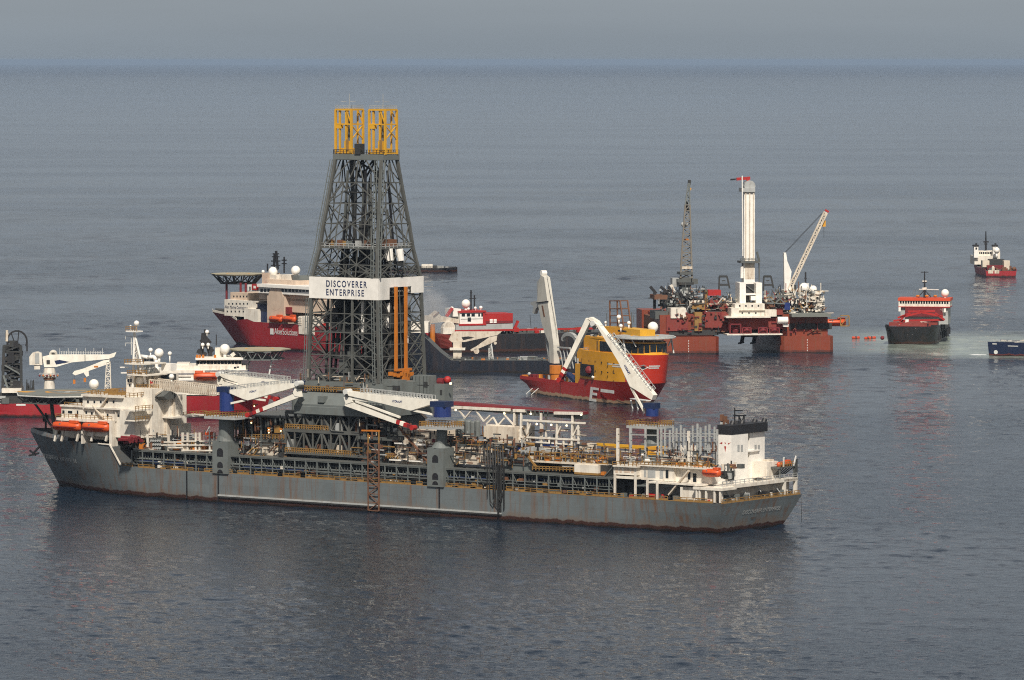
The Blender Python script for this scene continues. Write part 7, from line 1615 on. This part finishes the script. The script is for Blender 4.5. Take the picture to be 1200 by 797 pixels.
mb = M('red'); ab(mb, 538, 570, 379.5, 381.5, 7.2, -7); ab(mb, 538, 570, 364.3, 366.4, 7, -7); ab(mb, 566, 569, 364, 380, 6.7, -6); ab(mb, 569, 601, 367.5, 379, 6, -6); mb.use('maroon'); ab(mb, 569, 601, 376, 379, 6.1, -6); mb.build('red_house', as_)
for (l, r) in ((541, 545), (547, 551), (552.5, 556.5), (560.5, 562.5), (564, 566)): mb = M('glass'); ab(mb, l, r, 367.3, 371, 6.56, 6); mb.build('window', as_)
mb = M('glass'); ab(mb, 548, 552, 372, 377, 6.56, 6); mb.use('steel_grey'); ab(mb, 540, 568, 373.5, 374, 6.6, 6.5); mb.build('doorway', as_)
for (l, r, t, b) in ((574, 577.5, 374, 376), (578.5, 582, 374, 376), (574, 577.5, 376.6, 378.4), (578.5, 582, 376.6, 378.4)): mb = M('white_clean'); ab(mb, l, r, t, b, 6.15, 5.9); mb.build('window', as_)
dome(as_, A2.Y(546, 356, 0), 1.85, 1.4); dome(as_, A2.Y(529.5, 361.5, 3), .8, 1); dome(as_, A2.Y(563.5, 360.5, 2), .75, .6); dome(as_, A2.Y(557, 361, 2), .6, .6); dome(as_, A2.Y(549, 362, 2), .6, .5)
mb = M('black')
for (px, t) in ((552, 340), (556, 346)): mb.bar(A2.Y(px, 365, 0), A2.Y(px, t, 0), .5)
mb.bar(A2.Y(550.5, 343, 0), A2.Y(553.5, 343, 0), .3); mb.bar(A2.Y(550, 350, 0), A2.Y(558, 350, 0), .3); mb.build('mast', as_)
mb = M('red'); mb.bar(A2.Y(523, 371, 5), A2.Y(530, 361, 5), 1.6, 1.0); mb.bar(A2.Y(603, 385, 4), A2.Y(607, 376, 4), 1.0); ab(mb, 602, 608, 384, 389, 5, 0); mb.build('derrick_post', as_)
ac = empty('crane', as_); mb = M('orange_steel'); a = A2.Y(507, 389, 6); mb.tube((a[0], 6, a[2] - 5), (a[0], 6, A2.Y(507, 380, 6)[2]), 1.1, n=12); mb.build('pedestal', ac)
mb = M('cream'); ab(mb, 498, 505, 370, 381, 6.5, 4); q = [A2.Y(u, v, 5) for u, v in ((502, 370), (510, 364), (516, 370), (537, 374), (537, 379), (520, 377), (503, 379))]; mb.prism([(v[0], 6, v[2]) for v in q], (0, -1.6, 0)); mb.use('rust').bar(A2.Y(508, 371, 6.1), A2.Y(514, 366, 6.1), .6); mb.build('boom', ac)
mb = M('white'); p = A2.Y(526.3, 384, 7); mb.tube((p[0], 7.2, p[2]), (p[0], 4, p[2]), 2.6, n=16); ab(mb, 519.5, 533, 384, 391.5, 7.4, 4); mb.use('cream').tube((p[0], 7.3, p[2]), (p[0], 7.2, p[2]), 2.3, n=16); mb.build('winch_house', as_)
mb = M('steel_mid'); deckstuff(mb, 50, 3, 56, -7.5, 7.5, zA, ['steel_mid', 'red', 'white', 'steel_dark', 'rust'], .4, 1.2, 2); tag(mb.build('deck_gear', as_), None, None, kind='stuff')

# ---------------------------------------------------------------- navy hulled crane ship with a low deck, right behind the derrick
N2 = Fr(560, 437, 2, (40, 8.5, 0))
ns = N2.root('crane_ship', 'low navy hulled ship with a folded cream crane, right of the derrick foot', 'ship')
zn = N2.Y(560, 422.5, 8.5)[2]; zt_ = N2.Y(494, 389, 0)[2]; xw = N2.Y(512, 437, 0)[0]; xt = N2.Y(494, 389, 0)[0]
st = [hsec(-2, 8, 0, 8.5, zn), hsec(xw - 6, 8.5, 0, 8.5, zn), hsec(xw - 2, 8.4, 0, 8.6, zn + 3), hsec(xw + 1.5, 8, 0, 8.6, (zn + zt_) / 2 + 1), hsec(xt, 6.5, 0, 8.4, zt_), hsec(xt + 9, 3, 0, 6, zt_ + .3), hsec(xt + 14, .4, 0, .6, zt_ + .6, xt + 12)]
hb = hull(st, 'hull_navy', 'steel_mid').build('hull', ns, sharp=32)
mb = M('steel_mid'); mb.rail([(0, 8.3, zn), (xw - 6, 8.3, zn)], 1.3, 2.2, .1); mb.build('railing', hb)
def nb(mb, l, r, t, b, y0, y1): return N2.bx(mb, l, r, t, b, y0, y1)
nc = empty('crane', ns); yc = 3.0
mb = M('cream'); nb(mb, 531, 541, 400, 420, yc + 1.5, yc - 1.5); nb(mb.use('white'), 527, 545, 408, 410.5, yc + 2.5, yc - 2.5); mb.build('pedestal', nc)
P = lambda a: Vector(N2.Y(a[0], a[1], yc))
mb = M('cream'); q = [P(v) for v in ((526, 398), (529, 391.5), (534, 388.5), (588, 388.5), (583, 392.5), (545, 400.5), (530, 401))]; mb.prism([(v.x, yc + 1.2, v.z) for v in q], (0, -2.4, 0)); mb.build('boom', nc)
mb = M('black'); q = [P(v) for v in ((541, 395), (549, 394), (556, 395.5), (543, 398.5))]; mb.prism([(v.x, yc + 1.26, v.z) for v in q], (0, -.1, 0)); mb.build('boom_opening', nc)
mb = M('cream'); q = [P(v) for v in ((579, 391), (583, 392), (582, 399), (576, 402), (556, 410.5), (552, 411.5), (551.5, 409.5), (558, 406))]; mb.prism([(v.x, yc + 1, v.z) for v in q], (0, -2, 0)); c = P((558.5, 411.5)); mb.tube((c.x, yc + 1, c.z), (c.x, yc - 1, c.z), 1.1, n=10); c = P((580.5, 402)); mb.tube((c.x, yc + 1, c.z), (c.x, yc - 1, c.z), .6, n=10); mb.build('jib', nc)
mb = M('pale_paint'); mb.lattice([P((573, 403)) + Vector((0, -.8, 0)), P((576, 403)) + Vector((0, -.8, 0)), P((576, 403)) + Vector((0, .8, 0))], [P((573, 421)) + Vector((0, -.8, 0)), P((578, 421)) + Vector((0, -.8, 0)), P((578, 421)) + Vector((0, .8, 0))], 5, .3, .4); mb.build('boom_rest', nc)
mb = M('steel_mid'); nb(mb.use('grey_white'), 609, 618.5, 418.5, 424, 4, -2); nb(mb.use('cream'), 513, 535, 419, 423, 2, -4); deckstuff(mb, 60, 2, xw - 8, -7.5, 7.5, zn, ['steel_mid', 'steel_grey', 'rust', 'grey_white', 'steel_dark', 'orange_steel'], .3, .8, 1.4); mb.sphere(N2.Y(539, 424, 8.4), .6, 8, 6); tag(mb.build('deck_gear', ns), None, None, kind='stuff')
mb = M('white'); mb.box(xt - 3, xt + 7, -6.5, 6.5, zt_, zt_ + 4); mb.build('superstructure', ns)

# ---------------------------------------------------------------- small orange floats beside the black supply ship
for i, (px, py, L, lab) in enumerate(((1021.5, 397, 2.6, 'orange float nearest the bow of the black supply ship'), (1017, 397.6, 2.0, 'small orange float in the middle of the floating line near the black supply ship'), (1003, 397, 2.4, 'orange float drifting right of the rig lifeboat platform, leftmost of the floats'))):
    d = ray(px, py); k = -H / d[2]; o = empty('float'); o.location = (d[0] * k, d[1] * k, 0.1); tag(o, lab, 'float', 'orange floats on the water')
    mb = M('stripe_orange'); mb.tube((-L / 2, 0, .35), (L / 2, 0.8, .35), .5, n=8); mb.sphere((-L / 2, 0, .35), .65, 8, 6); mb.sphere((L / 2, .8, .35), .65, 8, 6); mb.build('float_body', o)
    mb = M('black'); mb.tube((-.2, 0, .3), (.2, .1, .3), .7, n=8); mb.build('strap', o)
# ================================================================== air: thin haze over the whole sea, and spray drifting behind the derrick
def volume(name, color, density, noisy=None, aniso=0.0):
    m = bpy.data.materials.new(name); m.use_nodes = True; n = m.node_tree.nodes; L = m.node_tree.links
    n.remove(n['Principled BSDF']); v = n.new('ShaderNodeVolumePrincipled'); v.inputs['Color'].default_value = (*color, 1)
    v.inputs['Density'].default_value = density; v.inputs['Anisotropy'].default_value = aniso
    if noisy:
        tc = n.new('ShaderNodeTexCoord'); t = n.new('ShaderNodeTexNoise'); t.inputs['Scale'].default_value = noisy; t.inputs['Detail'].default_value = 5; t.inputs['Distortion'].default_value = .6
        L.new(tc.outputs['Object'], t.inputs['Vector'])
        ln = n.new('ShaderNodeVectorMath'); ln.operation = 'LENGTH'; L.new(tc.outputs['Object'], ln.inputs[0])
        r = n.new('ShaderNodeMapRange'); r.inputs[1].default_value = .3; r.inputs[2].default_value = .75; r.inputs[3].default_value = 0; r.inputs[4].default_value = 1; L.new(t.outputs[0], r.inputs[0])
        f = n.new('ShaderNodeMapRange'); f.interpolation_type = 'SMOOTHSTEP'; f.inputs[1].default_value = .25; f.inputs[2].default_value = .98; f.inputs[3].default_value = density; f.inputs[4].default_value = 0; L.new(ln.outputs['Value'], f.inputs[0])
        q = n.new('ShaderNodeMath'); q.operation = 'MULTIPLY'; L.new(r.outputs[0], q.inputs[0]); L.new(f.outputs[0], q.inputs[1]); L.new(q.outputs[0], v.inputs['Density'])
    L.new(v.outputs[0], n['Material Output'].inputs['Volume']); MATS[name] = m; return m
volume('haze_air', (0.40, 0.53, 0.72), HAZE)
if HAZE > 0:
    hz_ = tag(M('haze_air').box(-135000, 135000, -135000, 135000, -8, 128).build('haze'), None, None, kind='stuff')
volume('spray_mist', (0.92, 0.93, 0.95), 0.22, noisy=1.6)
d_ = ray(507, 363); k_ = 2060 / d_[1]
sp_ = M('spray_mist').sphere((0, 0, 0), 1.0, 20, 12).build('spray', smooth=True)
sp_.location = (d_[0] * k_, 2060, H + d_[2] * k_); sp_.scale = (9, 8, 12); sp_.rotation_euler = (0, radians(-25), 0)
tag(sp_, None, None, kind='stuff')
